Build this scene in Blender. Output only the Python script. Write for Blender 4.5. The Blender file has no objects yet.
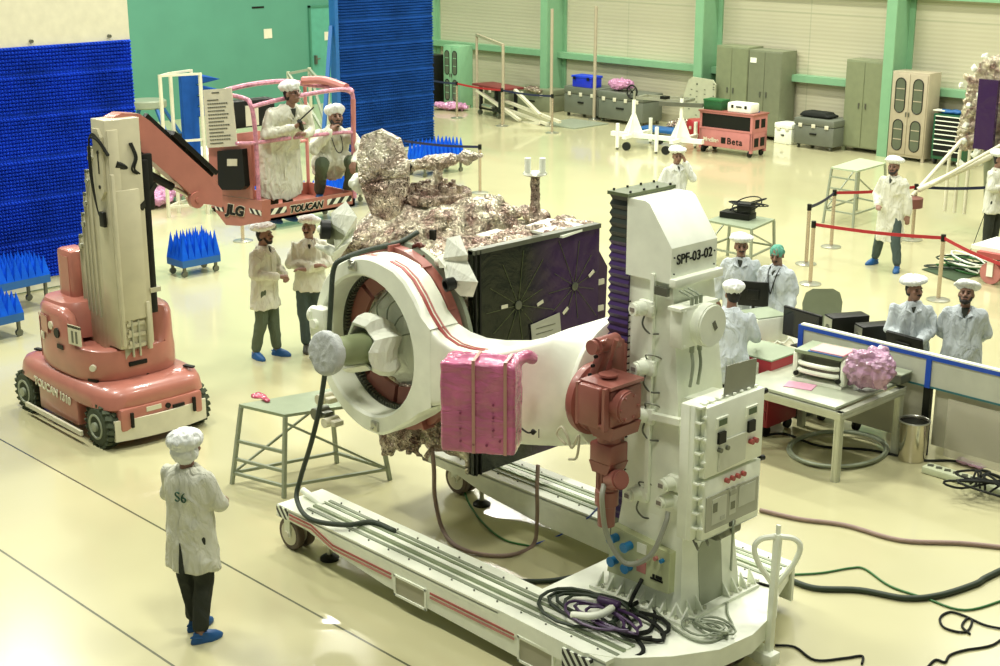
import bpy, bmesh, math, random
from mathutils import Vector, Matrix, noise
random.seed(7)
PI = math.pi
scene = bpy.context.scene
C = scene.collection
# ---------------------------------------------------------------- camera model (1000x666 frame)
F = 1455.0; TH = math.atan(428 / F); H = 5.55; YAW = math.radians(46)
_ct, _st, _cy, _sy = math.cos(TH), math.sin(TH), math.cos(YAW), math.sin(YAW)
def ray(px, py):
    a = (px - 500) / F; b = -(py - 333) / F
    f = _ct + b * _st; u = -_st + b * _ct
    return a * _cy - f * _sy, a * _sy + f * _cy, u
def G(px, py, z=0.0):
    d = ray(px, py); t = (z - H) / d[2]; return Vector((d[0] * t, d[1] * t, z))
def GY(px, py, y):
    d = ray(px, py); t = y / d[1]; return Vector((d[0] * t, y, H + d[2] * t))
def GX(px, py, x):
    d = ray(px, py); t = x / d[0]; return Vector((x, d[1] * t, H + d[2] * t))

# ---------------------------------------------------------------- materials
def mat(name, col, rough=.5, metal=0., var=.06, vscale=6., bump=0., bscale=40., coat=0., emit=0., alpha=1., trans=0., spec=.5):
    m = bpy.data.materials.new(name); m.use_nodes = True
    nt = m.node_tree; N = nt.nodes; L = nt.links; p = N['Principled BSDF']
    p.inputs['Roughness'].default_value = rough; p.inputs['Metallic'].default_value = metal
    p.inputs['Coat Weight'].default_value = coat; p.inputs['Coat Roughness'].default_value = .08
    p.inputs['Specular IOR Level'].default_value = spec
    p.inputs['Alpha'].default_value = alpha; p.inputs['Transmission Weight'].default_value = trans
    tc = N.new('ShaderNodeTexCoord')
    nz = N.new('ShaderNodeTexNoise'); nz.inputs['Scale'].default_value = vscale; nz.inputs['Detail'].default_value = 5
    L.new(tc.outputs['Object'], nz.inputs['Vector'])
    r = N.new('ShaderNodeValToRGB')
    r.color_ramp.elements[0].position = .3; r.color_ramp.elements[1].position = .7
    r.color_ramp.elements[0].color = [max(0, c * (1 - var)) for c in col[:3]] + [1]
    r.color_ramp.elements[1].color = [min(1, c * (1 + var)) for c in col[:3]] + [1]
    L.new(nz.outputs['Fac'], r.inputs['Fac']); L.new(r.outputs['Color'], p.inputs['Base Color'])
    if emit: p.inputs['Emission Color'].default_value = list(col[:3]) + [1]; p.inputs['Emission Strength'].default_value = emit
    if bump:
        n2 = N.new('ShaderNodeTexNoise'); n2.inputs['Scale'].default_value = bscale; n2.inputs['Detail'].default_value = 3
        L.new(tc.outputs['Object'], n2.inputs['Vector'])
        b = N.new('ShaderNodeBump'); b.inputs['Strength'].default_value = bump; b.inputs['Distance'].default_value = .01
        L.new(n2.outputs['Fac'], b.inputs['Height']); L.new(b.outputs['Normal'], p.inputs['Normal'])
    return m
def foil(name, c1, c2, rough=.28, metal=.85, scale=9., strength=.9):
    m = bpy.data.materials.new(name); m.use_nodes = True
    nt = m.node_tree; N = nt.nodes; L = nt.links; p = N['Principled BSDF']
    p.inputs['Roughness'].default_value = rough; p.inputs['Metallic'].default_value = metal
    tc = N.new('ShaderNodeTexCoord')
    nz = N.new('ShaderNodeTexNoise'); nz.inputs['Scale'].default_value = 7; nz.inputs['Detail'].default_value = 9
    L.new(tc.outputs['Object'], nz.inputs['Vector'])
    r = N.new('ShaderNodeValToRGB'); r.color_ramp.elements[0].position = .38; r.color_ramp.elements[1].position = .62
    r.color_ramp.elements[0].color = list(c1) + [1]; r.color_ramp.elements[1].color = list(c2) + [1]  # dark and pale patches paint crinkle reflections into the base colour
    L.new(nz.outputs['Fac'], r.inputs['Fac']); L.new(r.outputs['Color'], p.inputs['Base Color'])
    n3 = N.new('ShaderNodeTexNoise'); n3.inputs['Scale'].default_value = scale * .6; n3.inputs['Detail'].default_value = 4; n3.inputs['Distortion'].default_value = 1.
    L.new(tc.outputs['Object'], n3.inputs['Vector'])
    mx = N.new('ShaderNodeMixRGB'); mx.inputs['Fac'].default_value = .25
    L.new(tc.outputs['Object'], mx.inputs['Color1']); L.new(n3.outputs['Color'], mx.inputs['Color2']); prev = None
    for sc_, ds in ((scale, .10), (scale * 2.6, .035)):
        v = N.new('ShaderNodeTexVoronoi'); v.inputs['Scale'].default_value = sc_; v.feature = 'F1'; v.distance = 'MANHATTAN'; L.new(mx.outputs['Color'], v.inputs['Vector'])
        b = N.new('ShaderNodeBump'); b.inputs['Strength'].default_value = strength; b.inputs['Distance'].default_value = ds
        L.new(v.outputs['Distance'], b.inputs['Height'])
        if prev: L.new(prev.outputs['Normal'], b.inputs['Normal'])
        prev = b
    L.new(prev.outputs['Normal'], p.inputs['Normal'])
    return m
def cloth(name, col, rough=.85, strength=.5, scale=5.):
    m = mat(name, col, rough, var=.03, vscale=3., spec=.2)
    nt = m.node_tree; N = nt.nodes; L = nt.links; p = N['Principled BSDF']
    tc = [n for n in N if n.type == 'TEX_COORD'][0]
    mp = N.new('ShaderNodeMapping'); mp.inputs['Scale'].default_value = (1.6, 1.6, .8)
    L.new(tc.outputs['Object'], mp.inputs['Vector'])
    n3 = N.new('ShaderNodeTexNoise'); n3.inputs['Scale'].default_value = scale; n3.inputs['Detail'].default_value = 4; n3.inputs['Distortion'].default_value = 1.5
    L.new(mp.outputs['Vector'], n3.inputs['Vector'])
    b = N.new('ShaderNodeBump'); b.inputs['Strength'].default_value = strength; b.inputs['Distance'].default_value = .05
    L.new(n3.outputs['Fac'], b.inputs['Height']); L.new(b.outputs['Normal'], p.inputs['Normal'])
    return m
def stripes(name, c1, c2, period, direction=(1, 0, 1), duty=.5, rough=.5):
    m = bpy.data.materials.new(name); m.use_nodes = True
    nt = m.node_tree; N = nt.nodes; L = nt.links; p = N['Principled BSDF']; p.inputs['Roughness'].default_value = rough
    tc = N.new('ShaderNodeTexCoord'); d = N.new('ShaderNodeVectorMath'); d.operation = 'DOT_PRODUCT'
    d.inputs[1].default_value = direction; L.new(tc.outputs['Object'], d.inputs[0])
    k = N.new('ShaderNodeMath'); k.operation = 'DIVIDE'; k.inputs[1].default_value = period; L.new(d.outputs['Value'], k.inputs[0])
    f = N.new('ShaderNodeMath'); f.operation = 'FRACT'; L.new(k.outputs[0], f.inputs[0])
    g = N.new('ShaderNodeMath'); g.operation = 'GREATER_THAN'; g.inputs[1].default_value = duty; L.new(f.outputs[0], g.inputs[0])
    mx = N.new('ShaderNodeMixRGB'); mx.inputs['Color1'].default_value = list(c1) + [1]; mx.inputs['Color2'].default_value = list(c2) + [1]
    L.new(g.outputs[0], mx.inputs['Fac']); L.new(mx.outputs['Color'], p.inputs['Base Color'])
    return m
M = {}
M['white'] = mat('white_paint', (.84, .88, .72), .38, bump=.03, bscale=30)
M['white2'] = mat('white_paint_bright', (.88, .92, .76), .4)
M['cream'] = mat('cream_plate', (.66, .64, .47), .45)
M['cream_d'] = mat('cream_recess', (.40, .39, .27), .5)
M['red'] = mat('salmon_red_paint', (.44, .165, .12), .33, coat=.35, bump=.02)
M['redg'] = mat('gearbox_red_paint', (.31, .105, .08), .38, coat=.2, bump=.05, bscale=60)
M['redline'] = mat('red_stripe_paint', (.38, .075, .065), .45)
M['pinkline'] = mat('pink_stripe_paint', (.52, .20, .17), .45)
M['black'] = mat('black_plastic', (.008, .009, .006), .45, spec=.25)
M['rubber'] = mat('black_rubber', (.014, .016, .012), .75, spec=.25)
M['tyre'] = mat('tyre_rubber', (.045, .06, .03), .8, bump=.2, bscale=60)
M['steel'] = mat('brushed_steel', (.52, .53, .44), .32, .85)
M['steel_d'] = mat('dark_steel', (.16, .17, .13), .4, .7)
M['alu'] = mat('aluminium_profile', (.55, .57, .45), .35, .55)
M['grating'] = mat('galvanised_sheet', (.30, .36, .24), .45, .4, bump=.2, bscale=90)
M['gframe'] = mat('grey_green_frame', (.30, .34, .24), .45, .2)
M['green'] = mat('column_green_paint', (.20, .40, .22), .45, var=.03)
M['teal'] = mat('teal_wall_paint', (.075, .25, .165), .6, var=.05, vscale=1.2)
M['foil'] = foil('gold_foil', (.42, .29, .22), (.97, .90, .66), .28, .5, 11)
M['foil2'] = foil('pale_gold_foil', (.64, .52, .40), (.97, .92, .70), .3, .45, 10, .8)
M['foil3'] = foil('pink_gold_foil', (.40, .27, .21), (.93, .82, .62), .27, .6, 14)
M['cloth'] = cloth('white_wrap_cloth', (.80, .83, .70))
M['cover'] = cloth('quilted_white_cover', (.50, .53, .50), strength=.3, scale=30)
M['coat'] = cloth('lab_coat_cloth', (.70, .73, .66), scale=5.5, strength=1.)
M['coatb'] = cloth('bluish_lab_coat_cloth', (.56, .62, .63), scale=5.5, strength=1.)
M['coatw'] = cloth('warm_lab_coat_cloth', (.68, .69, .56), scale=5.5, strength=1.)
M['cap'] = cloth('white_cap_cloth', (.78, .81, .76), scale=14, strength=.4)
M['capg'] = cloth('green_cap_cloth', (.12, .36, .26), scale=14, strength=.4)
M['skin'] = mat('brown_skin', (.24, .13, .085), .5, var=.08, vscale=20)
M['hair'] = mat('black_hair', (.012, .01, .008), .7, bump=.3, bscale=200)
M['dark'] = cloth('dark_trouser_cloth', (.035, .04, .03))
M['jean'] = cloth('blue_grey_jeans', (.07, .10, .09), scale=9)
M['olivec'] = cloth('olive_trousers', (.10, .13, .08), scale=9)
M['shoeb'] = mat('blue_rubber_shoe', (.008, .085, .25), .5)
M['shoed'] = mat('dark_shoe', (.05, .05, .03), .5)
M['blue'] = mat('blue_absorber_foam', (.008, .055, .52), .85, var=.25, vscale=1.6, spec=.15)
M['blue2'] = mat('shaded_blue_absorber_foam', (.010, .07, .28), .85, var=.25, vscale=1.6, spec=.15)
M['bluec'] = mat('bright_blue_foam', (.0, .09, .62), .8, var=.2, spec=.2)
M['bluef'] = mat('blue_steel_paint', (.01, .10, .30), .45)
M['olive'] = mat('olive_grey_paint', (.17, .19, .11), .45)
M['grg'] = mat('cabinet_grey_green', (.21, .24, .13), .42, .1)
M['tan'] = mat('cabinet_beige', (.42, .37, .25), .45, .1)
M['caseg'] = mat('grey_case_shell', (.13, .145, .105), .5)
M['glass'] = mat('dark_cabinet_glass', (.10, .12, .075), .12)
M['gtop'] = mat('pale_green_deck', (.42, .50, .33), .45, .1)
M['gtop2'] = mat('bench_grey_top', (.42, .46, .34), .35, .1)
M['pgrey2'] = mat('beige_modesty_panel', (.46, .45, .33), .5)
M['cableg'] = mat('green_cable', (.03, .14, .03), .5)
M['cableb'] = mat('black_green_cable', (.02, .035, .015), .55)
M['hosep'] = mat('pink_grey_hose', (.30, .21, .17), .6, bump=.4, bscale=60)
M['plum'] = mat('plum_cable', (.06, .025, .09), .4)
M['panel'] = None
M['pink'] = None

# ---------------------------------------------------------------- mesh builder
class MB:
    def __init__(s): s.bm = bmesh.new(); s.T = Matrix()
    def raw(s, vs, fs):
        V = [s.bm.verts.new(s.T @ Vector(v)) for v in vs]
        for f in fs:
            try: s.bm.faces.new([V[i] for i in f])
            except ValueError: pass
        return s
    def mbox(s, mtx, size, bev=0.):
        b = bmesh.new(); bmesh.ops.create_cube(b, size=1)
        for v in b.verts: v.co = Vector((v.co.x * size[0], v.co.y * size[1], v.co.z * size[2]))
        if bev: bmesh.ops.bevel(b, geom=list(b.edges), offset=min(bev, min(size) * .45), segments=2, affect='EDGES', profile=.5)
        b.verts.index_update()
        s.raw([mtx @ v.co for v in b.verts], [[v.index for v in f.verts] for f in b.faces]); b.free(); return s
    def box(s, c, size, rz=0., bev=0.):
        return s.mbox(Matrix.Translation(c) @ Matrix.Rotation(rz, 4, 'Z'), size, bev)
    def bx(s, x0, x1, y0, y1, z0, z1, bev=0.):
        return s.box(((x0 + x1) / 2, (y0 + y1) / 2, (z0 + z1) / 2), (abs(x1 - x0), abs(y1 - y0), abs(z1 - z0)), 0, bev)
    def bar(s, p, q, w, h=None, up=(0, 0, 1), bev=0.):
        p = Vector(p); q = Vector(q); h = h or w; d = q - p; L = d.length; x = d.normalized(); u = Vector(up)
        if abs(x.dot(u)) > .98: u = Vector((0, 1, 0))
        y = u.cross(x).normalized(); z = x.cross(y)
        m = Matrix((x, y, z)).transposed().to_4x4(); m.translation = (p + q) / 2
        return s.mbox(m, (L, w, h), bev)
    def cyl(s, p, q, r, r1=None, n=16):
        p = Vector(p); q = Vector(q); r1 = r if r1 is None else r1
        d = (q - p).normalized(); a = d.orthogonal().normalized(); b = d.cross(a)
        vs = []; 
        for c, rr in ((p, r), (q, r1)):
            for i in range(n):
                t = 2 * PI * i / n; vs.append(c + (a * math.cos(t) + b * math.sin(t)) * rr)
        fs = [[i, (i + 1) % n, n + (i + 1) % n, n + i] for i in range(n)] + [list(range(n))[::-1], list(range(n, 2 * n))]
        return s.raw(vs, fs)
    def tube(s, pts, r, n=8, closed=False):
        pts = [Vector(p) for p in pts]; k = len(pts); rs = r if isinstance(r, (list, tuple)) else [r] * k
        vs = []; prev = None
        for i, p in enumerate(pts):
            if closed: t = (pts[(i + 1) % k] - pts[i - 1])
            else: t = pts[min(i + 1, k - 1)] - pts[max(i - 1, 0)]
            t = t.normalized() if t.length > 1e-9 else Vector((0, 0, 1))
            a = t.orthogonal().normalized() if prev is None else (prev - t * prev.dot(t)).normalized()
            prev = a; b = t.cross(a)
            for j in range(n):
                w = 2 * PI * j / n; vs.append(p + (a * math.cos(w) + b * math.sin(w)) * rs[i])
        fs = []
        for i in range(k if closed else k - 1):
            for j in range(n):
                i2 = (i + 1) % k; fs.append([i * n + j, i * n + (j + 1) % n, i2 * n + (j + 1) % n, i2 * n + j])
        if not closed: fs += [list(range(n))[::-1], list(range((k - 1) * n, k * n))]
        return s.raw(vs, fs)
    def prism(s, poly, axis, a, b):
        n = len(poly)
        def pt(u, v, w): return {'z': (u, v, w), 'y': (u, w, v), 'x': (w, u, v)}[axis]
        vs = [pt(u, v, a) for u, v in poly] + [pt(u, v, b) for u, v in poly]
        fs = [[i, (i + 1) % n, n + (i + 1) % n, n + i] for i in range(n)] + [list(range(n))[::-1], list(range(n, 2 * n))]
        return s.raw(vs, fs)
    def lathe(s, prof, c=(0, 0, 0), axis=(0, 0, 1), n=24, closed=False):
        c = Vector(c); d = Vector(axis).normalized(); a = d.orthogonal().normalized(); b = d.cross(a); vs = []; k = len(prof)
        for r, h in prof:
            for i in range(n):
                t = 2 * PI * i / n; vs.append(c + d * h + (a * math.cos(t) + b * math.sin(t)) * max(r, 1e-4))
        fs = []
        for j in range(k if closed else k - 1):
            j2 = (j + 1) % k
            for i in range(n): fs.append([j * n + i, j * n + (i + 1) % n, j2 * n + (i + 1) % n, j2 * n + i])
        if not closed: fs += [list(range(n))[::-1], list(range((k - 1) * n, k * n))]
        return s.raw(vs, fs)
    def ell(s, c, r, n=14, rot=None):
        c = Vector(c); r = (r, r, r) if not isinstance(r, (tuple, list)) else r; m = rot or Matrix()
        vs = []; h = max(5, n // 2)
        for j in range(1, h):
            p = PI * j / h
            for i in range(n):
                t = 2 * PI * i / n
                vs.append(c + m @ Vector((r[0] * math.sin(p) * math.cos(t), r[1] * math.sin(p) * math.sin(t), r[2] * math.cos(p))))
        fs = [[j * n + i, j * n + (i + 1) % n, (j + 1) * n + (i + 1) % n, (j + 1) * n + i] for j in range(h - 2) for i in range(n)]
        vs += [c + m @ Vector((0, 0, r[2])), c + m @ Vector((0, 0, -r[2]))]; T = len(vs) - 2
        for i in range(n): fs.append([T, i, (i + 1) % n]); fs.append([T + 1, (h - 2) * n + (i + 1) % n, (h - 2) * n + i])
        return s.raw(vs, fs)
    def cap(s, p, q, r, r1=None, n=12):            # tapered capsule
        p = Vector(p); q = Vector(q); r1 = r if r1 is None else r1; d = (q - p); L = d.length
        if L < 1e-5: return s.ell(p, r, n)
        u = d / L; pts = []; rs = []
        for k in (0, .35, .7, .95): a = k * PI / 2; pts.append(p - u * r * math.cos(a)); rs.append(max(r * math.sin(a), 1e-3))
        pts += [p, q]; rs += [r, r1]
        for k in (.95, .7, .35, 0): a = k * PI / 2; pts.append(q + u * r1 * math.cos(a)); rs.append(max(r1 * math.sin(a), 1e-3))
        return s.tube(pts, rs, n)
    def chain(s, pts, rs, n=12):
        for i in range(len(pts) - 1): s.cap(pts[i], pts[i + 1], rs[i], rs[i + 1], n)
        return s
    def loft(s, rings):
        n = len(rings[0]); k = len(rings); vs = [v for r in rings for v in r]
        fs = [[j * n + i, j * n + (i + 1) % n, (j + 1) * n + (i + 1) % n, (j + 1) * n + i] for j in range(k - 1) for i in range(n)]
        fs += [list(range(n))[::-1], list(range((k - 1) * n, k * n))]
        return s.raw(vs, fs)
    def build(s, name, m, parent=None, sharp=35, **kw):
        bmesh.ops.recalc_face_normals(s.bm, faces=s.bm.faces)
        me = bpy.data.meshes.new(name); s.bm.to_mesh(me); s.bm.free()
        return link(name, me, m, parent, sharp, **kw)
WORLD = {}
def wm(o): return WORLD.get(o.name, Matrix())
def link(name, me, m, parent=None, sharp=35, label=None, local=False, **kw):
    o = bpy.data.objects.new(name, me)
    if parent is None:
        if me.vertices:
            xs = [v.co for v in me.vertices]
            c = Vector(((min(v.x for v in xs) + max(v.x for v in xs)) / 2, (min(v.y for v in xs) + max(v.y for v in xs)) / 2, min(v.z for v in xs)))
            me.transform(Matrix.Translation(-c)); o.location = c; WORLD[o.name] = Matrix.Translation(c)
    else:
        o.parent = parent; WORLD[o.name] = wm(parent)
        if not local: me.transform(wm(parent).inverted())
    C.objects.link(o)
    if m: me.materials.append(m)
    if sharp is not None and me.polygons:
        me.polygons.foreach_set('use_smooth', [True] * len(me.polygons)); me.set_sharp_from_angle(angle=math.radians(sharp))
    if label: o['label'] = label
    if kw: tag(o, kw.get('lab'), kw.get('cat'), kw.get('group'), kw.get('kind'))
    return o
def tag(o, label=None, cat=None, group=None, kind=None):
    if label: o['label'] = label
    if cat: o['category'] = cat
    if group: o['group'] = group
    if kind: o['kind'] = kind
    return o
def thing(name, label, cat, loc=(0, 0, 0), rz=0., group=None, sc=1.):
    o = bpy.data.objects.new(name, None); o.location = loc; o.rotation_euler = (0, 0, rz); o.scale = (sc, sc, sc); C.objects.link(o)
    o.empty_display_size = .1
    WORLD[o.name] = Matrix.Translation(loc) @ Matrix.Rotation(rz, 4, 'Z') @ Matrix.Scale(sc, 4)
    return tag(o, label, cat, group)
def dup(o, loc=None, rz=None, label=None, group=None, parent=None):
    c = o.copy(); C.objects.link(c)
    if parent is not None: c.parent = parent
    for ch in list(o.children): dup(ch, parent=c)
    if loc is not None: c.location = loc
    if rz is not None: c.rotation_euler = (0, 0, rz)
    if label: c['label'] = label
    if group: c['group'] = group
    return c
def struct(name, mb, m): return tag(mb.build(name, m), kind='structure')
def remesh(mb, name, m, parent, voxel=.02, smooth=3, disp=None, sharp=None, label=None, **kw):
    bmesh.ops.recalc_face_normals(mb.bm, faces=mb.bm.faces)
    me = bpy.data.meshes.new(name); mb.bm.to_mesh(me); mb.bm.free()
    t = bpy.data.objects.new('tmp', me); C.objects.link(t)
    r = t.modifiers.new('r', 'REMESH'); r.mode = 'VOXEL'; r.voxel_size = voxel
    if smooth: q = t.modifiers.new('s', 'SMOOTH'); q.factor = .5; q.iterations = smooth
    dg = bpy.context.evaluated_depsgraph_get(); dg.update()
    nm = bpy.data.meshes.new_from_object(t.evaluated_get(dg)); bpy.data.objects.remove(t); nm.name = name
    nm.materials.clear()
    if disp:
        ns = [v.normal.copy() for v in nm.vertices]
        for v, n in zip(nm.vertices, ns): v.co += n * disp(v.co)
    o = link(name, nm, m, parent, 180 if sharp is None else sharp, label=label, **kw)
    return o
def crumple(amp=.03, sc=6.):
    def f(p):
        q = p * sc; q = q + noise.noise_vector(q * .7) * .8
        d = noise.voronoi(q, distance_metric='DISTANCE')[0]
        return amp * ((d[1] - d[0]) * 1.4 - .4 + .6 * noise.noise(p * sc * 2.3))
    return f
def wrinkle(amp=.012, sc=5.):
    def f(p):
        q = Vector((p.x * sc * 1.5, p.y * sc * 1.5, p.z * sc * .6)); q += noise.noise_vector(q * .5) * .8
        return amp * (1 - 2 * abs(noise.noise(q))) - amp * .5
    return f
FONT = bpy.data.fonts.load('<builtin>') if False else None
def text(s, name, m, parent, org, right, up, h, off=0., depth=.002, align='LEFT', space=1., shear=0., label=None, xs=1.):
    cu = bpy.data.curves.new('txt', 'FONT'); cu.body = s; cu.size = h * 1.38; cu.extrude = depth; cu.offset = off; cu.align_x = align
    cu.space_character = space; cu.shear = shear; cu.space_line = .8
    t = bpy.data.objects.new('tmp', cu); C.objects.link(t); dg = bpy.context.evaluated_depsgraph_get(); dg.update()
    me = bpy.data.meshes.new_from_object(t.evaluated_get(dg)); bpy.data.objects.remove(t)
    r = Vector(right).normalized(); u = Vector(up); u = (u - r * u.dot(r)).normalized(); n = r.cross(u)
    mm = Matrix((r, u, n)).transposed().to_4x4(); mm.translation = Vector(org); me.transform(mm @ Matrix.Diagonal((xs, 1, 1, 1))); me.materials.clear()
    return link(name, me, m, parent, None, label=label)
def hull(pts, name, m, par, sharp=12, **k):
    mb = MB(); vs = [mb.bm.verts.new(p) for p in pts]; r = bmesh.ops.convex_hull(mb.bm, input=vs)
    for v in [v for v in mb.bm.verts if not v.link_faces]: mb.bm.verts.remove(v)
    return mb.build(name, m, par, sharp, **k)
def curve_pts(pts, k=6):                         # Catmull-Rom through points
    P = [Vector(p) for p in pts]; P = [P[0] * 2 - P[1]] + P + [P[-1] * 2 - P[-2]]; out = []
    for i in range(1, len(P) - 2):
        a, b, c, d = P[i - 1:i + 3]
        for j in range(k):
            t = j / k; out.append(.5 * ((2 * b) + (c - a) * t + (2 * a - 5 * b + 4 * c - d) * t * t + (3 * b - a - 3 * c + d) * t ** 3))
    out.append(P[-2]); return out
def cable(name, pts, r, m, label, cat='cable', group=None, k=6, n=6):
    mb = MB(); mb.tube(curve_pts(pts, k), r, n); o = mb.build(name, m, None, 180); return tag(o, label, cat, group)
def stack(name): pass
# ================================================================ SETTING
def pos_lines(name, base, dark, lines, rough, extra=None, coat=0., var=.05, vs=.35):
    # lines: list of (axis index, position, half width)
    m = bpy.data.materials.new(name); m.use_nodes = True
    nt = m.node_tree; N = nt.nodes; L = nt.links; p = N['Principled BSDF']
    p.inputs['Roughness'].default_value = rough; p.inputs['Coat Weight'].default_value = coat; p.inputs['Coat Roughness'].default_value = .06
    g = N.new('ShaderNodeNewGeometry'); sp = N.new('ShaderNodeSeparateXYZ'); L.new(g.outputs['Position'], sp.inputs[0])
    nz = N.new('ShaderNodeTexNoise'); nz.inputs['Scale'].default_value = vs; nz.inputs['Detail'].default_value = 4; L.new(g.outputs['Position'], nz.inputs['Vector'])
    r = N.new('ShaderNodeValToRGB'); r.color_ramp.elements[0].position = .35; r.color_ramp.elements[1].position = .65
    r.color_ramp.elements[0].color = [c * (1 - var) for c in base] + [1]; r.color_ramp.elements[1].color = [min(1, c * (1 + var)) for c in base] + [1]
    L.new(nz.outputs['Fac'], r.inputs['Fac']); col = r.outputs['Color']
    for ax, w, hw in lines:
        s = N.new('ShaderNodeMath'); s.operation = 'SUBTRACT'; s.inputs[1].default_value = w; L.new(sp.outputs[ax], s.inputs[0])
        a = N.new('ShaderNodeMath'); a.operation = 'ABSOLUTE'; L.new(s.outputs[0], a.inputs[0])
        l = N.new('ShaderNodeMath'); l.operation = 'LESS_THAN'; l.inputs[1].default_value = hw; L.new(a.outputs[0], l.inputs[0])
        mx = N.new('ShaderNodeMixRGB'); mx.inputs['Color2'].default_value = list(dark) + [1]; L.new(l.outputs[0], mx.inputs['Fac']); L.new(col, mx.inputs['Color1']); col = mx.outputs['Color']
    if extra == 'ribs':
        k = N.new('ShaderNodeMath'); k.operation = 'MULTIPLY'; k.inputs[1].default_value = 2 * PI / .095; L.new(sp.outputs[2], k.inputs[0])
        sn = N.new('ShaderNodeMath'); sn.operation = 'SINE'; L.new(k.outputs[0], sn.inputs[0])
        b = N.new('ShaderNodeBump'); b.inputs['Strength'].default_value = .16; b.inputs['Distance'].default_value = .01
        L.new(sn.outputs[0], b.inputs['Height']); L.new(b.outputs['Normal'], p.inputs['Normal'])
    else:
        n2 = N.new('ShaderNodeTexNoise'); n2.inputs['Scale'].default_value = 1.2; L.new(g.outputs['Position'], n2.inputs['Vector'])
        b = N.new('ShaderNodeBump'); b.inputs['Strength'].default_value = .08; b.inputs['Distance'].default_value = .02
        L.new(n2.outputs['Fac'], b.inputs['Height']); L.new(b.outputs['Normal'], p.inputs['Normal'])
    L.new(col, p.inputs['Base Color']); return m
M['floor'] = pos_lines('epoxy_floor', (.51, .49, .28), (.10, .11, .06), [(1, 5.09, .011), (1, 6.38, .011)], .22, coat=.5)
M['wall'] = pos_lines('insulated_wall_panel', (.50, .48, .33), (.42, .42, .28), [(2, 3.05, .02), (0, -26.3, .015), (0, -20.5, .015)], .55, 'ribs', var=.03)
mb = MB(); mb.bx(-34.5, -.5, 2., 30.4, -.2, 0); struct('floor', mb, M['floor'])
mb = MB(); mb.bx(-34.5, -.5, 30.2, 30.4, 0, 8.0); struct('wall_back', mb, M['wall'])
mb = MB(); mb.bx(-34.5, -34.3, 2., 30.4, 0, 8.0); struct('wall_left', mb, M['teal'])
for i, x in enumerate((-34.05, -28.72, -23.28, -17.84)):
    mb = MB(); mb.bx(x - .13, x + .13, 29.42, 29.47, 0, 8); mb.bx(x - .03, x + .03, 29.47, 30.15, 0, 8); mb.bx(x - .16, x + .16, 30.15, 30.2, 0, 8)
    mb.bx(x - .10, x + .10, 29.47, 29.52, 0, 8)
    struct('trim_%d' % (i + 1), mb, M['green'])
for i, z in enumerate((1.53, 3.63)):
    mb = MB(); mb.bx(-34.3, -.5, 29.95, 30.2, z - .06, z + .06); mb.bx(-34.3, -.5, 29.93, 29.97, z - .10, z + .06); struct('trim_%d' % (i + 5), mb, M['green'])
mb = MB(); mb.bx(-34.3, -34.24, 25.55, 26.35, 0, 2.74); d = struct('door_1', mb, mat('door_teal', (.085, .32, .22), .5))
mb = MB(); mb.bx(-34.30, -34.22, 25.5, 25.55, 0, 2.8); mb.bx(-34.30, -34.22, 26.35, 26.4, 0, 2.8); mb.bx(-34.30, -34.22, 25.5, 26.4, 2.74, 2.8); mb.build('door_frame', mat('door_frame_green', (.05, .2, .12), .5), d)
mb = MB(); mb.bx(-34.24, -34.15, 25.62, 25.68, 1.15, 1.4); mb.cyl((-34.16, 25.65, 1.3), (-34.16, 25.78, 1.3), .02); mb.build('door_handle', M['steel_d'], d)
for (a, b_, zz, w, h, m, lb) in ((26.02, 0, 1.92, .26, .24, 'cream', 'small cream notice on the green door'), (23.96, 0, 2.1, .27, .26, 'cream', 'small cream notice on the teal wall left of the door'), (23.6, 0, 2.83, .4, .05, 'black', 'small dark label strip high on the teal wall')):
    mb = MB(); x_ = -34.24 if 'door' in lb and 'left' not in lb else -34.3
    mb.bx(x_, x_ + .012, a, a + w, zz - h / 2, zz + h / 2); o = mb.build('wall_notice', M[m]); tag(o, lb, 'sign')

# ---------------------------------------------------------------- absorber walls
def absorber(x, y0, y1, z0, z1, ps, m, label, frame_top, tiles=.61):
    t = thing('absorber_wall', label, 'absorber panel', (x, (y0 + y1) / 2, 0))
    ny = int((y1 - y0) / ps); nz = int((z1 - z0) / ps); py_ = (y1 - y0) / ny; pz = (z1 - z0) / nz; mb = MB()
    vs = []; fs = []; d = ps * 1.5
    for j in range(nz):
        for i in range(ny):
            a = y0 + i * py_; b = a + py_; c = z0 + j * pz; e = c + pz; k = len(vs)
            dd = d * (.25 if (int((c - z0) / tiles) != int((e - z0 + .001) / tiles)) else 1.) * random.uniform(.85, 1.1)
            vs += [(x, a, c), (x, b, c), (x, b, e), (x, a, e), (x + dd, (a + b) / 2, (c + e) / 2 - .003)]
            fs += [(k, k + 1, k + 4), (k + 1, k + 2, k + 4), (k + 2, k + 3, k + 4), (k + 3, k, k + 4)]
    mb.raw(vs, fs); mb.build('foam_pyramids', m, t, None)
    mb = MB(); mb.bx(x - .12, x, y0 - .02, y1, .02, z1 + frame_top, .0); o = mb.build('backing_board', M['cream'] if frame_top > .2 else M['white'], t)
    for yy in ([y1 - .35, y1 - 1.6] if frame_top > .2 else []):
        b2 = MB(); b2.cyl((x + .0, yy, z1 + .07), (x + .05, yy, z1 + .07), .025); b2.build('bolt', M['steel_d'], t)
    mb = MB()
    for yy in (y0 + .3, y1 - .3): mb.bx(x - .6, x + .1, yy - .05, yy + .05, 0, .1)
    mb.bar((x - .1, y0 + .3, 2.4), (x - .6, y0 + .3, .05), .06); mb.bar((x - .1, y1 - .3, 2.4), (x - .6, y1 - .3, .05), .06)
    mb.build('base_frame', M['bluef'], t); return t
absorber(-20.0, 7.6, 11.52, .18, 3.6, .052, M['blue'], 'large bright blue pyramid foam absorber wall behind the mobile lift', .75)
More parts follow.
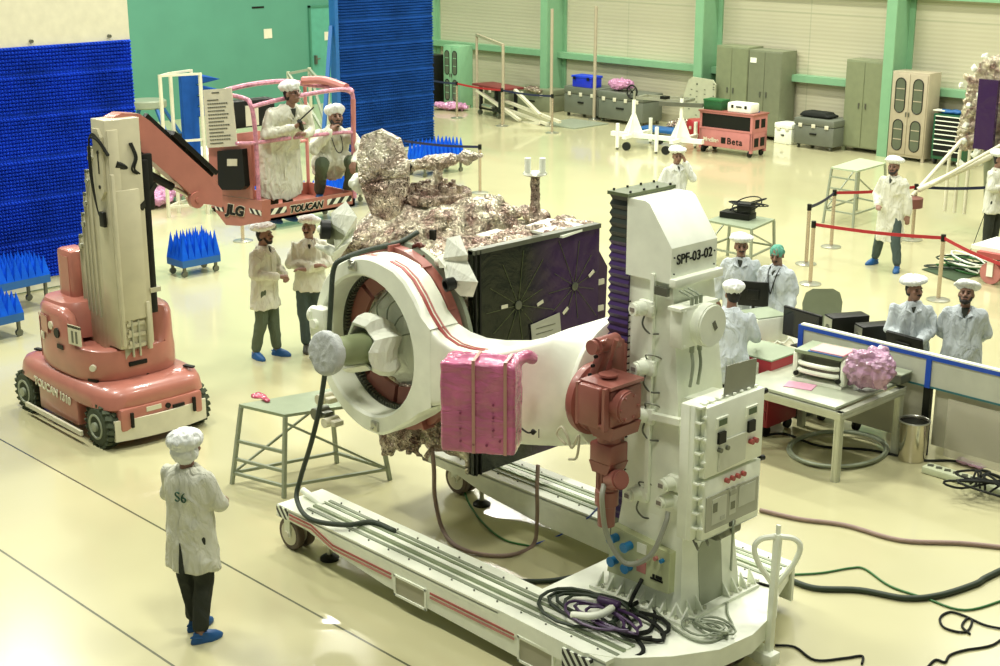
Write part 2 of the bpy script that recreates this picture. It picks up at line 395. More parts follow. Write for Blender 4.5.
t = absorber(-26.0, 20.12, 22.9, .1, 4.4, .062, M['blue2'], 'tall dark blue foam absorber wall behind the lift basket, with blue corner post', .05)
mb = MB(); mb.bx(-26.1, -25.9, 19.98, 20.08, 0, 4.4); mb.bar((-26, 19.95, 3.0), (-25.4, 19.1, .05), .08); mb.build('corner_post', M['bluef'], t)

# cone absorber trolleys
def cones(x, y, rz, nx, ny, h, label, zb=.3, cart=True):
    t = thing('foam_cone_trolley', label, 'absorber trolley', (x, y, 0), rz, 'blue foam cone blocks on low trolleys'); W = wm(t); s = .115
    mb = MB(); mb.T = W
    for i in range(nx):
        for j in range(ny):
            cx = (i - (nx - 1) / 2) * s; cy = (j - (ny - 1) / 2) * s; hh = h * random.uniform(.9, 1.05)
            mb.raw([(cx - s / 2, cy - s / 2, zb + .05), (cx + s / 2, cy - s / 2, zb + .05), (cx + s / 2, cy + s / 2, zb + .05), (cx - s / 2, cy + s / 2, zb + .05), (cx + random.uniform(-.01, .01), cy, zb + .05 + hh)],
                   [(0, 1, 4), (1, 2, 4), (2, 3, 4), (3, 0, 4)])
    mb.build('foam_cones', M['bluec'], t, None)
    mb = MB(); mb.T = W; mb.bx(-nx * s / 2, nx * s / 2, -ny * s / 2, ny * s / 2, zb - .06, zb + .05)
    mb.build('tray', M['bluef'], t)
    for a in (-1, 1):
        for b in (-1, 1):
            mb = MB(); mb.T = W; px_ = a * (nx * s / 2 - .06); py_ = b * (ny * s / 2 - .06)
            mb.bx(px_ - .02, px_ + .02, py_ - .02, py_ + .02, .1, zb - .05); mb.cyl((px_ - .02, py_, .05), (px_ + .02, py_, .05), .05); mb.build('caster', M['steel_d'], t)
    return t
cones(-19.3, 8.95, .1, 5, 8, .32, 'blue foam cone trolley at the left edge beside the big absorber wall, nearest', .42)
cones(-18.2, 8.0, .1, 6, 7, .30, 'blue foam cone trolley at the left edge standing closest to the lift', .28)
cones(-18.9, 10.15, .0, 4, 5, .30, 'low blue foam cone trolley between the absorber wall and the lift turret', .2)
cones(-19.35, 12.0, .0, 4, 6, .42, 'blue foam cone trolley right of the lift mast', .22)
q = G(212, 232); cones(q.x - 1.5, q.y + 1.6, .0, 4, 9, .4, 'blue foam cone trolley on the floor under the lift basket', .25)
q = G(300, 222); cones(q.x, q.y, .0, 5, 14, .38, 'long blue foam cone trolley behind the two men standing under the basket', .3)
q = G(352, 205); cones(q.x, q.y, .0, 4, 7, .42, 'blue foam cone trolley behind the crouching man', .3)
q = G(436, 173); cones(q.x, q.y, .0, 5, 10, .42, 'blue foam cone trolley behind the spacecraft antenna', .3)

# ================================================================ TROLLEY
W_ = M['white']; ZD = .42
tr = thing('tilting_trolley', 'large white integration trolley with red gearbox, tall column and ring arm carrying the spacecraft', 'trolley', (-7.2, 8.1, 0))
def rail(y0, y1, x0, x1, sgn, lab):
    mb = MB(); mb.bx(x0, x1, y0, y1, ZD - .03, ZD)
    # side web with shallow tip profile
    for yy in ((y0, y0 + .03), (y1 - .03, y1)):
        mb.prism([(x0, ZD - .02), (x1, ZD - .02), (x1, ZD - .34), (x0 + 1.5, ZD - .27), (x0 + .8, ZD - .2), (x0 + .45, ZD - .12), (x0, ZD - .11)], 'y', *yy)
    mb.bx(x0, x0 + .03, y0, y1, ZD - .11, ZD - .02); r = mb.build('rail', W_, tr)
    for k, (a, w, m, hh) in enumerate(((.13, .03, 'gframe', .012), (.20, .03, 'green_l', .02), (.30, .03, 'green_l', .02), (.37, .03, 'gframe', .012))):
        mb = MB(); mb.bx(x0 + .28, x1, y0 + a - w / 2, y0 + a + w / 2, ZD, ZD + hh); mb.build('guide_strip', M.get(m) or M['steel_d'], r)
    mb = MB(); mb.bx(x0 + .28, x1, y0 + .225, y0 + .275, ZD, ZD + .018); mb.build('runner', M['white2'], r)
    for k in range(14):
        mb = MB(); xx = x0 + .4 + k * .26; mb.cyl((xx, y0 + .41, ZD), (xx, y0 + .41, ZD + .012), .008, n=6)
        mb.cyl((xx, y0 + .09, ZD), (xx, y0 + .09, ZD + .012), .008, n=6); mb.build('screw', M['steel_d'], r)
    if sgn:
        for dz, m in ((0, 'redline'), (-.035, 'pinkline')):
            def zz(x): return ZD - .05 + dz if x < x0 + .5 else (ZD - .05 + dz - (x - x0 - .5) * .3 if x < x0 + .8 else ZD - .14 + dz)
            segs = [[x0 + .18, x0 + .5, x0 + .8, x0 + 1.58], [x0 + 2.06, x0 + 3.02]]
            mb = MB()
            for sg in segs:
                for a, b in zip(sg, sg[1:]): mb.bar((a, y0 - .002, zz(a)), (b, y0 - .002, zz(b)), .006, .018)
                mb.build('stripe', M[m], r); mb = MB()
            if True:
                for a, b in (((x1 - .35, ZD - .17), (x1 - .25, ZD - .20)), ((x1 - .25, ZD - .20), (x1 - .17, ZD - .13)), ((x1 - .17, ZD - .13), (x1 + .08, ZD - .15))):
                    mb.bar((a[0], y0 - .002, a[1] + dz), (b[0], y0 - .002, b[1] + dz), .006, .018)
            mb.build('stripe', M[m], r)
    return r
M['green_l'] = mat('green_grey_guide', (.30, .36, .22), .35, .3)
X0R = -10.04
r1 = rail(6.93, 7.43, X0R, -6.1, True, '')
r2 = rail(8.75, 9.25, -10.1, -6.12, False, '')
def pocket(par, x0, x1, y, z0, z1):
    mb = MB(); w = .02; d = .012
    mb.bx(x0, x1, y - d, y + .002, z1 - w, z1); mb.bx(x0, x1, y - d, y + .002, z0, z0 + w); mb.bx(x0, x0 + w, y - d, y + .002, z0, z1); mb.bx(x1 - w, x1, y - d, y + .002, z0, z1)
    mb.build('fork_pocket', M['white2'], par)
    mb = MB(); mb.bx(x0 + w, x1 - w, y - .003, y + .002, z0 + w, z1 - w); mb.build('pocket_opening', M['cream_d'], par)
pocket(r1, -8.42, -8.02, 6.93, .11, .30); pocket(r1, -6.98, -6.6, 6.93, .08, .30)
hz = stripes('hazard_black_white', (.02, .02, .015), (.80, .84, .70), .075, (1, 0, .8))
mb = MB(); mb.bx(-10.045, -9.88, 6.922, 6.93, .31, .41); mb.build('hazard_panel', hz, r1, label='black and white hazard stripes on rail end')
mb = MB(); mb.bx(-6.5, -6.22, 6.90, 6.93, .17, .39); mb.build('hazard_panel', hz, r1)
mb = MB(); mb.cyl((-9.72, 7.2, ZD), (-10.02, 7.2, ZD + .06), .03); mb.build('stud', M['white2'], r1)
# deck
deck = [(-7.2, 6.93), (-6.3, 6.91), (-6.05, 7.05), (-5.82, 7.33), (-5.65, 7.65), (-5.62, 8.0), (-5.7, 8.35), (-5.84, 8.62), (-6.02, 8.88), (-6.14, 9.2), (-6.9, 9.27), (-7.25, 9.25)]
mb = MB(); mb.prism(deck, 'z', ZD - .15, ZD + .004); dk = mb.build('deck', M['white2'], tr, 20)
mb = MB(); mb.tube([(-6.05, 9.02, ZD + .012), (-6.0, 8.72, ZD + .012), (-6.42, 8.65, ZD + .012), (-6.9, 8.72, ZD + .012)], .014, 6); mb.build('deck_gasket', M['black'], dk)
def wheel(par, x, y, r=.155, w=.07, lab=None):
    mb = MB(); mb.lathe([(r * .55, -w / 2), (r * .93, -w / 2), (r, -w * .3), (r, w * .3), (r * .93, w / 2), (r * .55, w / 2)], (x, y, r), (0, 1, 0), 24); o = mb.build('wheel', M['tyre2'], par)
    mb = MB(); mb.lathe([(r * .7, -w / 2 - .004), (r * .7, w / 2 + .004)], (x, y, r), (0, 1, 0), 20); mb.lathe([(r * .2, -w / 2 - .03), (r * .2, w / 2 + .03)], (x, y, r), (0, 1, 0), 12); mb.build('wheel_hub', M['cream'], o)
    return o
M['tyre2'] = mat('brown_poly_tyre', (.10, .07, .045), .55)
def caster(x, y):
    for dy in (-.06, .06):
        o = wheel(tr, x, y + dy)
    mb = MB(); mb.bx(x - .04, x + .04, y - .115, y - .105, .13, .30); mb.bx(x - .04, x + .04, y + .105, y + .115, .13, .30); mb.bx(x - .10, x + .10, y - .12, y + .12, .30, .325); mb.build('caster_fork', M['white'], tr)
caster(-9.93, 7.06); caster(-9.85, 9.0); caster(-5.95, 8.1); caster(-6.6, 7.0 + .25)
def jack(x, y):
    mb = MB(); mb.cyl((x, y, .02), (x, y, .35), .022); mb.cyl((x, y, .2), (x, y, .3), .04); j = mb.build('levelling_jack', M['steel'], tr)
    mb = MB(); mb.lathe([(.085, 0), (.085, .02), (.05, .045), (.02, .05)], (x, y, 0)); mb.build('jack_foot', M['black'], j)
jack(-9.52, 7.1); jack(-9.47, 8.9)
# clutter of fittings under the back rail tip
mb = MB()
for k in range(5): mb.bar((-9.75 + .12 * k, 8.85, .2 + .03 * (k % 3)), (-9.65 + .12 * k, 8.85, .36), .04, .03)
mb.cyl((-9.3, 8.85, .18), (-9.3, 8.85, .36), .03); mb.build('jack_bracket', M['cream'], tr)

# ---- tower
def prof(pts, y0, y1): m_ = MB(); m_.prism(pts, 'y', y0, y1); return m_
TY0, TY1 = 7.87, 8.36
mb = MB()
# tapered lower column (quad frustum) + flares
def frust(m_, a, b):   # a,b = (x0,x1,y0,y1,z)
    vs = []
    for x0, x1, y0, y1, z in (a, b): vs += [(x0, y0, z), (x1, y0, z), (x1, y1, z), (x0, y1, z)]
    m_.raw(vs, [(0, 1, 2, 3), (4, 5, 6, 7), (0, 1, 5, 4), (1, 2, 6, 5), (2, 3, 7, 6), (3, 0, 4, 7)])
frust(mb, (-6.80, -6.20, TY0, TY1 + .1, 1.15), (-6.80, -6.41, TY0 + .03, TY1, 3.05))
frust(mb, (-6.87, -6.14, 7.80, 8.52, ZD + .03), (-6.80, -6.20, TY0, TY1 + .1, 1.15))
tw = mb.build('column', W_, tr)
# cap (chamfered hood)
mb = MB(); mb.prism([(-6.82, 2.95), (-6.395, 2.95), (-6.395, 3.21), (-6.61, 3.50), (-6.65, 3.52), (-6.82, 3.52)], 'y', TY0 + .0, TY1 + .03); cp = mb.build('column_hood', M['white2'], tr)
mb = MB(); mb.bx(-6.40, -6.34, TY0 - .01, TY1 + .05, 2.93, 2.99, .004); mb.build('hood_lip', M['white2'], cp)
text('SPF-03-02', 'lettering', M['black'], cp, (-6.392, TY0 + .055, 3.085), (0, 1, 0), (0, 0, 1), .073, .0015, label='black lettering on the column hood')
for yy, zz in ((TY0 + .03, 3.02), (TY1, 3.02), (TY0 + .03, 3.14), (TY1, 3.12)):
    mb = MB(); mb.cyl((-6.395, yy, zz), (-6.388, yy, zz), .006, n=8); mb.build('screw', M['black'], cp)
mb = MB(); mb.bx(-7.0, -6.8, TY0 - .02, TY1 + .03, 3.525, 3.55); tp = mb.build('top_plate', mat('dark_green_plate', (.12, .15, .07), .4, .2), tr)
for yy in (7.9, 8.05, 8.2, 8.35):
    for xx in (-6.98, -6.82):
        mb = MB(); mb.cyl((xx, yy, 3.55), (xx, yy, 3.565), .009, n=8); mb.build('screw', M['black'], tp)
# bellows with pleats
M['bellow'] = mat('bellows_purple_reflection', (.045, .018, .10), .35)  # purple reflection painted into the colour of black bellows
M['bellow2'] = mat('black_bellows', (.02, .03, .02), .4)
def bellows(z0, z1, n, m):
    mb = MB(); rings = []
    for k in range(n * 2 + 1):
        z = z0 + (z1 - z0) * k / (n * 2); d = .0 if k % 2 else .014
        rings.append([(-6.985 - d, TY0 + .02 - d, z), (-6.80, TY0 + .02 - d, z), (-6.80, TY1 - .02 + d, z), (-6.985 - d, TY1 - .02 + d, z)])
    mb.loft(rings); mb.build('bellows', m, tr, 5)
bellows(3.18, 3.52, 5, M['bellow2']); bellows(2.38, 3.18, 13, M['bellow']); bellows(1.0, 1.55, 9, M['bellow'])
mb = MB(); mb.bx(-6.96, -6.80, TY0 + .05, TY1 - .05, ZD, 3.5); mb.build('slide_guide', M['steel_d'], tr)
# corner rib, ledge bars, screw row
mb = MB(); mb.bar((-6.555, TY0 - .0, 3.0), (-6.54, TY0 - .02, 1.25), .035, .03, up=(0, 1, 0)); mb.build('cover_rib', M['white2'], tw)
mb = MB(); mb.bar((-6.50, TY0 - .015, 1.93), (-6.24, TY0 - .015, 1.95), .05, .05); mb.build('ledge_bar', M['white2'], tw)
mb = MB(); mb.bx(-6.52, -6.40, TY0 - .03, TY0, 2.86, 2.92); mb.build('ledge_bar', M['steel_d'], tw)
for k in range(26):
    z = 2.75 - k * .053; mb = MB(); mb.cyl((-6.775, TY0 + .01, z), (-6.775, TY0 - .012, z), .0065, n=6); mb.build('screw', M['black'], tw)
# motors on -Y face
def limit_unit(px, py, y, s=1., m=M['white2'], lens=True):
    p = GY(px + 7, py, y + .02)
    mb = MB(); mb.box((p.x + .02, y + .0, p.z), (.13 * s, .05, .12 * s), 0, .01); mb.cyl((p.x, y, p.z), (p.x - .02, y - .09 * s, p.z), .055 * s, n=18); mb.cyl((p.x - .02, y - .09 * s, p.z), (p.x - .025, y - .115 * s, p.z), .045 * s, n=18)
    mb.cyl((p.x + .085 * s, y - .02, p.z - .02), (p.x + .085 * s, y - .02, p.z + .03), .012 * s)
    o = mb.build('sensor_unit', m, tw)
    mb = MB(); mb.box((p.x - .024, y - .118 * s, p.z), (.045 * s, .006, .03 * s)); mb.build('name_plate', mat('plate', (.25, .22, .18), .5), o)
    return p
for a, b in ((640, 307), (641, 366), (640, 414), (634, 492)):
    p = limit_unit(a, b, TY0 - .01)
    mb = MB(); mb.tube(curve_pts([p + Vector((.0, -.02, -.05)), p + Vector((.005, -.05, -.12)), p + Vector((.05, -.03, -.18)), p + Vector((.12, -.0, -.18))]), .007, 6); mb.build('cable_loop', M['steel_d'], tw)
    if b > 330:
        mb = MB(); mb.tube(curve_pts([p + Vector((.01, -.02, .05)), p + Vector((.02, -.05, .10)), p + Vector((.08, -.02, .10)), p + Vector((.12, .01, .08))]), .006, 6); mb.build('cable_loop', M['steel_d'], tw)
for a, b in ((668, 482), (666, 499)): limit_unit(a, b, TY0 - .02)
# junction box with round cover on +X face
mb = MB(); jz = 2.65
mb.mbox(Matrix.Translation((-6.30, 8.02, jz)), (.12, .38, .30), .012); mb.bx(-6.36, -6.24, 7.80, 8.23, jz + .135, jz + .158); 
mb.cyl((-6.25, 8.07, jz), (-6.17, 8.07, jz), .16, n=36); mb.cyl((-6.17, 8.07, jz), (-6.155, 8.07, jz), .15, n=36)
for k in range(4): mb.cyl((-6.245, 7.86 + (k % 2) * .33, jz - .13 + (k // 2) * .26), (-6.235, 7.86 + (k % 2) * .33, jz - .13 + (k // 2) * .26), .012, n=8)
jb = mb.build('junction_box', M['white2'], tr)
mb = MB(); mb.mbox(Matrix.Translation((-6.153, 8.09, jz + .0)) @ Matrix.Rotation(.5, 4, 'X'), (.004, .035, .07)); mb.build('name_plate', M['steel_d'], jb)
for yy in (7.97, 8.06):
    mb = MB(); mb.cyl((-6.26, yy, jz - .15), (-6.26, yy, jz - .2), .018, n=8); mb.tube(curve_pts([(-6.26, yy, jz - .2), (-6.23, yy - .02, jz - .3), (-6.24, yy - .03, jz - .45)]), .012, 8); mb.build('cable_gland', M['gframe'], jb)
for yy in (7.95, 8.0, 8.05):
    mb = MB(); mb.cyl((-6.26, yy, jz + .15), (-6.26, yy, jz + .22), .014, n=8); mb.tube([(-6.26, yy, jz + .2), (-6.28, yy - .03, jz + .235), (-6.34, yy - .05, jz + .26)], .007, 6); mb.build('cable_gland', M['gframe'], jb)
# base: splayed arch panels, flange, gussets, bolts
mb = MB(); frust(mb, (-6.97, -6.05, 7.70, 8.66, ZD + .004), (-6.97, -6.05, 7.70, 8.66, ZD + .03)); fl = mb.build('foot_flange', M['white2'], tr)
def arch(n=10): return [(y, z) for y, z in [(8.03, ZD + .03)] + [(8.17 - .14 * math.cos(PI * k / n), .86 + .12 * math.sin(PI * k / n)) for k in range(n + 1)] + [(8.31, ZD + .03)]]
def slopeX(z): return -6.14 - (z - .45) / .70 * .06
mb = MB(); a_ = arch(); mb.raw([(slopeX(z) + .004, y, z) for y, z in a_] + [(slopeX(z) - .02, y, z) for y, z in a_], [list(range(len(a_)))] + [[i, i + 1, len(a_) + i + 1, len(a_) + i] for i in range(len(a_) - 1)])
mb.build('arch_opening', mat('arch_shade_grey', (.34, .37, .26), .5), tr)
for k in range(9):
    xx = -6.92 + k * .105
    mb = MB(); mb.prism([(7.80, ZD + .03), (7.715, ZD + .03), (7.80, ZD + .13)], 'x', xx, xx + .014); mb.build('gusset', M['white2'], fl)
    mb = MB(); mb.cyl((xx + .05, 7.745, ZD + .03), (xx + .05, 7.745, ZD + .055), .016, n=6); mb.build('bolt', M['steel'], fl)
for k in range(9):
    yy = 7.76 + k * .11
    if 8.0 < yy < 8.3: continue
    mb = MB(); mb.prism([(-6.15, ZD + .03), (-6.065, ZD + .03), (-6.145, ZD + .14)], 'y', yy, yy + .014); mb.build('gusset', M['white2'], fl)
    mb = MB(); mb.cyl((-6.09, yy + .05, ZD + .03), (-6.09, yy + .05, ZD + .055), .016, n=6); mb.build('bolt', M['steel'], fl)
# cream socket panel on lower -Y face
p0 = GY(613, 543, 7.78); p1 = GY(611, 570, 7.78)
mb = MB(); mb.raw([(-6.82, 7.78, .98), (-6.24, 7.78, .93), (-6.22, 7.75, .62), (-6.83, 7.75, .60), (-6.82, 7.86, .98), (-6.24, 7.86, .93), (-6.22, 7.86, .62), (-6.83, 7.86, .60)], [(0, 1, 2, 3), (4, 5, 6, 7), (0, 1, 5, 4), (1, 2, 6, 5), (2, 3, 7, 6), (3, 0, 4, 7)])
sp_ = mb.build('socket_panel', mat('pale_green_panel', (.50, .54, .30), .45), tr)
M['sockb'] = mat('blue_socket', (.02, .22, .50), .4)
for (xx, zz) in ((-6.76, .90), (-6.62, .88), (-6.75, .72), (-6.61, .71)):
    mb = MB(); mb.cyl((xx, 7.77, zz), (xx, 7.70, zz), .034, n=14); mb.cyl((xx, 7.70, zz), (xx, 7.69, zz), .04, n=14); mb.build('socket', M['sockb'], sp_)
for xx, c in ((-6.42, M['redline']), (-6.36, M['pinkline']), (-6.30, M['sockb'])):
    mb = MB(); mb.cyl((xx, 7.78, .86), (xx, 7.745, .86), .017, n=12); mb.build('button', c, sp_)
mb = MB(); mb.bx(-6.54, -6.45, 7.755, 7.765, .70, .79); mb.build('warning_label', M['pinkline'], sp_)
mb = MB(); mb.bx(-6.55, -6.46, 7.765, 7.775, .85, .93); mb.build('switch_plate', M['white2'], sp_)
mb = MB(); mb.bx(-6.40, -6.28, 7.751, 7.757, .685, .70); mb.bx(-6.38, -6.36, 7.751, 7.757, .70, .73); mb.bx(-6.35, -6.29, 7.751, 7.757, .705, .73); mb.build('lettering', M['black'], sp_)

# ---- control cabinet
cx0, cx1, cy0, cy1, cz0, cz1 = -6.12, -5.93, 7.72, 8.40, 1.14, 2.17
mb = MB(); mb.bx(cx0, cx1 - .06, cy0 - .03, cy1, cz0, cz1, .008)
frust(mb, (cx0, cx1 - .03, cy0 + .02, cy1 + .02, cz0 - .015), (cx0, cx1, cy0 + .02, cy1 + .02, cz0 + .0))
cb = mb.build('control_cabinet', M['white2'], tr)
mb = MB(); mb.bx(-6.34, -6.115, 7.95, 8.30, 1.2, 2.1); mb.build('cabinet_mount', M['white'], cb)
mb = MB(); mb.bx(cx1 - .055, cx1, cy0 + .03, cy1 + .03, 1.62, cz1 - .01, .01); dr = mb.build('cabinet_door', M['white2'], cb)
mb = MB(); mb.bx(cx1 - .055, cx1 - .002, cy0 + .03, cy1 + .03, cz0, 1.60, .01); d2 = mb.build('cabinet_door', M['white2'], cb)
mb = MB()
for k in range(9): z = cz0 + .1 + k * .115; mb.bx(cx1 - .11, cx1 - .01, cy0 - .025, cy0 + .03, z, z + .012)
mb.bx(cx1 - .11, cx1 - .1, cy0 - .033, cy0 + .03, cz0, cz1); mb.build('cabinet_flange', M['white2'], cb)
for k in range(6):
    z = cz0 + .1 + k * .17; mb = MB(); mb.cyl((cx1 - .02, cy0 + .02, z), (cx1 + .015, cy0 + .02, z), .013, n=8); mb.build('bolt', M['white2'], cb)
for k in range(8):
    yy = cy0 + .06 + k * .085; mb = MB(); mb.box((cx1 - .06, yy, cz1 + .002), (.05, .03, .015), 0, .004); mb.build('bolt', M['white2'], cb)
fx = cx1 + .001
def plate(y, z, w, h, m, d=.008, nm='display', par=cb, x=None):
    xx = fx if x is None else x; mb = MB(); mb.bx(xx - .004, xx + d, y - w / 2, y + w / 2, z - h / 2, z + h / 2); return mb.build(nm, m, par)
for yy in (7.92, 8.27):
    plate(yy, 2.02, .13, .075, M['white2'], .014, 'display_bezel'); plate(yy, 2.02, .09, .045, mat('lcd_green', (.05, .10, .04), .2), .018)
    plate(yy, 1.90, .08, .085, M['black'], .02, 'selector_switch')
for yy in (7.90, 7.98): 
    mb = MB(); mb.cyl((fx, yy, 1.81), (fx + .03, yy, 1.81), .018, n=12); mb.build('knob', M['steel_d'], cb)
for yy in (8.27, 8.32):
    mb = MB(); mb.cyl((fx, yy, 1.78), (fx + .035, yy, 1.78), .02, n=12); mb.build('knob', M['redline'], cb)
for k in range(4):
    mb = MB(); mb.cyl((fx, 8.0 + k * .065, 1.55), (fx + .03, 8.0 + k * .065, 1.55), .019, n=12); mb.build('knob', M['redline'], cb)
mb = MB(); mb.raw([(fx + .012, 7.90, 1.64), (fx + .012, 8.21, 1.66), (fx + .012, 8.21, 1.87), (fx + .012, 7.90, 1.87), (fx, 7.90, 1.64), (fx, 8.21, 1.66), (fx, 8.21, 1.87), (fx, 7.90, 1.87)], [(0, 1, 2, 3), (4, 5, 6, 7), (0, 1, 5, 4), (1, 2, 6, 5), (2, 3, 7, 6), (3, 0, 4, 7)])
mb.build('document_pocket', mat('paper_pocket', (.66, .68, .55), .3), cb)
M['sleeve'] = mat('grey_plastic_sleeve', (.40, .41, .32), .2)
plate(8.09, 1.335, .62, .27, M['sleeve'], .008, 'drawing_sleeve', cb, fx - .002)
for yy, zz, w, h in ((7.93, 1.34, .17, .2), (8.09, 1.36, .08, .2), (8.26, 1.37, .2, .16)): plate(yy, zz, w, h, mat('paper', (.58, .60, .48), .5), .011, 'drawing_sheet', cb, fx - .002)
for yy, zz, w, h in ((7.88, 1.37, .05, .07), (8.09, 1.33, .05, .06), (8.09, 1.43, .08, .035), (7.97, 1.27, .05, .03)): plate(yy, zz, w, h, M['steel_d'] if h > .05 else M['sleeve'], .013, 'drawing_detail', cb, fx - .002)
plate(8.1, 1.18, .06, .035, M['steel_d'], .012, 'name_plate')
mb = MB(); mb.cyl((fx - .02, cy1 + .03, 2.12), (fx - .02, cy1 + .07, 2.12), .022, n=12); mb.build('latch_knob', M['black'], cb)
mb = MB(); mb.cyl((fx - .02, cy1 + .03, 1.60), (fx - .02, cy1 + .08, 1.59), .022, n=12); mb.build('latch_knob', M['black'], cb)
q0, q1, q2, q3 = GX(724, 397, -5.98), GX(755, 387, -5.98), GX(757, 358, -5.98), GX(727, 366, -5.98)
mb = MB(); mb.raw([q0, q1, q2, q3] + [v - Vector((.008, 0, 0)) for v in (q0, q1, q2, q3)], [(0, 1, 2, 3), (4, 5, 6, 7), (0, 1, 5, 4), (1, 2, 6, 5), (2, 3, 7, 6), (3, 0, 4, 7)]); mb.build('clear_sheet', mat('grey_sheet', (.28, .29, .23), .3, .3), cb, label='grey sheet standing on top of the control cabinet')
mb = MB(); mb.bx(-6.10, -5.98, 8.0, 8.3, cz0 - .1, cz0 - .01, .02); mb.build('cable_tray', M['steel_d'], cb)
for yy in (7.74, 7.86, 8.0, 8.16):
    mb = MB(); mb.tube(curve_pts([(-6.0, yy, cz0), (-5.97, yy + .02, cz0 - .07), (-6.02, yy + .08, cz0 - .1), (-6.08, yy + .1, cz0 - .02)]), .01, 6); mb.build('cable_gland', M['steel_d'], cb)

# ---- ring arm
RX, RZ, R0, RI = -9.13, 2.0, .765, .60
YF, YB = 7.3, 7.60
outline = [(0, 1)]
def yfront(x):
    t = max(0, min(1, (x + 8.35) / 1.1)); return YF + .35 * t * t * (3 - 2 * t)
def yback(x):
    t = max(0, min(1, (x + 8.5) / 1.3)); return YB + .95 * t * t * (3 - 2 * t)
XS = -8.36
tops = [(-8.95, 2.755), (-8.8, 2.725), (-8.667, 2.65), (-8.55, 2.53), (-8.46, 2.41), (XS, 2.315)]
bots = [(XS, 1.66), (-8.498, 1.564), (-8.62, 1.47), (-8.75, 1.39), (-8.88, 1.31), (-9.0, 1.25)]
mb = MB()
outer = []
a0 = math.atan2(tops[0][1] - RZ, tops[0][0] - RX); a1 = math.atan2(bots[-1][1] - RZ, bots[-1][0] - RX)
n = 54
for k in range(n):   # from a0 ccw around to a1+2pi
    a = a0 + (a1 + 2 * PI - a0) * k / n
    rr = R0 + ((math.hypot(tops[0][0] - RX, tops[0][1] - RZ) - R0) * max(0, 1 - k / 6) + (math.hypot(bots[-1][0] - RX, bots[-1][1] - RZ) - R0) * max(0, 1 - (n - k) / 6))
    outer.append((RX + rr * math.cos(a), RZ + rr * math.sin(a)))
outer += bots[::-1]
seg = 10
for k in range(1, seg): outer.append((XS, bots[0][1] + (tops[-1][1] - bots[0][1]) * k / seg))
outer += tops[::-1][:-1]
NO = len(outer)
def arm_ring(yv, chamf=0.):
    o = []; i_ = []
    for x, z in outer:
        dx, dz = x - RX, z - RZ; l = math.hypot(dx, dz); o.append((x - dx / l * chamf * (x < XS - .01), yv, z - dz / l * chamf * (x < XS - .01)))
        i_.append((RX - .05 + dx / l * (RI + chamf), yv, RZ + dz / l * (RI + chamf)))
    return o, i_
yl = [(YF, .02), (YF + .02, 0), (YB - .02, 0), (YB, .02)]
vs = []; 
for yv, c in yl:
    o, i_ = arm_ring(yv, c); vs += o + i_
fs = []
for L_ in range(4):
    b = L_ * 2 * NO
    if L_ in (0, 3): fs += [(b + k, b + (k + 1) % NO, b + NO + (k + 1) % NO, b + NO + k) for k in range(NO)]
    if L_ < 3:
        c = b + 2 * NO
        for k in range(NO):
            k2 = (k + 1) % NO
            if not (abs(outer[k][0] - XS) < 1e-6 and abs(outer[k2][0] - XS) < 1e-6): fs.append((b + k, b + k2, c + k2, c + k))
            fs.append((b + NO + k, b + NO + k2, c + NO + k2, c + NO + k))
mb.raw(vs, fs)
# handle loft
xs = [XS - .02, -8.27, -8.16, -8.05, -7.9, -7.74, -7.56, -7.38, -7.2, -7.08]
zt = [2.315, 2.25, 2.205, 2.19, 2.19, 2.24, 2.32, 2.42, 2.50, 2.53]
zb = [1.66, 1.70, 1.66, 1.58, 1.48, 1.455, 1.455, 1.46, 1.47, 1.48]
rings = []
for i, x in enumerate(xs):
    y0, y1 = yfront(x), yback(x); t = max(0, min(1, (x + 7.9) / .7)); zc = (zt[i] + zb[i]) / 2; hz_ = (zt[i] - zb[i]) / 2; yc = (y0 + y1) / 2; hy = (y1 - y0) / 2
    ring = []
    e = 14 - 12 * t   # superellipse exponent 9 -> 2
    for k in range(40):
        a = 2 * PI * k / 40; ca, sa = math.cos(a), math.sin(a)
        ring.append((x, yc + hy * math.copysign(abs(ca) ** (2 / e), ca), zc + hz_ * math.copysign(abs(sa) ** (2 / e), sa)))
    rings.append(ring)
mb.loft(rings)
arm = mb.build('ring_arm', M['white2'], tr, 40)
mb = MB(); mb.lathe([(.525, 0), (.535, .015), (.535, .045), (.515, .055)], (-7.095, 8.1, 2.0), (1, 0, 0), 48); hd = mb.build('hub_flange', M['white2'], arm)
for k in range(28):
    a = 2 * PI * k / 28; mb = MB(); c_ = Vector((-7.105, 8.1 + .495 * math.cos(a), 2.0 + .495 * math.sin(a))); mb.cyl(c_, c_ + Vector((.02, 0, 0)), .009, n=6); mb.build('bolt', M['steel_d'], hd)
# rim stripes following the upper right edge
path = [o for o in outer]
def edge_strip(y, w, m):
    pts = []
    for k in range(-14, 14):
        a = a0 - .02 + k * 0
    seq = [(RX + (R0 + .005) * math.cos(a), RZ + (R0 + .005) * math.sin(a)) for a in [PI / 2 + .15 - j * .06 for j in range(8)]] + [(x + .006, z + .006) for x, z in tops] + [(-8.27, 2.256), (-8.16, 2.211), (-8.05, 2.197), (-7.95, 2.196)]
    mb = MB(); vs = []; fs = []
    for i, (x, z) in enumerate(seq):
        yy = yfront(x) - YF + y; vs += [(x, yy, z), (x, yy + w, z), (x - .004, yy + w, z - .02), (x - .004, yy, z - .02)]
        if i: b = i * 4; fs += [(b - 4 + j, b - 4 + (j + 1) % 4, b + (j + 1) % 4, b + j) for j in range(4)]
    fs += [(0, 1, 2, 3), tuple(len(vs) - 4 + j for j in range(4))]
    mb.raw(vs, fs); mb.build('stripe', m, arm)
edge_strip(YF + .085, .028, M['redline']); edge_strip(YF + .135, .014, M['pinkline'])
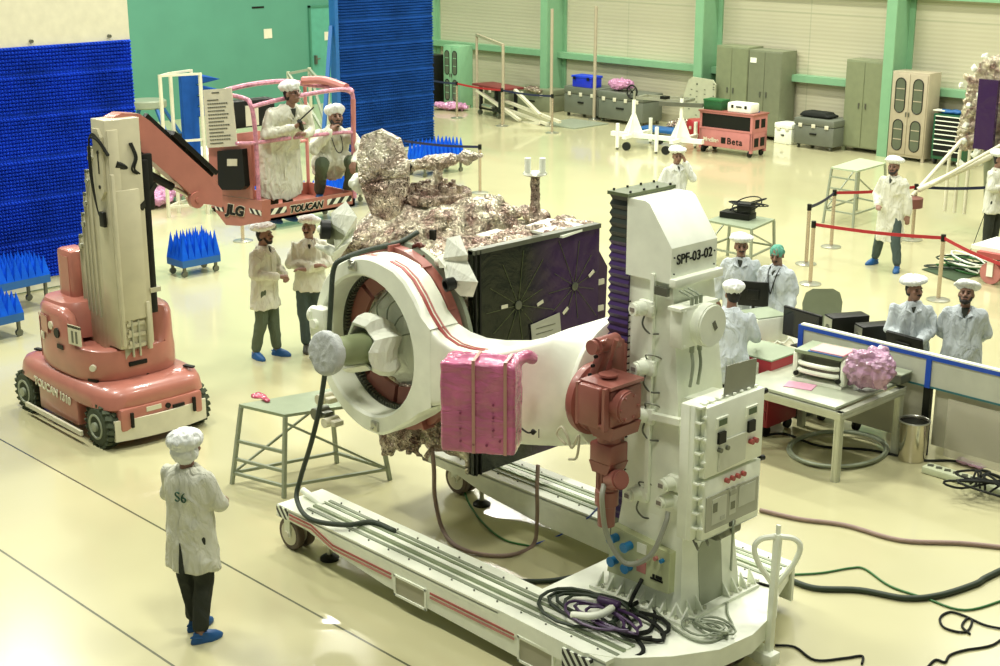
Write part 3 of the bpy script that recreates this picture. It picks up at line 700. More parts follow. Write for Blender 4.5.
# internal gear, red ring segments
RX = -9.18
mb = MB()
for k in range(110):
    a = 2 * PI * k / 110; c_ = Vector((RX + (RI - .018) * math.cos(a), YB - .03, RZ + (RI - .018) * math.sin(a)))
    mb.mbox(Matrix.Translation(c_) @ Matrix.Rotation(-a, 4, 'Y'), (.035, .05, .016))
mb.lathe([(RI + .005, -.05), (RI - .005, -.05), (RI - .005, .05), (RI + .005, .05)], (RX, YB - .02, RZ), (0, 1, 0), 60, True)
gr = mb.build('gear_ring', M['steel_d'], arm, None)
for k in range(8):
    a0_, a1_ = 2 * PI * (k + .06) / 8, 2 * PI * (k + .94) / 8; mb = MB(); vs = []; fs = []
    for j in range(9):
        a = a0_ + (a1_ - a0_) * j / 8
        for r_, y_ in ((.585, YB + .0), (.43, YB + .03), (.43, YB + .07), (.585, YB + .07)): vs.append((RX + r_ * math.cos(a), y_, RZ + r_ * math.sin(a)))
        if j: b = j * 4; fs += [(b - 4 + q, b - 4 + (q + 1) % 4, b + (q + 1) % 4, b + q) for q in range(4)]
    fs += [(0, 1, 2, 3), tuple(32 + q for q in range(4))]; mb.raw(vs, fs); mb.build('red_segment', M['redg'], arm, 30)
for a in (PI * .56, -PI * .45):
    c_ = Vector((RX + .69 * math.cos(a), YF - .01, RZ + .69 * math.sin(a))); mb = MB(); mb.box(c_, (.09, .03, .09), 0, .008); mb.cyl(c_ + Vector((.02, -.03, .02)), c_ + Vector((.02, 0, .02)), .014, n=8); mb.cyl(c_ + Vector((-.02, -.03, -.02)), c_ + Vector((-.02, 0, -.02)), .014, n=8); mb.build('lock_bracket', M['steel'], arm)
mb = MB(); c_ = GY(533, 432, 7.50)
mb.tube(curve_pts([c_ + Vector((-.14, 0, .0)), c_ + Vector((-.06, 0, -.02)), c_ + Vector((0, 0, 0))]), .008, 6); mb.cyl(c_, c_ + Vector((.04, 0, .012)), .025, .001, 8); mb.bx(c_.x + .06, c_.x + .064, c_.y - .002, c_.y + .004, c_.z - .03, c_.z + .04); mb.build('arrow_mark', M['black'], arm)
# small motor box at the left of the ring
p = GY(322, 322, 7.22); mb = MB(); mb.box(p, (.17, .13, .26), .1, .015); mb.cyl(p + Vector((-.12, 0, .05)), p + Vector((-.06, 0, .05)), .075, n=20); mb.cyl(p + Vector((0, -.1, 0)), p + Vector((0, 0, 0)), .04)
mb.tube([p + Vector((-.06, -.07, -.1)), p + Vector((-.06, -.08, .1))], .012, 6); mb.build('ring_drive_motor', M['white2'], arm)
# ---- gearbox (red)
mb = MB(); mb.bx(-6.97, -6.80, 7.84, 8.42, 1.62, 2.42, .01); mb.bx(-7.0, -6.92, 7.9, 8.3, 1.7, 2.5, .01); mb.cyl((-7.16, 8.1, 1.95), (-6.95, 8.1, 1.95), .3, n=40); cr = mb.build('carriage', M['redg'], tr)
mb = MB(); mb.lathe([(.01, 0), (.24, 0), (.27, .02), (.28, .05), (.28, .09), (.25, .10), (.25, .14), (.01, .14)], (-7.02, 7.70, 2.0), (1, .0, 0), 48); mb.build('slew_disc', M['redg'], tr)
gb_ = MB(); gc = GY(608, 403, 7.48)
gb_.box((gc.x + .02, 7.53, gc.z), (.23, .34, .28), 0, .02); gb_.box((gc.x - .03, 7.42, gc.z + .01), (.21, .25, .31), 0, .02)
gb_.prism([(gc.x - .14, gc.z - .14), (gc.x + .15, gc.z - .14), (gc.x + .12, gc.z - .24), (gc.x - .05, gc.z - .24)], 'y', 7.38, 7.68)
gb_.bx(gc.x - .15, gc.x + .15, 7.34, 7.70, gc.z + .155, gc.z + .18); gb_.bx(gc.x - .155, gc.x - .13, 7.30, 7.35, gc.z - .15, gc.z + .17); gb_.bx(gc.x + .10, gc.x + .125, 7.30, 7.35, gc.z - .15, gc.z + .17)
gb_.bx(gc.x - .15, gc.x + .12, 7.30, 7.33, gc.z - .12, gc.z - .105)
gb_.cyl((gc.x + .11, 7.47, gc.z + .02), (gc.x + .20, 7.47, gc.z + .02), .12, n=32); gb_.cyl((gc.x + .20, 7.47, gc.z + .02), (gc.x + .215, 7.47, gc.z + .02), .11, n=32)
gb_.cyl((gc.x - .02, 7.5, gc.z + .2), (gc.x - .02, 7.5, gc.z + .215), .07, n=24)
g1 = gb_.build('gearbox', M['redg'], tr)
for k in range(6):
    a = 2 * PI * k / 6; c_ = Vector((gc.x + .215, 7.47 + .09 * math.cos(a), gc.z + .02 + .09 * math.sin(a))); mb = MB(); mb.cyl(c_, c_ + Vector((.012, 0, 0)), .011, n=6); mb.build('bolt', M['redg'], g1)
mb = MB(); z = gc.z - .235; x, y = gc.x - .0, 7.5
mb.cyl((x, y, z + .01), (x, y, z - .06), .09, n=20); mb.bx(x - .105, x + .105, y - .10, y + .10, z - .22, z - .06, .02); mb.prism([(x - .105, z - .21), (x + .105, z - .21), (x + .07, z - .29), (x - .07, z - .29)], 'y', y - .1, y + .1); g2 = mb.build('gear_adapter', M['redg'], tr)
mb = MB(); mb.lathe([(.075, 0), (.075, -.16), (.088, -.17), (.088, -.28), (.068, -.29), (.065, -.45), (.03, -.46)], (x - .01, y, z - .28), (0, 0, 1), 24)
for k in range(14): a = 2 * PI * k / 14; mb.box((x - .01 + .077 * math.cos(a), y + .077 * math.sin(a), z - .36), (.012, .012, .14), a)
g3 = mb.build('electric_motor', M['redg'], tr)
mb = MB(); mb.cyl((x + .06, y - .03, z - .34), (x + .17, y - .06, z - .30), .075, n=24); mb.cyl((x + .17, y - .06, z - .30), (x + .185, y - .063, z - .296), .065, n=24); mb.build('terminal_cover', M['redg'], g3)
# hand-drive link above gearbox
a = GY(592, 388, 7.6); b = GY(607, 343, 7.62); mb = MB(); mb.bar(a, b, .08, .10, up=(0, 1, 0), bev=.02); mb.cyl(b + Vector((0, -.12, 0)), b + Vector((0, .1, 0)), .06, n=20); mb.cyl(b + Vector((0, -.17, .0)), b + Vector((.0, -.14, 0)), .055, n=20)
mb.cyl(b + Vector((.06, -.03, -.1)), b + Vector((.12, -.03, .06)), .02, n=10); mb.cyl(b + Vector((.0, -.1, .02)), b + Vector((.1, -.1, .06)), .018, n=10); g4 = mb.build('drive_link', M['redg'], tr)
for k in range(3):
    c_ = a.lerp(b, .35 + .2 * k); mb = MB(); mb.cyl(c_ + Vector((0, -.09, 0)), c_ + Vector((0, -.07, 0)), .014, n=8); mb.build('bolt', M['black'], g4)
mb = MB(); mb.bx(-6.88, -6.80, 7.72, 7.86, 2.0, 2.46, .01); mb.build('carriage_side', M['redg'], tr)
# conduit from the motor down to the socket panel and up to the cabinet
mb = MB(); mb.tube(curve_pts([(x + .05, y - .1, z - .36), GY(602, 500, 7.35), GY(607, 535, 7.45), GY(625, 563, 7.55), GY(650, 556, 7.62), GY(665, 525, 7.7), GY(668, 512, 7.75)]), .02, 8); mb.build('conduit', mat('grey_conduit', (.33, .34, .27), .5), tr)
# tow bar
tbase = G(762, 664, .12); 
mb = MB(); c_ = GX(760, 650, -5.45); c2 = GX(777, 541, -5.45)
tb = Vector((-5.655, 8.264, .1)); tt = Vector((-5.655, 8.30, 1.12))
mb.bar(tb, tt, .055, .05, up=(1, 0, 0), bev=.006); mb.bar(tt, tt + Vector((0, 0, .07)), .02, .03, up=(1, 0, 0))
q = tt + Vector((0, 0, -.02))
for s_ in (-1, 1):
    mb.tube(curve_pts([q + Vector((.69 * a * s_, .72 * a * s_, b)) for a, b in ((0, 0), (.12, -.02), (.17, -.09), (.13, -.22), (.05, -.34), (0, -.42))]), .022, 8)
tbo = mb.build('tow_bar', M['white2'], tr)
mb = MB(); mb.box((-5.66, 8.25, .13), (.16, .12, .1), 0, .01); mb.bx(-5.85, -5.7, 8.2, 8.36, .1, .16); mb.build('tow_bar_hinge', M['white'], tr)
# ================================================================ SPACECRAFT
sc = thing('spacecraft', 'foil-wrapped spacecraft with black side panel and cloth-covered dish, mounted on the white ring arm', 'spacecraft', (-9.36, 8.6, .8))
SX0, SX1, SY0, SY1, SZ0, SZ1 = -10.25, -8.56, 7.98, 9.42, .9, 2.74
mb = MB(); mb.bx(SX0, SX1, SY0, SY1, SZ0, SZ1)
mb.chain([(-9.5, 8.5, 2.74), (-9.4, 8.9, 2.76)], [.25, .3])
for k in range(46):
    c_ = (random.uniform(-10.25, -8.7), random.uniform(7.85, 8.5), random.uniform(2.45, 2.80)); mb.ell(c_, (random.uniform(.07, .2), random.uniform(.07, .16), random.uniform(.05, .13)), 8)
for k in range(22):
    c_ = (random.uniform(-9.9, -8.75), random.uniform(7.8, 8.2), random.uniform(1.05, 1.45)); mb.ell(c_, (random.uniform(.08, .16), random.uniform(.07, .16), random.uniform(.07, .13)), 8)
body = remesh(mb, 'foil_body', M['foil'], sc, .035, 0, crumple(.045, 5.), sharp=25)
# top hump with round deck and boom
def cr(mb, name, m, vox, amp, s, sharp=25, par=sc, **k): return remesh(mb, name, m, par, vox, 0, crumple(amp, s), sharp=sharp, **k)
hc = GY(432, 205, 8.75)
mb = MB(); mb.lathe([(.75, -.45), (.62, -.25), (.42, -.02), (.36, .04), (.02, .05)], (hc.x, 8.75, hc.z), (.0, 0, 1), 28)
mb.cap(GY(395, 215, 8.6), GY(380, 245, 8.3), .22, .3); mb.cap(GY(470, 230, 8.8), GY(540, 245, 9.1), .16, .12)
cr(mb, 'foil_hump', M['foil2'], .03, .035, 5.)
mb = MB(); rc = Vector((hc.x + .03, 8.75, hc.z + .04)); mb.lathe([(.33, 0), (.35, .03), (.35, .09), (.33, .12), (.30, .10), (.02, .10)], rc, (0, 0, 1), 40)
cr(mb, 'round_deck', M['foil3'], .022, .012, 9.)
for k in range(50):
    mb = MB(); a = random.uniform(0, 2 * PI); r_ = random.uniform(.05, .29); c_ = rc + Vector((r_ * math.cos(a), r_ * math.sin(a), .13)); mb.box(c_, (random.uniform(.02, .07), random.uniform(.02, .06), random.uniform(.03, .09)), a); mb.build('deck_fitting', M['foil3'], sc)
# boom on the deck
b0 = GY(408, 166, 8.75); b1 = GY(482, 155, 8.8)
mb = MB(); mb.cap(b0, b0.lerp(b1, .35), .06, .05); mb.cap(b0.lerp(b1, .3), b0.lerp(b1, .62), .075, .06); mb.cap(b0.lerp(b1, .6), b0.lerp(b1, .9), .035, .045); mb.ell(b0.lerp(b1, .8), (.07, .07, .075)); mb.cap(b0.lerp(b1, .85), b1, .02, .02); mb.cyl(b0.lerp(b1, .45), rc + Vector((0, 0, .08)), .05)
cr(mb, 'boom', M['foil2'], .015, .012, 14.)
mb = MB(); c_ = b0 + Vector((.06, -.06, -.02)); mb.mbox(Matrix.Translation(c_) @ Matrix.Rotation(.5, 4, 'Y'), (.06, .05, .13), .01); mb.build('boom_clamp', M['black'], sc)
# antenna dish wrapped in foil (facing left-front), at px 362-412,134-210
dc = GY(386, 178, 8.35)
n_ = Vector((.42, -.88, .12)).normalized(); 
def basis(nrm, up=(0, 0, 1)):
    n = Vector(nrm).normalized(); x = Vector(up).cross(n).normalized(); y = n.cross(x); m_ = Matrix((x, y, n)).transposed().to_4x4(); return m_
Bd = Matrix.Translation(dc) @ basis(n_) @ Matrix.Rotation(.12, 4, 'Z')
out = [(-.17, .37), (-.01, .41), (.15, .32), (.21, .1), (.2, -.12), (.10, -.33), (-.02, -.38), (-.14, -.30), (-.23, -.02), (-.23, .2)]
for half, mm_ in ((1, 'foil2'), (-1, 'foil3')):
    o2 = [(x, y) for x, y in out if y * half > -.03] + [(-.23, -.0), (.2, -.0)]
    hull([Bd @ Vector((x * 1.1, y * 1.06, .05)) for x, y in o2] + [Bd @ Vector((x * 1.14, y * 1.09, -.02)) for x, y in o2] + [Bd @ Vector((x * .7, y * .75, -.2)) for x, y in o2] + [Bd @ Vector((.0, .1 * half, .10))], 'antenna_cover', M[mm_], sc, 10)
mb = MB(); mb.mbox(Bd @ Matrix.Translation((0, .0, .05)) @ Matrix.Rotation(.15, 4, 'Z'), (.46, .018, .05)); mb.cap(Bd @ Vector((-.05, .0, .06)), Bd @ Vector((.16, .28, .05)), .015)
cr(mb, 'cover_seam', M['foil'], .012, .004, 14.)
# black side panel, purple glass reflection painted toward its far end, radial creases
def panel_mat():
    m = bpy.data.materials.new('black_panel_film'); m.use_nodes = True; nt = m.node_tree; N = nt.nodes; L = nt.links; p = N['Principled BSDF']
    p.inputs['Roughness'].default_value = .22; p.inputs['Metallic'].default_value = .25
    g = N.new('ShaderNodeNewGeometry'); s = N.new('ShaderNodeSeparateXYZ'); L.new(g.outputs['Position'], s.inputs[0])
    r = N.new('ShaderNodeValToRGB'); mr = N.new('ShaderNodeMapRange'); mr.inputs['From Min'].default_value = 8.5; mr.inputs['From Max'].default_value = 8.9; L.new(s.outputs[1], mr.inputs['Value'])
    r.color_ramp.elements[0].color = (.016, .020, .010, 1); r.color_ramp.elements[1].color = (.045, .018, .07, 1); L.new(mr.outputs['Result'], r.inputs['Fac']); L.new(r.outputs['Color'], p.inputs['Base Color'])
    n3 = N.new('ShaderNodeTexNoise'); n3.inputs['Scale'].default_value = 2.2; n3.inputs['Detail'].default_value = 6; n3.inputs['Distortion'].default_value = 2; L.new(g.outputs['Position'], n3.inputs['Vector'])
    b = N.new('ShaderNodeBump'); b.inputs['Strength'].default_value = .5; b.inputs['Distance'].default_value = .03; L.new(n3.outputs['Fac'], b.inputs['Height']); L.new(b.outputs['Normal'], p.inputs['Normal']); return m
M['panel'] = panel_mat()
PXX = -8.5; mb = MB(); y0, y1, z0, z1 = 7.9, 9.44, .86, 2.83; n = 44
def ph(y, z):
    h = 0
    for cy_, cz_ in ((8.42, 2.28), (9.12, 2.32), (8.6, 1.2)):
        dy, dz = y - cy_, z - cz_; r_ = math.hypot(dy, dz) + 1e-3; a = math.atan2(dz, dy)
        h += .010 * math.exp(-r_ / .35) * abs(math.sin(a * 9 + cy_)) ** 3 - .012 * math.exp(-(r_ / .05) ** 2)
    return h + .004 * noise.noise(Vector((y * 6, z * 6, 0)))
vs = [(PXX + ph(y0 + (y1 - y0) * i / n, z0 + (z1 - z0) * j / n) * (0 < i < n and 0 < j < n), y0 + (y1 - y0) * i / n, z0 + (z1 - z0) * j / n) for j in range(n + 1) for i in range(n + 1)]
fs = [(j * (n + 1) + i, j * (n + 1) + i + 1, (j + 1) * (n + 1) + i + 1, (j + 1) * (n + 1) + i) for j in range(n) for i in range(n)]
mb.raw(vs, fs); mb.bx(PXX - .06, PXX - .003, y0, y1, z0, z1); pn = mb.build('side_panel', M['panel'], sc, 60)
for yy in (y0 + .02, y0 + .07):
    mb = MB(); mb.bx(PXX - .06, PXX + .018, yy - .008, yy + .008, z0, z1); mb.build('panel_edge', M['black'], pn)
mb = MB(); mb.bx(PXX - .06, PXX + .018, y0, y1, z1 - .03, z1 + .01); mb.build('panel_edge', M['steel_d'], pn)
mb = MB(); mb.bx(PXX - .09, PXX - .06, y0 - .02, y0 + .02, z0, z1); mb.build('panel_edge', M['foil2'], pn)
for cy_, cz_ in ((8.42, 2.28), (9.12, 2.32)):
    mb = MB(); mb.lathe([(.035, 0), (.04, .012), (.02, .015)], (PXX, cy_, cz_), (1, 0, 0), 12); mb.build('vent_boss', M['steel_d'], pn)
    for k in range(11):
        a = k * 2 * PI / 11 + .3; r_ = random.uniform(.2, .5); mb = MB(); mb.bar((PXX + .006, cy_ + .05 * math.cos(a), cz_ + .05 * math.sin(a)), (PXX + .006, cy_ + r_ * math.cos(a), max(z0 + .05, cz_ + r_ * math.sin(a))), .0035, .004); mb.build('film_crease', mat('crease_olive', (.10, .12, .05), .3, .3), pn)
for yy, zz, a in ((8.25, 2.30, 0), (8.68, 2.25, .3), (9.0, 2.12, .6), (9.33, 2.40, .6), (9.3, 1.9, .5)):
    mb = MB(); mb.mbox(Matrix.Translation((PXX + .012, yy, zz)) @ Matrix.Rotation(a, 4, 'X'), (.006, .075, .03)); mb.build('tape_tag', M['cream'], pn)
mb = MB(); mb.mbox(Matrix.Translation((PXX + .02, 8.75, 1.98)) @ Matrix.Rotation(.12, 4, 'X'), (.006, .36, .24)); lc = mb.build('label_card', mat('cream_paper_card', (.42, .42, .33), .35), pn)
for k in range(3): mb = MB(); mb.bx(PXX + .022, PXX + .026, 8.62, 8.86 - .03 * k, 2.03 - k * .05, 2.036 - k * .05); mb.build('card_line', M['steel_d'], pn)
# second panel further back with warm foil end (seen right of panel)
mb = MB(); mb.prism([(9.5, 1.2), (9.75, 1.3), (9.78, 2.35), (9.5, 2.75)], 'x', -9.4, -8.7); mb.build('rear_panel', mat('dark_plum_panel', (.06, .03, .07), .35, .3), sc)
for zz in (2.2, 1.95):
    mb = MB(); mb.bx(-8.71, -8.68, 9.55, 9.72, zz, zz + .05); mb.build('tape_tag', M['cream'], sc)
# top patches: white radiator sheets and foil crumples
for p_, w, h_, a in (((452, 247), .5, .26, .1), ((500, 238), .35, .25, .0), ((555, 228), .5, .42, .1)):
    q = GY(*p_, 8.6) if p_[0] < 520 else GY(*p_, 9.1); mb = MB(); mb.mbox(Matrix.Translation((q.x, q.y, max(q.z, 2.79))) @ Matrix.Rotation(a, 4, 'Z') @ Matrix.Rotation(.05, 4, 'X'), (w, h_, .02)); mb.build('radiator_sheet', M['white2'], sc)
mb = MB()
for k in range(50):
    y_ = random.uniform(8.0, 9.45); mb.ell((random.uniform(-8.9, -8.58), y_, 2.79), (random.uniform(.04, .1), random.uniform(.04, .1), random.uniform(.03, .07)), 7)
for k in range(16): mb.ell((random.uniform(-9.8, -8.7), random.uniform(9.2, 9.5), 2.8), (.12, .08, .06), 7)
cr(mb, 'foil_trim', M['foil3'], .02, .02, 12.)
# sensor mast
m0 = GY(535, 218, 9.0); m1 = GY(535, 175, 9.0); mb = MB(); mb.lathe([(.075, 0), (.05, .06), (.042, (m1.z - m0.z) * .5), (.045, m1.z - m0.z)], m0, (0, 0, 1), 16); cr(mb, 'sensor_mast', M['foil3'], .012, .01, 16.)
mb = MB(); mb.lathe([(.10, 0), (.11, .01), (.10, .025)], m1, (0, 0, 1), 24); mt = mb.build('mast_plate', M['steel'], sc)
for s_ in (-1, 1):
    c_ = m1 + Vector((.045 * s_, .045 * s_, .02)); mb = MB(); mb.cyl(c_, c_ + Vector((0, 0, .13)), .028, n=16); mb.build('antenna_rod', M['white2'], mt)
# adapter rings behind arm
mb = MB(); mb.lathe([(.66, .0), (.72, .02), (.74, .12), (.66, .12)], (RX, YB + .0, RZ), (0, 1, 0), 64, True); mb.build('adapter_ring', M['gframe'], sc)
mb = MB(); mb.lathe([(.74, .0), (.82, .03), (.82, .07), (.74, .07)], (RX, YB + .12, RZ), (0, 1, 0), 64, True); mb.build('adapter_ring', M['gframe'], sc, label='green outer adapter ring')
mb = MB(); mb.lathe([(.60, .0), (.80, .0), (.80, .09), (.60, .09)], (RX, YB + .02, RZ), (0, 1, 0), 64, True)
for k in range(12):
    a = 2 * PI * k / 12; mb.mbox(Matrix.Translation((RX + .76 * math.cos(a), YB + .03, RZ + .76 * math.sin(a))) @ Matrix.Rotation(-a, 4, 'Y'), (.12, .12, .02))
mb.build('red_clamp_ring', M['redg'], sc)
# white cloth cone inside ring and nozzle
mb = MB(); mb.lathe([(.44, .26), (.40, .14), (.28, .04), (.02, .0)], (RX, YB - .06, RZ), (0, 1, 0), 40)
mb.lathe([(.44, .30), (.42, .26), (.02, .26)], (RX, YB - .04, RZ), (0, 1, 0), 40)
remesh(mb, 'engine_bay_cloth', M['cloth'], sc, .022, 0, wrinkle(.035, 4), sharp=60)
for k in range(5):
    a = .3 + k * .55; mb = MB(); mb.tube(curve_pts([(RX + .1 * math.cos(a), YB - .08, RZ + .1 * math.sin(a)), (RX + .3 * math.cos(a + .1), YB - .06, RZ + .3 * math.sin(a + .1)), (RX + .4 * math.cos(a - .05), YB + .06, RZ + .4 * math.sin(a - .05))]), .007, 5); mb.build('cloth_seam', M['gframe'], sc)
na, nb = GY(385, 345, 7.45), GY(327, 353, 6.80)
dv = (nb - na).normalized(); mb = MB(); mb.cyl(na, nb, .14, .115, 28); nz_ = mb.build('engine_nozzle', mat('olive_nozzle', (.22, .26, .13), .4), sc)
mb = MB(); mb.lathe([(.17, -.05), (.185, .0), (.18, .04), (.15, .055), (.02, .06)], nb, dv, 36); remesh(mb, 'nozzle_cap', M['cover'], sc, .012, 1, wrinkle(.008, 14), label='quilted white fabric cap over the nozzle')
# cloth petals around the nozzle
mb = MB(); mid = na.lerp(nb, .38); ux = dv.orthogonal().normalized(); uy = dv.cross(ux); rings = []
for (t_, r_) in ((-.02, .2), (.08, .25), (.16, .26), (.25, .24), (.31, .2), (.30, .18), (.22, .215), (.14, .23), (.07, .22), (.0, .18)):
    rings.append([na + dv * (t_ + .05 * math.sin(3 * a + 1)) + (ux * math.cos(a) + uy * math.sin(a)) * r_ * (.92 + .14 * math.sin(5 * a) + .09 * math.sin(3 * a + 2) + .05 * math.sin(9 * a)) for a in [2 * PI * k / 18 + .12 * math.sin(k * 5) for k in range(18)]])
nn = 18; vs = [v for r_ in rings for v in r_]; fs = [(j * nn + i, j * nn + (i + 1) % nn, ((j + 1) % 10) * nn + (i + 1) % nn, ((j + 1) % 10) * nn + i) for j in range(10) for i in range(nn)]
mb.raw(vs, fs); mb.build('nozzle_cloth', M['cloth'], sc, 14)
# thruster cover shapes (white cloth pieces with dark lens)
def cloth_lump(pts, rs, name='thruster_cover', amp=.03, vox=.016, m='cloth'):
    mb = MB(); mb.chain(pts, rs, 10); return remesh(mb, name, M[m], sc, vox, 1, crumple(amp, 7.), sharp=40)
def hp(ps, y0, y1, k=.8, name='thruster_cover', m='cloth'):
    cx = sum(p[0] for p in ps) / len(ps); cy = sum(p[1] for p in ps) / len(ps)
    return hull([GY(px, py, y0 + .05 * math.sin(i * 2.3)) for i, (px, py) in enumerate(ps)] + [GY(cx + (px - cx) * k, cy + (py - cy) * k, y1) for px, py in ps], name, M[m], sc)
hp([(331, 213), (346, 201), (357, 217), (356, 229), (346, 242), (335, 250), (343, 228), (332, 222)], 7.62, 7.85)
hp([(337, 246), (356, 222), (352, 240), (340, 258), (333, 262), (330, 255)], 7.62, 7.8)
hp([(325, 222), (340, 219), (345, 236), (338, 247), (327, 243)], 7.60, 7.7, 1., 'thruster_recess', 'olive')
c_ = GY(330, 230, 7.58); mb = MB(); mb.lathe([(.085, 0), (.085, .08), (.05, .09), (.05, .05), (.01, .05)], c_, (-.5, -.8, .1), 20); l_ = mb.build('thruster_nozzle', M['black'], sc)
mb = MB(); mb.ell(c_ + Vector((-.04, -.065, .01)), .04); mb.build('nozzle_plug', M['white2'], l_)
cloth_lump([GY(318, 246, 7.55), GY(332, 252, 7.6)], [.03, .05], amp=.015)
hp([(447, 238), (460, 235), (468, 255), (465, 268), (452, 268), (443, 258)], 7.66, 7.9)
hp([(443, 262), (466, 258), (478, 282), (473, 297), (460, 296), (446, 280)], 7.62, 7.9)
hp([(438, 258), (448, 254), (446, 268), (439, 268)], 7.64, 7.8)
cloth_lump([GY(438, 262, 7.74), GY(446, 258, 7.74)], [.04, .04], amp=.01)
c_ = GY(454, 283, 7.58); mb = MB(); mb.lathe([(.05, 0), (.055, .08), (.04, .085), (.03, .04), (.01, .04)], c_, (-.2, -.9, -.1), 18); mb.build('thruster_nozzle', M['black'], sc)
cloth_lump([GY(358, 183, 8.3), GY(368, 190, 8.35)], [.09, .06], amp=.03)
# lower foil bundle under ring
mb = MB()
for k in range(46):
    u_ = random.random(); q = GY(385 + 58 * u_, 440 - 26 * u_ + random.uniform(-6, 12), 7.78); mb.ell(q, (random.uniform(.05, .12), random.uniform(.05, .1), random.uniform(.03, .08)), 8)
for k in range(10):
    q = GY(random.uniform(395, 445), random.uniform(425, 452), 7.7); r_ = GY(q.x, 0, 1); mb.cap(q, q + Vector((random.uniform(-.15, .15), random.uniform(-.1, .1), random.uniform(-.12, .02))), .03, .015)
cr(mb, 'lower_foil', M['foil3'], .018, .025, 12.)
for (px, py), r_, m_ in (((326, 398), .05, 'cream'), ((322, 412), .055, 'steel_d'), ((332, 421), .045, 'cream')):
    q = GY(px, py, 7.42); mb = MB(); mb.cyl(q + Vector((0, -.09, 0)), q + Vector((0, .06, 0)), r_, n=14); mb.mbox(Matrix.Translation(q + Vector((.05, .0, 0))), (.12, .1, .05), .01); mb.build('lock_unit', M[m_], sc)
# dark lump clutter above ring
mb = MB()
for k in range(30):
    q = GY(random.uniform(385, 425), random.uniform(243, 262), 7.75); mb.cap(q, q + Vector((random.uniform(-.12, .12), random.uniform(-.05, .1), random.uniform(-.07, .05))), .02, .012)
cr(mb, 'harness_bundle', mat('brown_harness', (.13, .05, .035), .35, .5), .012, .01, 14.)
for k in range(6):
    mb = MB(); q = GY(400 + k * 9, 255 + k * 8, 7.72); mb.tube(curve_pts([q, q + Vector((.08, .03, .06)), q + Vector((.2, .05, .0))]), .012, 6); mb.build('harness', M['steel_d'] if k % 2 else M['redg'], sc)
for a in ((423, 238), (433, 238)):
    q = GY(*a, 8.2); mb = MB(); mb.box(q, (.05, .04, .14), .3); mb.build('strap', M['black'], sc)
# foil skirt along the left of the panel
mb = MB()
for k in range(40):
    z = random.uniform(1.2, 2.7); mb.ell((random.uniform(-8.80, -8.6), random.uniform(7.8, 8.0), z), (.06, .06, random.uniform(.05, .12)), 7)
cr(mb, 'foil_skirt', M['foil'], .02, .025, 10.)

# hose into the ring (black)
cable('black_hose', [GY(418, 232, 7.9), GY(398, 243, 7.7), GY(368, 250, 7.5), GY(345, 258, 7.28), GY(334, 268, 7.2), GY(331, 300, 7.15), GY(328, 345, 7.1), GY(321, 400, 7.05), GY(312, 440, 7.0), GY(300, 480, 7.0), G(297, 500, .55), G(310, 519, .50), G(345, 525, .47), G(372, 522, .46), G(395, 531, .45)], .022, mat('green_black_hose', (.03, .045, .025), .6, bump=.6, bscale=80), 'thick black hose hanging over the ring arm down to the front rail', 'hose')

# pink wrapped box
def pinkfilm(name, c, rough=.25, tr=.15):
    m = mat(name, c, rough, var=.22, vscale=4, bump=.0, coat=.6)
    nt = m.node_tree; N = nt.nodes; L = nt.links; p = N['Principled BSDF']; tc = [n for n in N if n.type == 'TEX_COORD'][0]
    n3 = N.new('ShaderNodeTexNoise'); n3.inputs['Scale'].default_value = 3; n3.inputs['Detail'].default_value = 6; n3.inputs['Distortion'].default_value = 2.
    mp = N.new('ShaderNodeMapping'); mp.inputs['Scale'].default_value = (1, 1, 3); L.new(tc.outputs['Object'], mp.inputs['Vector']); L.new(mp.outputs['Vector'], n3.inputs['Vector'])
    b = N.new('ShaderNodeBump'); b.inputs['Strength'].default_value = .6; b.inputs['Distance'].default_value = .05; L.new(n3.outputs['Fac'], b.inputs['Height']); L.new(b.outputs['Normal'], p.inputs['Normal']); return m
M['pinkw'] = pinkfilm('pink_plastic_wrap', (.54, .13, .25))
bc = GY(479, 407, 7.02); bt = thing('wrapped_box', 'box wrapped in bright pink plastic with tape, fixed to the ring arm handle', 'wrapped box', (bc.x, 7.06, bc.z - .34), math.radians(34))
mb = MB(); mb.T = wm(bt); mb.bx(-.30, .27, -.13, .17, 0, .71, .02)
mb.chain([(.20, .12, .66), (.28, .22, .68), (.32, .28, .65)], [.07, .05, .055], 10); mb.cap((-.2, .03, .69), (.15, .06, .71), .05, .03)
remesh(mb, 'plastic_wrap', M['pinkw'], bt, .018, 1, lambda p: crumple(.016, 5)(p) * (1 if p.z > 1.95 else .3), sharp=50)
for xx in (-.04, .20):
    mb = MB(); mb.T = wm(bt); mb.bx(xx - .012, xx + .012, -.146, -.138, .01, .73); mb.bx(xx - .012, xx + .012, -.146, .1, .725, .735); mb.build('tape_strip', mat('tan_tape', (.50, .26, .2), .3), bt)
for xx, zz in ((-.12, .10), (-.12, .2), (-.12, .32), (-.02, .08), (.08, .08), (.13, .20), (.13, .30), (.13, .40), (.18, .12)):
    mb = MB(); mb.T = wm(bt); mb.cyl((xx - .02, -.138, zz), (xx - .02, -.146, zz), .01, n=8); mb.build('screw_mark', mat('maroon', (.22, .03, .08), .5), bt)
M['pinkv'] = pinkfilm('violet_pink_plastic', (.50, .29, .42))
# ================================================================ MOBILE LIFT
R_ = M['red']
lf = thing('mobile_lift', 'salmon-red mobile mast lift with beige telescopic mast and raised basket', 'mast lift', (-14.3, 7.68, 0))
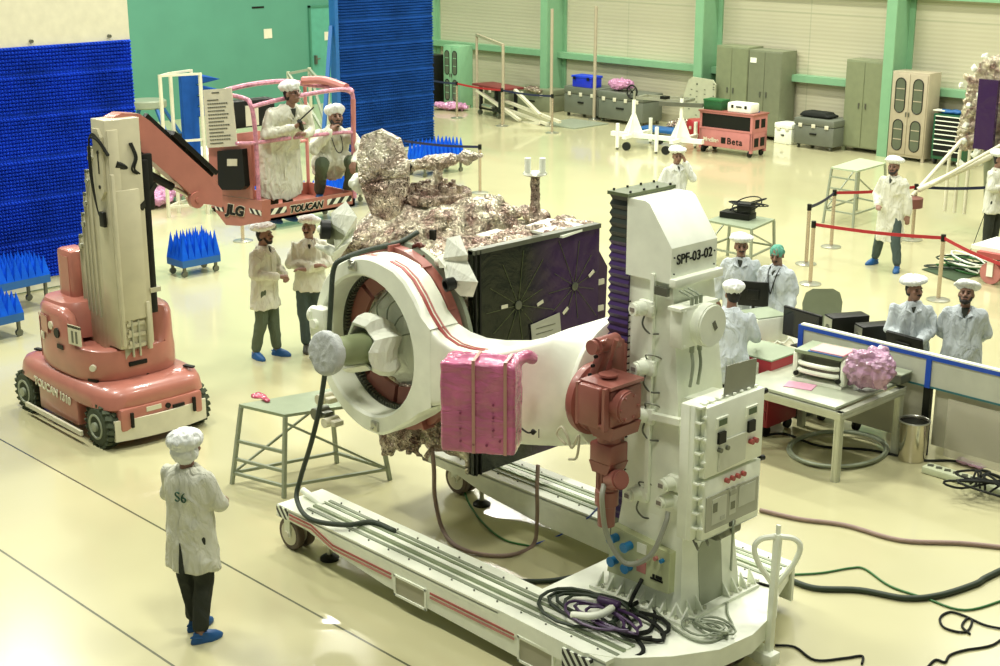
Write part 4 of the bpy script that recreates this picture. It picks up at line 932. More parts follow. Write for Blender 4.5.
# chassis (superellipse loft)
def se(cx, cy, hx, hy, z, e=5, n=48, fx=None):
    r = []
    for k in range(n):
        a = 2 * PI * k / n; c_, s_ = math.cos(a), math.sin(a); x = hx * math.copysign(abs(c_) ** (2 / e), c_); y = hy * math.copysign(abs(s_) ** (2 / e), s_)
        r.append((cx + x, cy + y, z))
    return r
CX, CY = -14.24, 7.66
mb = MB(); mb.loft([se(CX, CY, .98, .48, .13), se(CX, CY, 1.0, .50, .16), se(CX, CY, 1.0, .50, .34), se(CX, CY, 1.03, .62, .40, 6), se(CX, CY, 1.07, .66, .44, 6), se(CX, CY, 1.07, .66, .56, 5), se(CX, CY, 1.04, .63, .62, 5), se(CX, CY, .94, .55, .665, 4.5), se(CX, CY, .8, .45, .68, 4)])
# wheel arch bulk between wheels
ch = mb.build('chassis', R_, lf, 50)
mb = MB(); mb.bx(CX - .45, CX + .42, CY - .65, CY - .45, .14, .5, .03); mb.build('side_skirt', R_, lf); mb = MB(); mb.bx(CX - .45, CX + .42, CY + .45, CY + .65, .14, .5, .03); mb.build('side_skirt', R_, lf)
mb = MB(); mb.bar((CX - .7, CY - .69, .13), (CX + .62, CY - .72, .13), .03, .05); mb.build('kick_rail', M['cream'], lf)
mb = MB(); n = 14
vs = []
for k in range(n + 1):
    t = k / n * 2 - 1; y = CY + t * .56; x = CX + 1.13 - .08 * t * t; vs += [(x, y, .10), (x, y, .33), (x - .03, y, .33), (x - .03, y, .10)]
fs = [(b * 4 + q, b * 4 + (q + 1) % 4, b * 4 + 4 + (q + 1) % 4, b * 4 + 4 + q) for b in range(n) for q in range(4)] + [(0, 1, 2, 3), tuple(n * 4 + q for q in range(4))]
mb.raw(vs, fs); bp = mb.build('bumper', M['cream'], lf)
for yy in (-.38, .38): mb = MB(); mb.bx(CX + 1.08, CX + 1.12, CY + yy - .015, CY + yy + .015, .24, .40); mb.build('rubber_stop', M['black'], bp)
mb = MB(); mb.bx(CX + .9, CX + 1.09, CY - .5, CY + .5, .2, .45, .03); mb.build('front_cover', R_, lf)
mb = MB(); mb.bx(CX + 1.09, CX + 1.10, CY - .2, CY - .02, .37, .42); mb.build('warning_label', M['cream'], lf)
mb = MB(); mb.cyl((CX + 1.09, CY + .06, .38), (CX + 1.11, CY + .06, .38), .03); mb.bx(CX + 1.09, CX + 1.11, CY + .12, CY + .26, .34, .37); mb.build('socket', M['black'], lf)
for x in (-13.44, -15.06):
    for y in (7.10, 8.20):
        s_ = -1 if y < 7.6 else 1; c_ = (x, y, .235); r = .235; w = .17
        mb = MB(); mb.lathe([(.12, -w / 2), (r - .04, -w / 2), (r, -w * .3), (r, w * .3), (r - .04, w / 2), (.12, w / 2)], c_, (0, 1, 0), 32)
        for k in range(20):
            a = 2 * PI * k / 20
            for sd in (-1, 1):
                p = Vector((x + r * math.cos(a + .08 * sd), y + sd * .043, .235 + r * math.sin(a + .08 * sd))); mb.mbox(Matrix.Translation(p) @ Matrix.Rotation(-a, 4, 'Y') @ Matrix.Rotation(.35 * sd, 4, 'X'), (.03, .075, .045))
        o = mb.build('wheel', M['tyre'], lf, 30)
        mb = MB(); d_ = s_ * (w / 2); mb.lathe([(.14, -.01), (.14, .01), (.12, .012), (.11, -.005), (.05, 0), (.05, .03), (.01, .035)], (x, y + d_, .235), (0, s_, 0), 24); hb = mb.build('rim', M['gframe'], o)
        mb = MB(); mb.cyl((x, y - s_ * .1, .235), (x, CY + s_ * .4, .235), .06); mb.build('axle', M['steel_d'], lf)
text('TOUCAN 1310', 'lettering', M['cream'], ch, (CX - .50, CY - .665, .42), (1, 0, -.08), (0, 0, 1), .09, .004, .004, label='cream TOUCAN 1310 lettering')
for x, y in ((-.85, -.40), (.6, -.52), (.75, 0), (.88, .48)):
    mb = MB(); mb.box((CX + x, CY + y, .68), (.13, .05, .02), .3); mb.build('vent_slot', M['black'], ch)
# turret: rounded drum with front opening
TX, TY = -14.18, 7.63
def ring_t(hx, hy, z, e=3.2, n=72): return se(TX, TY, hx, hy, z, e, n)
def topz(x, y):  # height lower at front (+X) where mast opening is
    t = max(0, min(1, (x - (TX + .1)) / .3)); return 1.36 - .36 * t * t * (3 - 2 * t) * (1 if y < TY + .25 else max(0, 1 - (y - TY - .25) / .15))
mb = MB(); base = [ring_t(.74, .56, .66), ring_t(.77, .58, .72), ring_t(.77, .58, .90), ring_t(.76, .57, 1.0)]
def toprow(k, dz): return [(TX + (x - TX) * k, TY + (y - TY) * k, topz(x, y) + dz) for x, y, z in ring_t(.76, .57, 0)]
mb.loft(base + [toprow(.99, -.08), toprow(.96, -.02), toprow(.90, 0), toprow(.78, -.0), toprow(.74, -.04), [(x, y, .95) for x, y, z in toprow(.74, 0)]])
tu = mb.build('turret_cover', R_, lf, 50)
mb = MB(); mb.loft([se(TX - .34, TY - .04, .38, .46, 1.0, 3.5), se(TX - .34, TY - .04, .38, .46, 1.30, 3.5), se(TX - .34, TY - .04, .33, .41, 1.39, 3.5), se(TX - .34, TY - .04, .2, .28, 1.41, 3.)]); mb.build('turret_hood', R_, lf, 50)
mb = MB(); mb.loft([se(TX - .12, TY + .0, .16, .14, 1.3, 4), se(TX - .14, TY + .0, .14, .12, 1.95, 4), se(TX - .14, TY, .10, .09, 2.02, 4)]); 
mb = MB(); mb.bx(-14.70, -14.36, 7.36, 7.62, 1.3, 1.93, .05); bx_ = mb.build('battery_hood', R_, lf)
mb = MB(); mb.bx(-14.60, -14.42, 7.352, 7.36, 1.36, 1.86); mb.build('hood_panel', M['red'], bx_)
def ty_front(x, z=.9): # y of turret surface at x
    u = min(1, abs((x - TX) / .77)); return TY - .58 * (1 - u ** 3.2) ** (1 / 3.2)
for x, z, r in ((-14.35, 1.16, .045), (-14.22, 1.10, .055)):
    mb = MB(); y = ty_front(x); mb.cyl((x, y + .02, z), (x, y - .006, z), r, n=20); mb.build('key_socket', M['black'] if r > .05 else M['cream'], tu)
def deckal(x, z, w, h, m, nm='warning_label'):
    mb = MB(); y = ty_front(x); y2 = ty_front(x + w); mb.bar((x, y - .004, z), (x + w, y2 - .004, z), .008, h); return mb.build(nm, m, tu)
deckal(-13.95, 1.15, .22, .22, M['cream']); deckal(-13.95, 1.24, .22, .03, M['black']); deckal(-13.89, 1.13, .03, .13, M['steel_d'], 'label_figure'); deckal(-13.82, 1.13, .03, .13, M['steel_d'], 'label_figure'); deckal(-14.22, .96, .13, .05, M['black']); deckal(-14.60, 1.0, .05, .08, M['cream'])
deckal(-14.72, .98, .012, .50, M['redg'], 'panel_gap'); deckal(-14.84, 1.08, .07, .16, M['redg'], 'handle_recess'); deckal(-14.61, 1.15, .20, .20, M['redg'], 'panel_gap'); deckal(-14.60, 1.15, .18, .18, M['red'], 'access_panel')
for yy, m, r in ((7.35, 'cream', .035),):
    mb = MB(); mb.cyl((TX + .55, 7.16, .83), (TX + .60, 7.10, .83), .035, n=16); mb.build('lamp', M['cream'], tu)
mb = MB(); mb.box((TX + .77, 7.55, .84), (.03, .22, .05), 0, .01); mb.build('turret_handle', M['black'], tu)
# mast
M['mast'] = mat('beige_mast_paint', (.52, .49, .33), .38, coat=.2)
ms = thing.__call__ if False else None
mx0, mx1, my0, my1 = -13.68, -13.40, 7.36, 7.76
secs = [(-13.68, 3.45), (-13.80, 3.12), (-13.93, 2.86), (-14.04, 2.60), (-14.15, 2.36), (-14.28, 2.10)]
for k, (x, zt_) in enumerate(secs):
    y0 = my0 + .018 * k; x1_ = mx1 if k == 0 else secs[k - 1][0] + .005
    mb = MB(); mb.bx(x, x1_, y0, my1, 1.02 if k == 0 else .95, zt_, .008); o = mb.build('mast_section', M['mast'], lf)
    if k:
        mb = MB(); mb.bx(x - .03, x, y0, y0 + .06, zt_ - .30, zt_ + .02); mb.bx(x - .02, x + .05, y0 - .005, y0 + .1, zt_, zt_ + .02); mb.build('section_guide', M['steel_d'], o)
        mb = MB(); mb.cyl((x + .05, y0 - .035, zt_ - .09), (x + .05, y0 + .01, zt_ - .09), .03, n=14); mb.build('roller', M['steel'], o)
        mb = MB(); mb.bx(x - .006, x + .006, y0 - .012, y0 + .01, 1.3, zt_ - .02); mb.build('section_edge', M['cream_d'], o)
def MBm():
    m_ = MB(); m_.T = Matrix.Translation((.53, 7.36 - 7.33 * .615, 0)) @ Matrix.Diagonal((1, .615, 1, 1)); return m_
mx1 = -13.93
for yy in (7.45, 7.88):
    mb = MBm(); mb.bx(mx1 - .005, mx1 + .015, yy - .1, yy + .1, 1.3, 3.35, .004); 
    if yy < 7.6: mb.build('mast_rib', M['mast'], lf)
mb = MBm(); mb.bx(mx1, mx1 + .035, 7.40, 7.86, 1.33, 2.72, .006); mb.bx(mx1, mx1 + .05, 7.34, 7.40, 1.06, 2.9, .004); mb.build('mast_plate', M['mast'], lf)
mb = MBm(); mb.bx(mx1, mx1 + .05, 7.83, 7.90, .98, 1.5, .004); mb.build('mast_plate', M['mast'], lf)
mb = MBm(); mb.bx(mx1 - .16, mx1 - .02, 7.42, 7.82, .9, 1.33); mb.build('mast_recess', M['cream_d'], lf)
for z_ in (1.02, 1.14, 1.26):
    mb = MBm(); mb.bx(mx1 - .04, mx1 + .02, 7.45, 7.80, z_, z_ + .04); mb.cyl((mx1, 7.5, z_ + .06), (mx1 + .03, 7.5, z_ + .06), .025); mb.build('cross_member', M['mast'], lf)
for yy in (7.55, 7.68):
    mb = MBm(); mb.cyl((mx1 + .01, yy, .92), (mx1 + .01, yy, 1.32), .02); mb.build('cylinder_rod', M['steel'], lf)
mb = MBm(); mb.bx(mx1 - .12, mx1 + .0, 7.99, 8.10, 1.35, 3.0, .01); mb.build('cable_track', M['black'], lf)
mb = MBm(); mb.bx(mx1 - .1, mx1 + .02, 7.96, 8.16, 1.58, 1.63); mb.build('track_bracket', M['mast'], lf)
# head plate with hoses
mb = MBm(); mb.prism([(-14.14, 3.36), (-14.03, 3.36), (-13.97, 3.28), (-13.97, 2.72), (-14.05, 2.62), (-14.12, 2.68)], 'y', 7.27, 7.325); hp = mb.build('head_plate', M['mast'], lf)
mb = MBm(); mb.bx(-14.05, -14.03, 7.262, 7.27, 2.9, 3.1); mb.cyl((-14.04, 7.26, 3.12), (-14.04, 7.27, 3.12), .02); mb.cyl((-14.05, 7.26, 2.76), (-14.05, 7.27, 2.76), .02); mb.build('plate_slot', M['black'], hp)
for k in range(3):
    mb = MBm(); d_ = .018 * k
    mb.tube(curve_pts([(-13.9, 7.35 - d_, 3.10), (-13.98, 7.26 - d_, 3.25), (-14.12, 7.24 - d_, 3.30 - d_), (-14.20 + d_, 7.24, 3.1), (-14.20 + d_, 7.25, 2.8), (-14.12, 7.26, 2.5), (-14.05, 7.27, 2.42)]), .012, 6); mb.build('hydraulic_hose', M['rubber'], lf)
mb = MBm(); mb.bx(-14.1, -14.0, 7.25, 7.31, 2.34, 2.5, .01); mb.build('hose_guide', M['black'], lf)
# jib arm: pivot at mast head toward +Y, slanting down
jx = -13.60
jp = Vector((jx, 7.62, 3.30)); je = GX(212, 196, jx); 
mb = MB(); A_ = GX(108, 118, jx); 
up_ = Vector((0, .45, .9))
pts = [GX(*p, jx + .09) for p in ((112, 118), (122, 113), (140, 114), (150, 121), (213, 178), (222, 190), (222, 208), (212, 205), (196, 203), (190, 193), (142, 152), (122, 139), (113, 130))]
mb.prism([(p.y, p.z) for p in pts], 'x', jx - .09, jx + .09); 
jb_ = mb.build('jib_arm', R_, lf)
mb = MB(); q = GX(120, 126, jx + .1); mb.cyl(q, q + Vector((.03, 0, 0)), .03); mb.build('pivot_pin', M['steel'], jb_)
q = GX(197, 200, jx + .1); mb = MB(); mb.cyl(q - Vector((.05, 0, 0)), q + Vector((.015, 0, 0)), .09, n=20); mb.cyl(q, q + Vector((.03, 0, 0)), .03); mb.build('pivot_boss', R_, jb_)
pa, pb = GX(118, 128, jx), GX(212, 196, jx)
mb = MB(); a, b = GX(168, 132, jx - .12), GX(211, 172, jx - .12); mb.bar(a, b, .05, .26, up=(1, 0, 0)); mb.build('tool_tray', M['black'], lf)
mb = MB(); a, b = GX(145, 115, jx - .1), GX(211, 176, jx - .1); mb.bar(a, b, .06, .05); mb.build('hose_tray', M['black'], lf)
a, b = GX(128, 163, jx), GX(172, 187, jx); c_ = GX(194, 198, jx)
mb = MB(); mb.cyl(a, b, .045, n=16); mb.build('jib_cylinder', M['black'], lf); mb = MB(); mb.cyl(b, c_, .022, n=12); mb.build('cylinder_rod', M['steel'], lf)
a, b = GX(115, 135, jx - .03), GX(150, 150, jx - .03); mb = MB(); mb.cyl(a, b, .04, n=14); mb.bx(jx + .0, jx + .14, 7.66, 7.80, 2.85, 3.2, .01); mb.bx(jx - .0, jx + .14, 7.80, 7.92, 2.45, 3.05, .01); mb.bar((jx + .2, 7.7, 2.5), (jx + .1, 7.95, 2.72), .05, .06); mb.cyl((jx + .2, 7.45, 3.0), (jx + .1, 7.8, 2.85), .04); mb.build('head_bracket', M['black'], lf)
for k in range(2):
    mb = MB(); mb.tube(curve_pts([(jx + .22, 7.62 + .02 * k, 3.2), (jx + .24, 7.66 + .02 * k, 3.05), (jx + .23, 7.62 + .03 * k, 2.93), (jx + .18, 7.72 + .03 * k, 2.85)]), .012, 6); mb.build('hydraulic_hose', M['rubber'], lf)
# basket
BX0, BX1, BY0, BY1, BZ = -14.75, -13.82, 9.46, 10.88, 2.02
mb = MB()
for (x0, x1, y0, y1) in ((BX1 - .03, BX1, BY0, BY1), (BX0, BX0 + .03, BY0, BY1), (BX0, BX1, BY0, BY0 + .03), (BX0, BX1, BY1 - .03, BY1)): mb.bx(x0, x1, y0, y1, BZ - .0, BZ + .18)
mb.bx(BX0, BX1, BY0, BY1, BZ, BZ + .03); bk = mb.build('basket_floor', R_, lf)
BYF = 9.44
def yface(pts, name, m, par, y0=BYF, y1=BYF + .03, label=None):
    q = [GY(*p, y0) for p in pts]; mb = MB(); mb.prism([(v.x, v.z) for v in q], 'y', y0, y1); return mb.build(name, m, par, label=label)
yface(((212, 194), (262, 201), (262, 222), (240, 226), (226, 225), (216, 212)), 'basket_support', R_, lf, BYF, BYF + .12)
hzr = stripes('hazard_on_red', (.02, .02, .015), (.80, .84, .68), .13, (0, 1, -.9))
for y0, y1 in ((BY0 + .05, BY0 + .40), (BY1 - .42, BY1 - .05)):
    mb = MB(); mb.bx(BX1, BX1 + .006, y0, y1, BZ + .07, BZ + .14); mb.build('hazard_strip', hzr, lf)
text('TOUCAN', 'lettering', M['black'], lf, (BX1 + .004, BY0 + .44, BZ + .055), (0, 1, 0), (0, 0, 1), .082, .004, .004, shear=.3, label='slanted black TOUCAN lettering with pale outline')
text('TOUCAN', 'lettering_outline', M['cream'], lf, (BX1 + .001, BY0 + .44, BZ + .055), (0, 1, 0), (0, 0, 1), .082, .012, .003, shear=.3)
jq = GY(227, 213, BYF); rx = (1, 0, .04)
text('JLG', 'lettering_outline', M['cream'], lf, (jq.x, BYF - .004, jq.z), rx, (0, 0, 1), .115, .014, .003, shear=.25, xs=1.5)
text('JLG', 'lettering', M['black'], lf, (jq.x, BYF - .008, jq.z), rx, (0, 0, 1), .115, .008, .004, shear=.25, xs=1.5, label='bold slanted black JLG lettering')
hzy = stripes('hazard_on_red_end', (.02, .02, .015), (.80, .84, .68), .11, (1, 0, .9))
for ps in (((214, 205), (223, 207), (224, 212), (216, 210)), ((249, 208), (261, 211), (261, 216), (250, 213))): yface(ps, 'hazard_strip', hzy, lf, BYF - .006, BYF)
M['pinktape'] = mat('pink_bubble_wrap', (.56, .24, .31), .35, var=.35, vscale=22, bump=.5, bscale=60)
ZT = BZ + 1.40
def rr(pts, r, m, nm='guard_rail'): mb = MB(); mb.tube(curve_pts(pts, 5), r, 8); return mb.build(nm, m, lf)
rr([(BX1, BY0 + .02, BZ + .05), (BX1, BY0 + .02, BZ + .9), (BX1, BY0, ZT - .16), (BX1 - .03, BY0 - .01, ZT - .04), (BX1 - .12, BY0 - .01, ZT + .02), (BX1 - .5, BY0 - .01, ZT + .03), (BX0 + .1, BY0, ZT)], .026, M['pinktape'])
rr([(BX1, BY0 - .02, ZT - .06), (BX1, BY0 + .4, ZT - .01), (BX1, BY1 - .3, ZT + .03), (BX1, BY1 - .04, ZT), (BX1, BY1 + .02, ZT - .12), (BX1, BY1, BZ + .8), (BX1, BY1, BZ + .1)], .026, M['pinktape'])
rr([(BX1, BY1 + .02, ZT - .1), (BX1, BY1 + .01, BZ + .9), (BX1, BY1, BZ + .5)], .030, M['pinkline'])
rr([(BX0, BY0 + .1, ZT + .0), (BX0, BY0 + .6, ZT + .06), (BX0, BY1 - .3, ZT + .06), (BX0 + .1, BY1, ZT + .0), (BX1 - .1, BY1 + .02, ZT + .01), (BX1, BY1, ZT - .03)], .03, M['pinktape'])
rr([(BX0 + .1, BY1 - .1, ZT + .06), (BX0 + .4, BY1, ZT + .08), (BX1 - .1, BY1 + .0, ZT + .03)], .05, M['pinkline'], 'rail_padding')
rr([(BX1, BY0 - .25, BZ + .95), (BX1, BY0, BZ + .93), (BX1, BY0 + .5, BZ + .93)], .022, M['pinktape'])
rr([(BX1, BY0 + .55, BZ + .93), (BX1, BY1 - .2, BZ + .92), (BX1, BY1, BZ + .9)], .022, M['pinktape'])
rr([(BX0, BY0, BZ + .05), (BX0, BY0, ZT - .02)], .022, M['pinkline']); rr([(BX0, BY1, BZ + .05), (BX0, BY1, ZT - .02)], .022, M['pinkline'])
rr([(BX0, BY0, BZ + .7), (BX0, BY1, BZ + .7)], .02, M['pinkline'])
# console panel, black case and notice board on the end of the basket
yface(((209, 147), (251, 144), (253, 199), (213, 194)), 'console_panel', R_, lf)
bc_ = yface(((217, 151), (242, 149), (245, 186), (241, 190), (221, 190), (218, 186)), 'black_case', M['black'], lf, BYF - .07, BYF)
yface(((227, 159), (237, 159), (237, 166), (227, 166)), 'case_label', M['cream'], bc_, BYF - .075, BYF - .07)
mb = MB(); mb.bx(BX0 + .1, BX0 + .3, BY0 + .05, BY0 + .75, BZ + 1.0, BZ + 1.32, .02); mb.cyl((BX0 + .2, BY0 + .2, BZ + .5), (BX0 + .2, BY0 + .2, BZ + 1.0), .03); co = mb.build('control_console', M['black'], lf)
mb = MB(); mb.bx(BX0 + .3, BX0 + .31, BY0 + .32, BY0 + .5, BZ + 1.02, BZ + 1.26); mb.build('instruction_label', M['cream'], co)
mb = MB(); mb.bx(BX0 + .3, BX0 + .33, BY0 + .1, BY0 + .5, BZ + .3, BZ + .95); mb.build('console_panel', M['pinkline'], lf)
yb = BYF - .05
pl = yface(((203, 90), (231, 88), (237, 146), (207, 148)), 'notice_board', M['cream'], lf, yb, yb + .012, label='cream notice board with lines of small print')
A, B_, C_, D_ = (GY(207, 148, yb - .004), GY(237, 146, yb - .004), GY(231, 88, yb - .004), GY(203, 90, yb - .004))
for k in range(15):
    w = [.3, 0, .45, .8, .72, .66, .8, .75, .6, .8, .7, .55, .8, .78, .5][k]
    if not w: continue
    t = .94 - k * .062; a = A.lerp(D_, t); b = B_.lerp(C_, t); s0 = .3 if k == 0 else .12; p_ = a.lerp(b, s0); q_ = a.lerp(b, s0 + w * .9); mb = MB()
    for j in range(9): mb.bar(p_.lerp(q_, j / 9), p_.lerp(q_, (j + .72) / 9), .003, .012)
    mb.build('print_line', M['steel_d'], pl)
# ================================================================ PEOPLE
def V3(*a): return Vector(a)
def person(loc, d, label, arms, h=1.72, coat='coat', hem=.62, legs=None, trouser='dark', shoe='shoeb', cap='cap', capkind='beret', yaw=0., pitch=0., beard=0, hair=True, glasses=False, lean=0., vox=.0085,
           spine=None, wide=1., face=True, captilt=0., lower=True):
    rz = math.radians(-134 + d); t = thing('person', label, 'person', loc, rz, None, h / 1.72); W = wm(t)
    P0, N0 = spine or (V3(0, 0, .93), V3(0, lean, 1.455))
    ax = (N0 - P0); L = ax.length; ax.normalize(); fw = V3(1, 0, 0).cross(ax) * -1
    if fw.y < 0: fw = -fw
    def S(s, x=0, y=0): return P0 + (ax if s > 0 or spine else V3(0, 0, 1)) * (s * L) + V3(x, 0, 0) + fw * y     # s: 0 pelvis .. 1 neck base
    hd = N0 + V3(0, .035, .128)
    if spine: hd = N0 + V3(0, .09, .12)
    R = Matrix.Translation(hd) @ Matrix.Rotation(math.radians(yaw), 4, 'Z') @ Matrix.Rotation(math.radians(-pitch), 4, 'X')
    def Hd(x, y, z): return R @ V3(x, y, z)
    R3 = R.to_3x3().to_4x4()
    legs = legs or [(V3(-.1, 0, .50), V3(-.11, -.02, .09), 0), (V3(.1, 0, .50), V3(.11, -.02, .09), 0)]
    sh = [S(.845, -.165 * wide), S(.845, .165 * wide)]
    # ---- body (one continuous surface)
    mb = MB(); mb.T = W
    def rg(s, a, b, oy=0): return [S(s, a * math.cos(w), b * math.sin(w) + oy) for w in [2 * PI * k / 20 for k in range(20)]]
    mb.loft([rg(-.08, .09, .08), rg(0, .155, .11), rg(.3, .135, .095), rg(.65, .15, .105), rg(.86, .125, .085), rg(.96, .09, .07)])
    mb.cap(N0 - V3(0, .01, .04), hd - V3(0, .02, .04), .058, .052)
    mb.ell(Hd(0, -.01, .03), (.077, .097, .095), 16, R3); mb.ell(Hd(0, .022, -.045), (.058, .07, .07), 14, R3); mb.ell(Hd(0, .055, -.085), (.032, .03, .024), 10, R3)
    mb.cap(Hd(0, .088, .02), Hd(0, .112, -.022), .011, .017, 8); mb.cap(Hd(-.035, .075, .03), Hd(.035, .075, .03), .016, .016, 8); mb.cap(Hd(-.02, .085, -.058), Hd(.02, .085, -.058), .011, .011, 8)
    for s_ in (-1, 1): mb.ell(Hd(s_ * .078, -.005, .0), (.012, .022, .032), 8, R3); mb.ell(Hd(s_ * .045, .062, -.015), (.022, .02, .022), 8, R3)
    for i, (el, wr, hv, curl) in enumerate(arms):
        mb.chain([sh[i], el, wr], [.036, .034, .026], 10)
        hv = V3(*hv).normalized(); side = V3(0, 0, 1).cross(hv)
        side = side.normalized() if side.length > .2 else V3(1, 0, 0); pn = hv.cross(side).normalized(); tz = 1 if i == 0 else -1
        pc = wr + hv * .045; mb.chain([wr, wr + hv * .03 + side * .012, wr + hv * .085 + side * .018], [.026, .026, .018], 8); mb.chain([wr, wr + hv * .03 - side * .012, wr + hv * .085 - side * .018], [.026, .026, .018], 8)
        dn = pn if pn.z < 0 else -pn
        for k, fl in enumerate((.070, .080, .074, .058)):
            b0 = wr + hv * .085 + side * (-.03 + .02 * k) * tz; b1 = b0 + (hv + dn * curl * .5).normalized() * fl * .5; b2 = b1 + (hv * (1 - curl) + dn * (curl + .1)).normalized() * fl * .5
            mb.chain([b0, b1, b2], [.0105, .0098, .0085], 6)
        b0 = wr + hv * .03 - side * .028 * tz; b1 = b0 + (hv - side * tz * .8 + dn * .2).normalized() * .035; mb.chain([b0, b1, b1 + (hv + dn * curl * .4 - side * tz * .1).normalized() * .032], [.014, .012, .0095], 6)
    for i, (kn, an, fd) in enumerate(legs):
        hp = P0 + V3(-.09 if i == 0 else .09, 0, -.02); mb.chain([hp, kn, an], [.085, .056, .038], 10); f_ = V3(math.sin(-fd), math.cos(fd), 0); mb.cap(an + V3(0, 0, -.04), an + f_ * .13 + V3(0, 0, -.055), .036, .026, 8)
    remesh(mb, 'body', M['skin'], t, vox, 1)
    # ---- coat
    mb = MB(); mb.T = W
    if spine:
        prof = [(-.28, .20, .17), (-.05, .215, .18), (.3, .20, .16), (.62, .21, .14), (.84, .19, .115), (.95, .11, .085), (1.0, .07, .07)]
    else:
        hs = (hem - .93) / L
        prof = [(hs, .225 * wide, .165), (hs * .5, .215 * wide, .155), (.0, .20 * wide, .145), (.3, .185 * wide, .132), (.62, .20 * wide, .135), (.80, .20 * wide, .12), (.88, .175 * wide, .105), (.95, .12, .085), (1.0, .078, .07)]
    mb.loft([rg(s, a, b) for s, a, b in prof])
    for i, (el, wr, hv, curl) in enumerate(arms):
        w2 = el.lerp(wr, .93); mb.chain([sh[i] + (P0 - N0).normalized() * .01, el, w2], [.068, .062, .05], 12)
    if spine:
        for i, (kn, an, fd) in enumerate(legs): mb.cap(P0 + V3(-.09 if i == 0 else .09, .02, 0), (P0 + V3(-.09 if i == 0 else .09, 0, 0)).lerp(kn, .55), .14, .12)
    wk = wrinkle(.022, 5.5)
    co = remesh(mb, 'coat', M[coat], t, .014, 2, lambda p: wk(p))
    # collar lapels and front placket
    for s_ in (-1, 1):
        mb = MB(); mb.T = W; a = S(1.0, s_ * .065, -.02); b = S(.97, s_ * .075, .055); c_ = S(.80, s_ * .02, .125); e_ = S(.86, s_ * .09, .115)
        o_ = fw * .012; mb.raw([a, b, c_, e_, a + o_ + V3(0, 0, .012), b + o_, c_ + o_, e_ + o_], [(0, 1, 2, 3), (4, 5, 6, 7), (0, 1, 5, 4), (1, 2, 6, 5), (2, 3, 7, 6), (3, 0, 4, 7)]); mb.build('collar', M[coat], t)
    if not spine:
        mb = MB(); mb.T = W; rr_ = [(.78, .134), (.62, .142), (.3, .142), (.0, .152), (hs * .5, .162), (hs, .170)]
        mb.loft([[S(s, -.018, b - .02), S(s, .018, b - .02), S(s, .018, b), S(s, -.018, b)] for s, b in rr_]); mb.build('placket', M[coat], t)
        mb = MB(); mb.T = W; mb.loft([[S(s, -w, b - .03), S(s, w, b - .03), S(s, w * .7, b), S(s, -w * .7, b)] for s, w, b in ((.985, .05, .07), (.9, .035, .106), (.80, .008, .125))]); mb.build('shirt_front', M['dark'], t)
    # ---- trousers and shoes
    if lower:
        mb = MB(); mb.T = W; mb.ell(P0 + V3(0, 0, -.02), (.165, .12, .12))
        for i, (kn, an, fd) in enumerate(legs):
            hp = P0 + V3(-.09 if i == 0 else .09, 0, -.04); mb.chain([hp, kn, an + (kn - an).normalized() * .05], [.105, .082, .064], 12)
        wt = wrinkle(.012, 7.); remesh(mb, 'trousers', M[trouser], t, .014, 2, lambda p: wt(p))
        for i, (kn, an, fd) in enumerate(legs):
            f_ = V3(-math.sin(fd), math.cos(fd), 0); sd = V3(f_.y, -f_.x, 0); c0 = an + f_ * .055 + V3(0, 0, -an.z); mb = MB(); mb.T = W; rows = []
            for z_, a_, b_, dx in ((0, .135, .046, 0), (.02, .14, .05, 0), (.035, .132, .045, 0), (.065, .105, .04, -.015), (.09, .06, .036, -.05)):
                rows.append([c0 + f_ * (a_ * math.cos(w) + dx) + sd * b_ * math.sin(w) * (1.12 if math.cos(w) > 0 else .9) + V3(0, 0, z_) for w in [2 * PI * k / 18 for k in range(18)]])
            mb.loft(rows); so = mb.build('shoe', M[shoe], t, 50)
            if shoe == 'shoeb': mb = MB(); mb.T = W; mb.tube([c0 - f_ * .06 + sd * .042 + V3(0, 0, .05), c0 - f_ * .135 + V3(0, 0, .06), c0 - f_ * .06 - sd * .042 + V3(0, 0, .05)], .008, 6); mb.build('heel_strap', M[shoe], so)
    # ---- head wear, hair, face
    if hair:
        mb = MB(); mb.T = W; mb.ell(Hd(0, -.025, .02), (.083, .088, .085), 16, R3); mb.ell(Hd(0, -.045, -.03), (.068, .055, .05), 12, R3); remesh(mb, 'hair', M['hair'], t, .012, 1)
    mb = MB(); mb.T = W; Rt = R3 @ Matrix.Rotation(captilt, 4, 'Y')
    if capkind == 'beret':
        mb.ell(Hd(0, -.01, .085), (.092, .112, .04), 18, Rt); mb.ell(Hd(0, -.01, .112), (.148, .165, .05), 20, Rt); mb.ell(Hd(.02, -.03, .13), (.115, .125, .05), 16, Rt)
    elif capkind == 'bouffant':
        mb.ell(Hd(0, -.01, .07), (.095, .115, .06), 18, Rt); mb.ell(Hd(0, -.02, .105), (.122, .14, .068), 18, Rt)
    elif capkind == 'full':
        mb.ell(Hd(0, -.01, .07), (.10, .125, .08), 18, Rt); mb.ell(Hd(0, -.045, .085), (.145, .14, .09), 18, Rt); mb.ell(Hd(0, -.06, -.01), (.115, .09, .10), 16, Rt)
    elif capkind == 'close':
        mb.ell(Hd(0, -.015, .045), (.088, .108, .085), 18, Rt)
    wc = wrinkle(.016, 13.); remesh(mb, 'cap', M[cap], t, .01, 1, lambda p: wc(p))
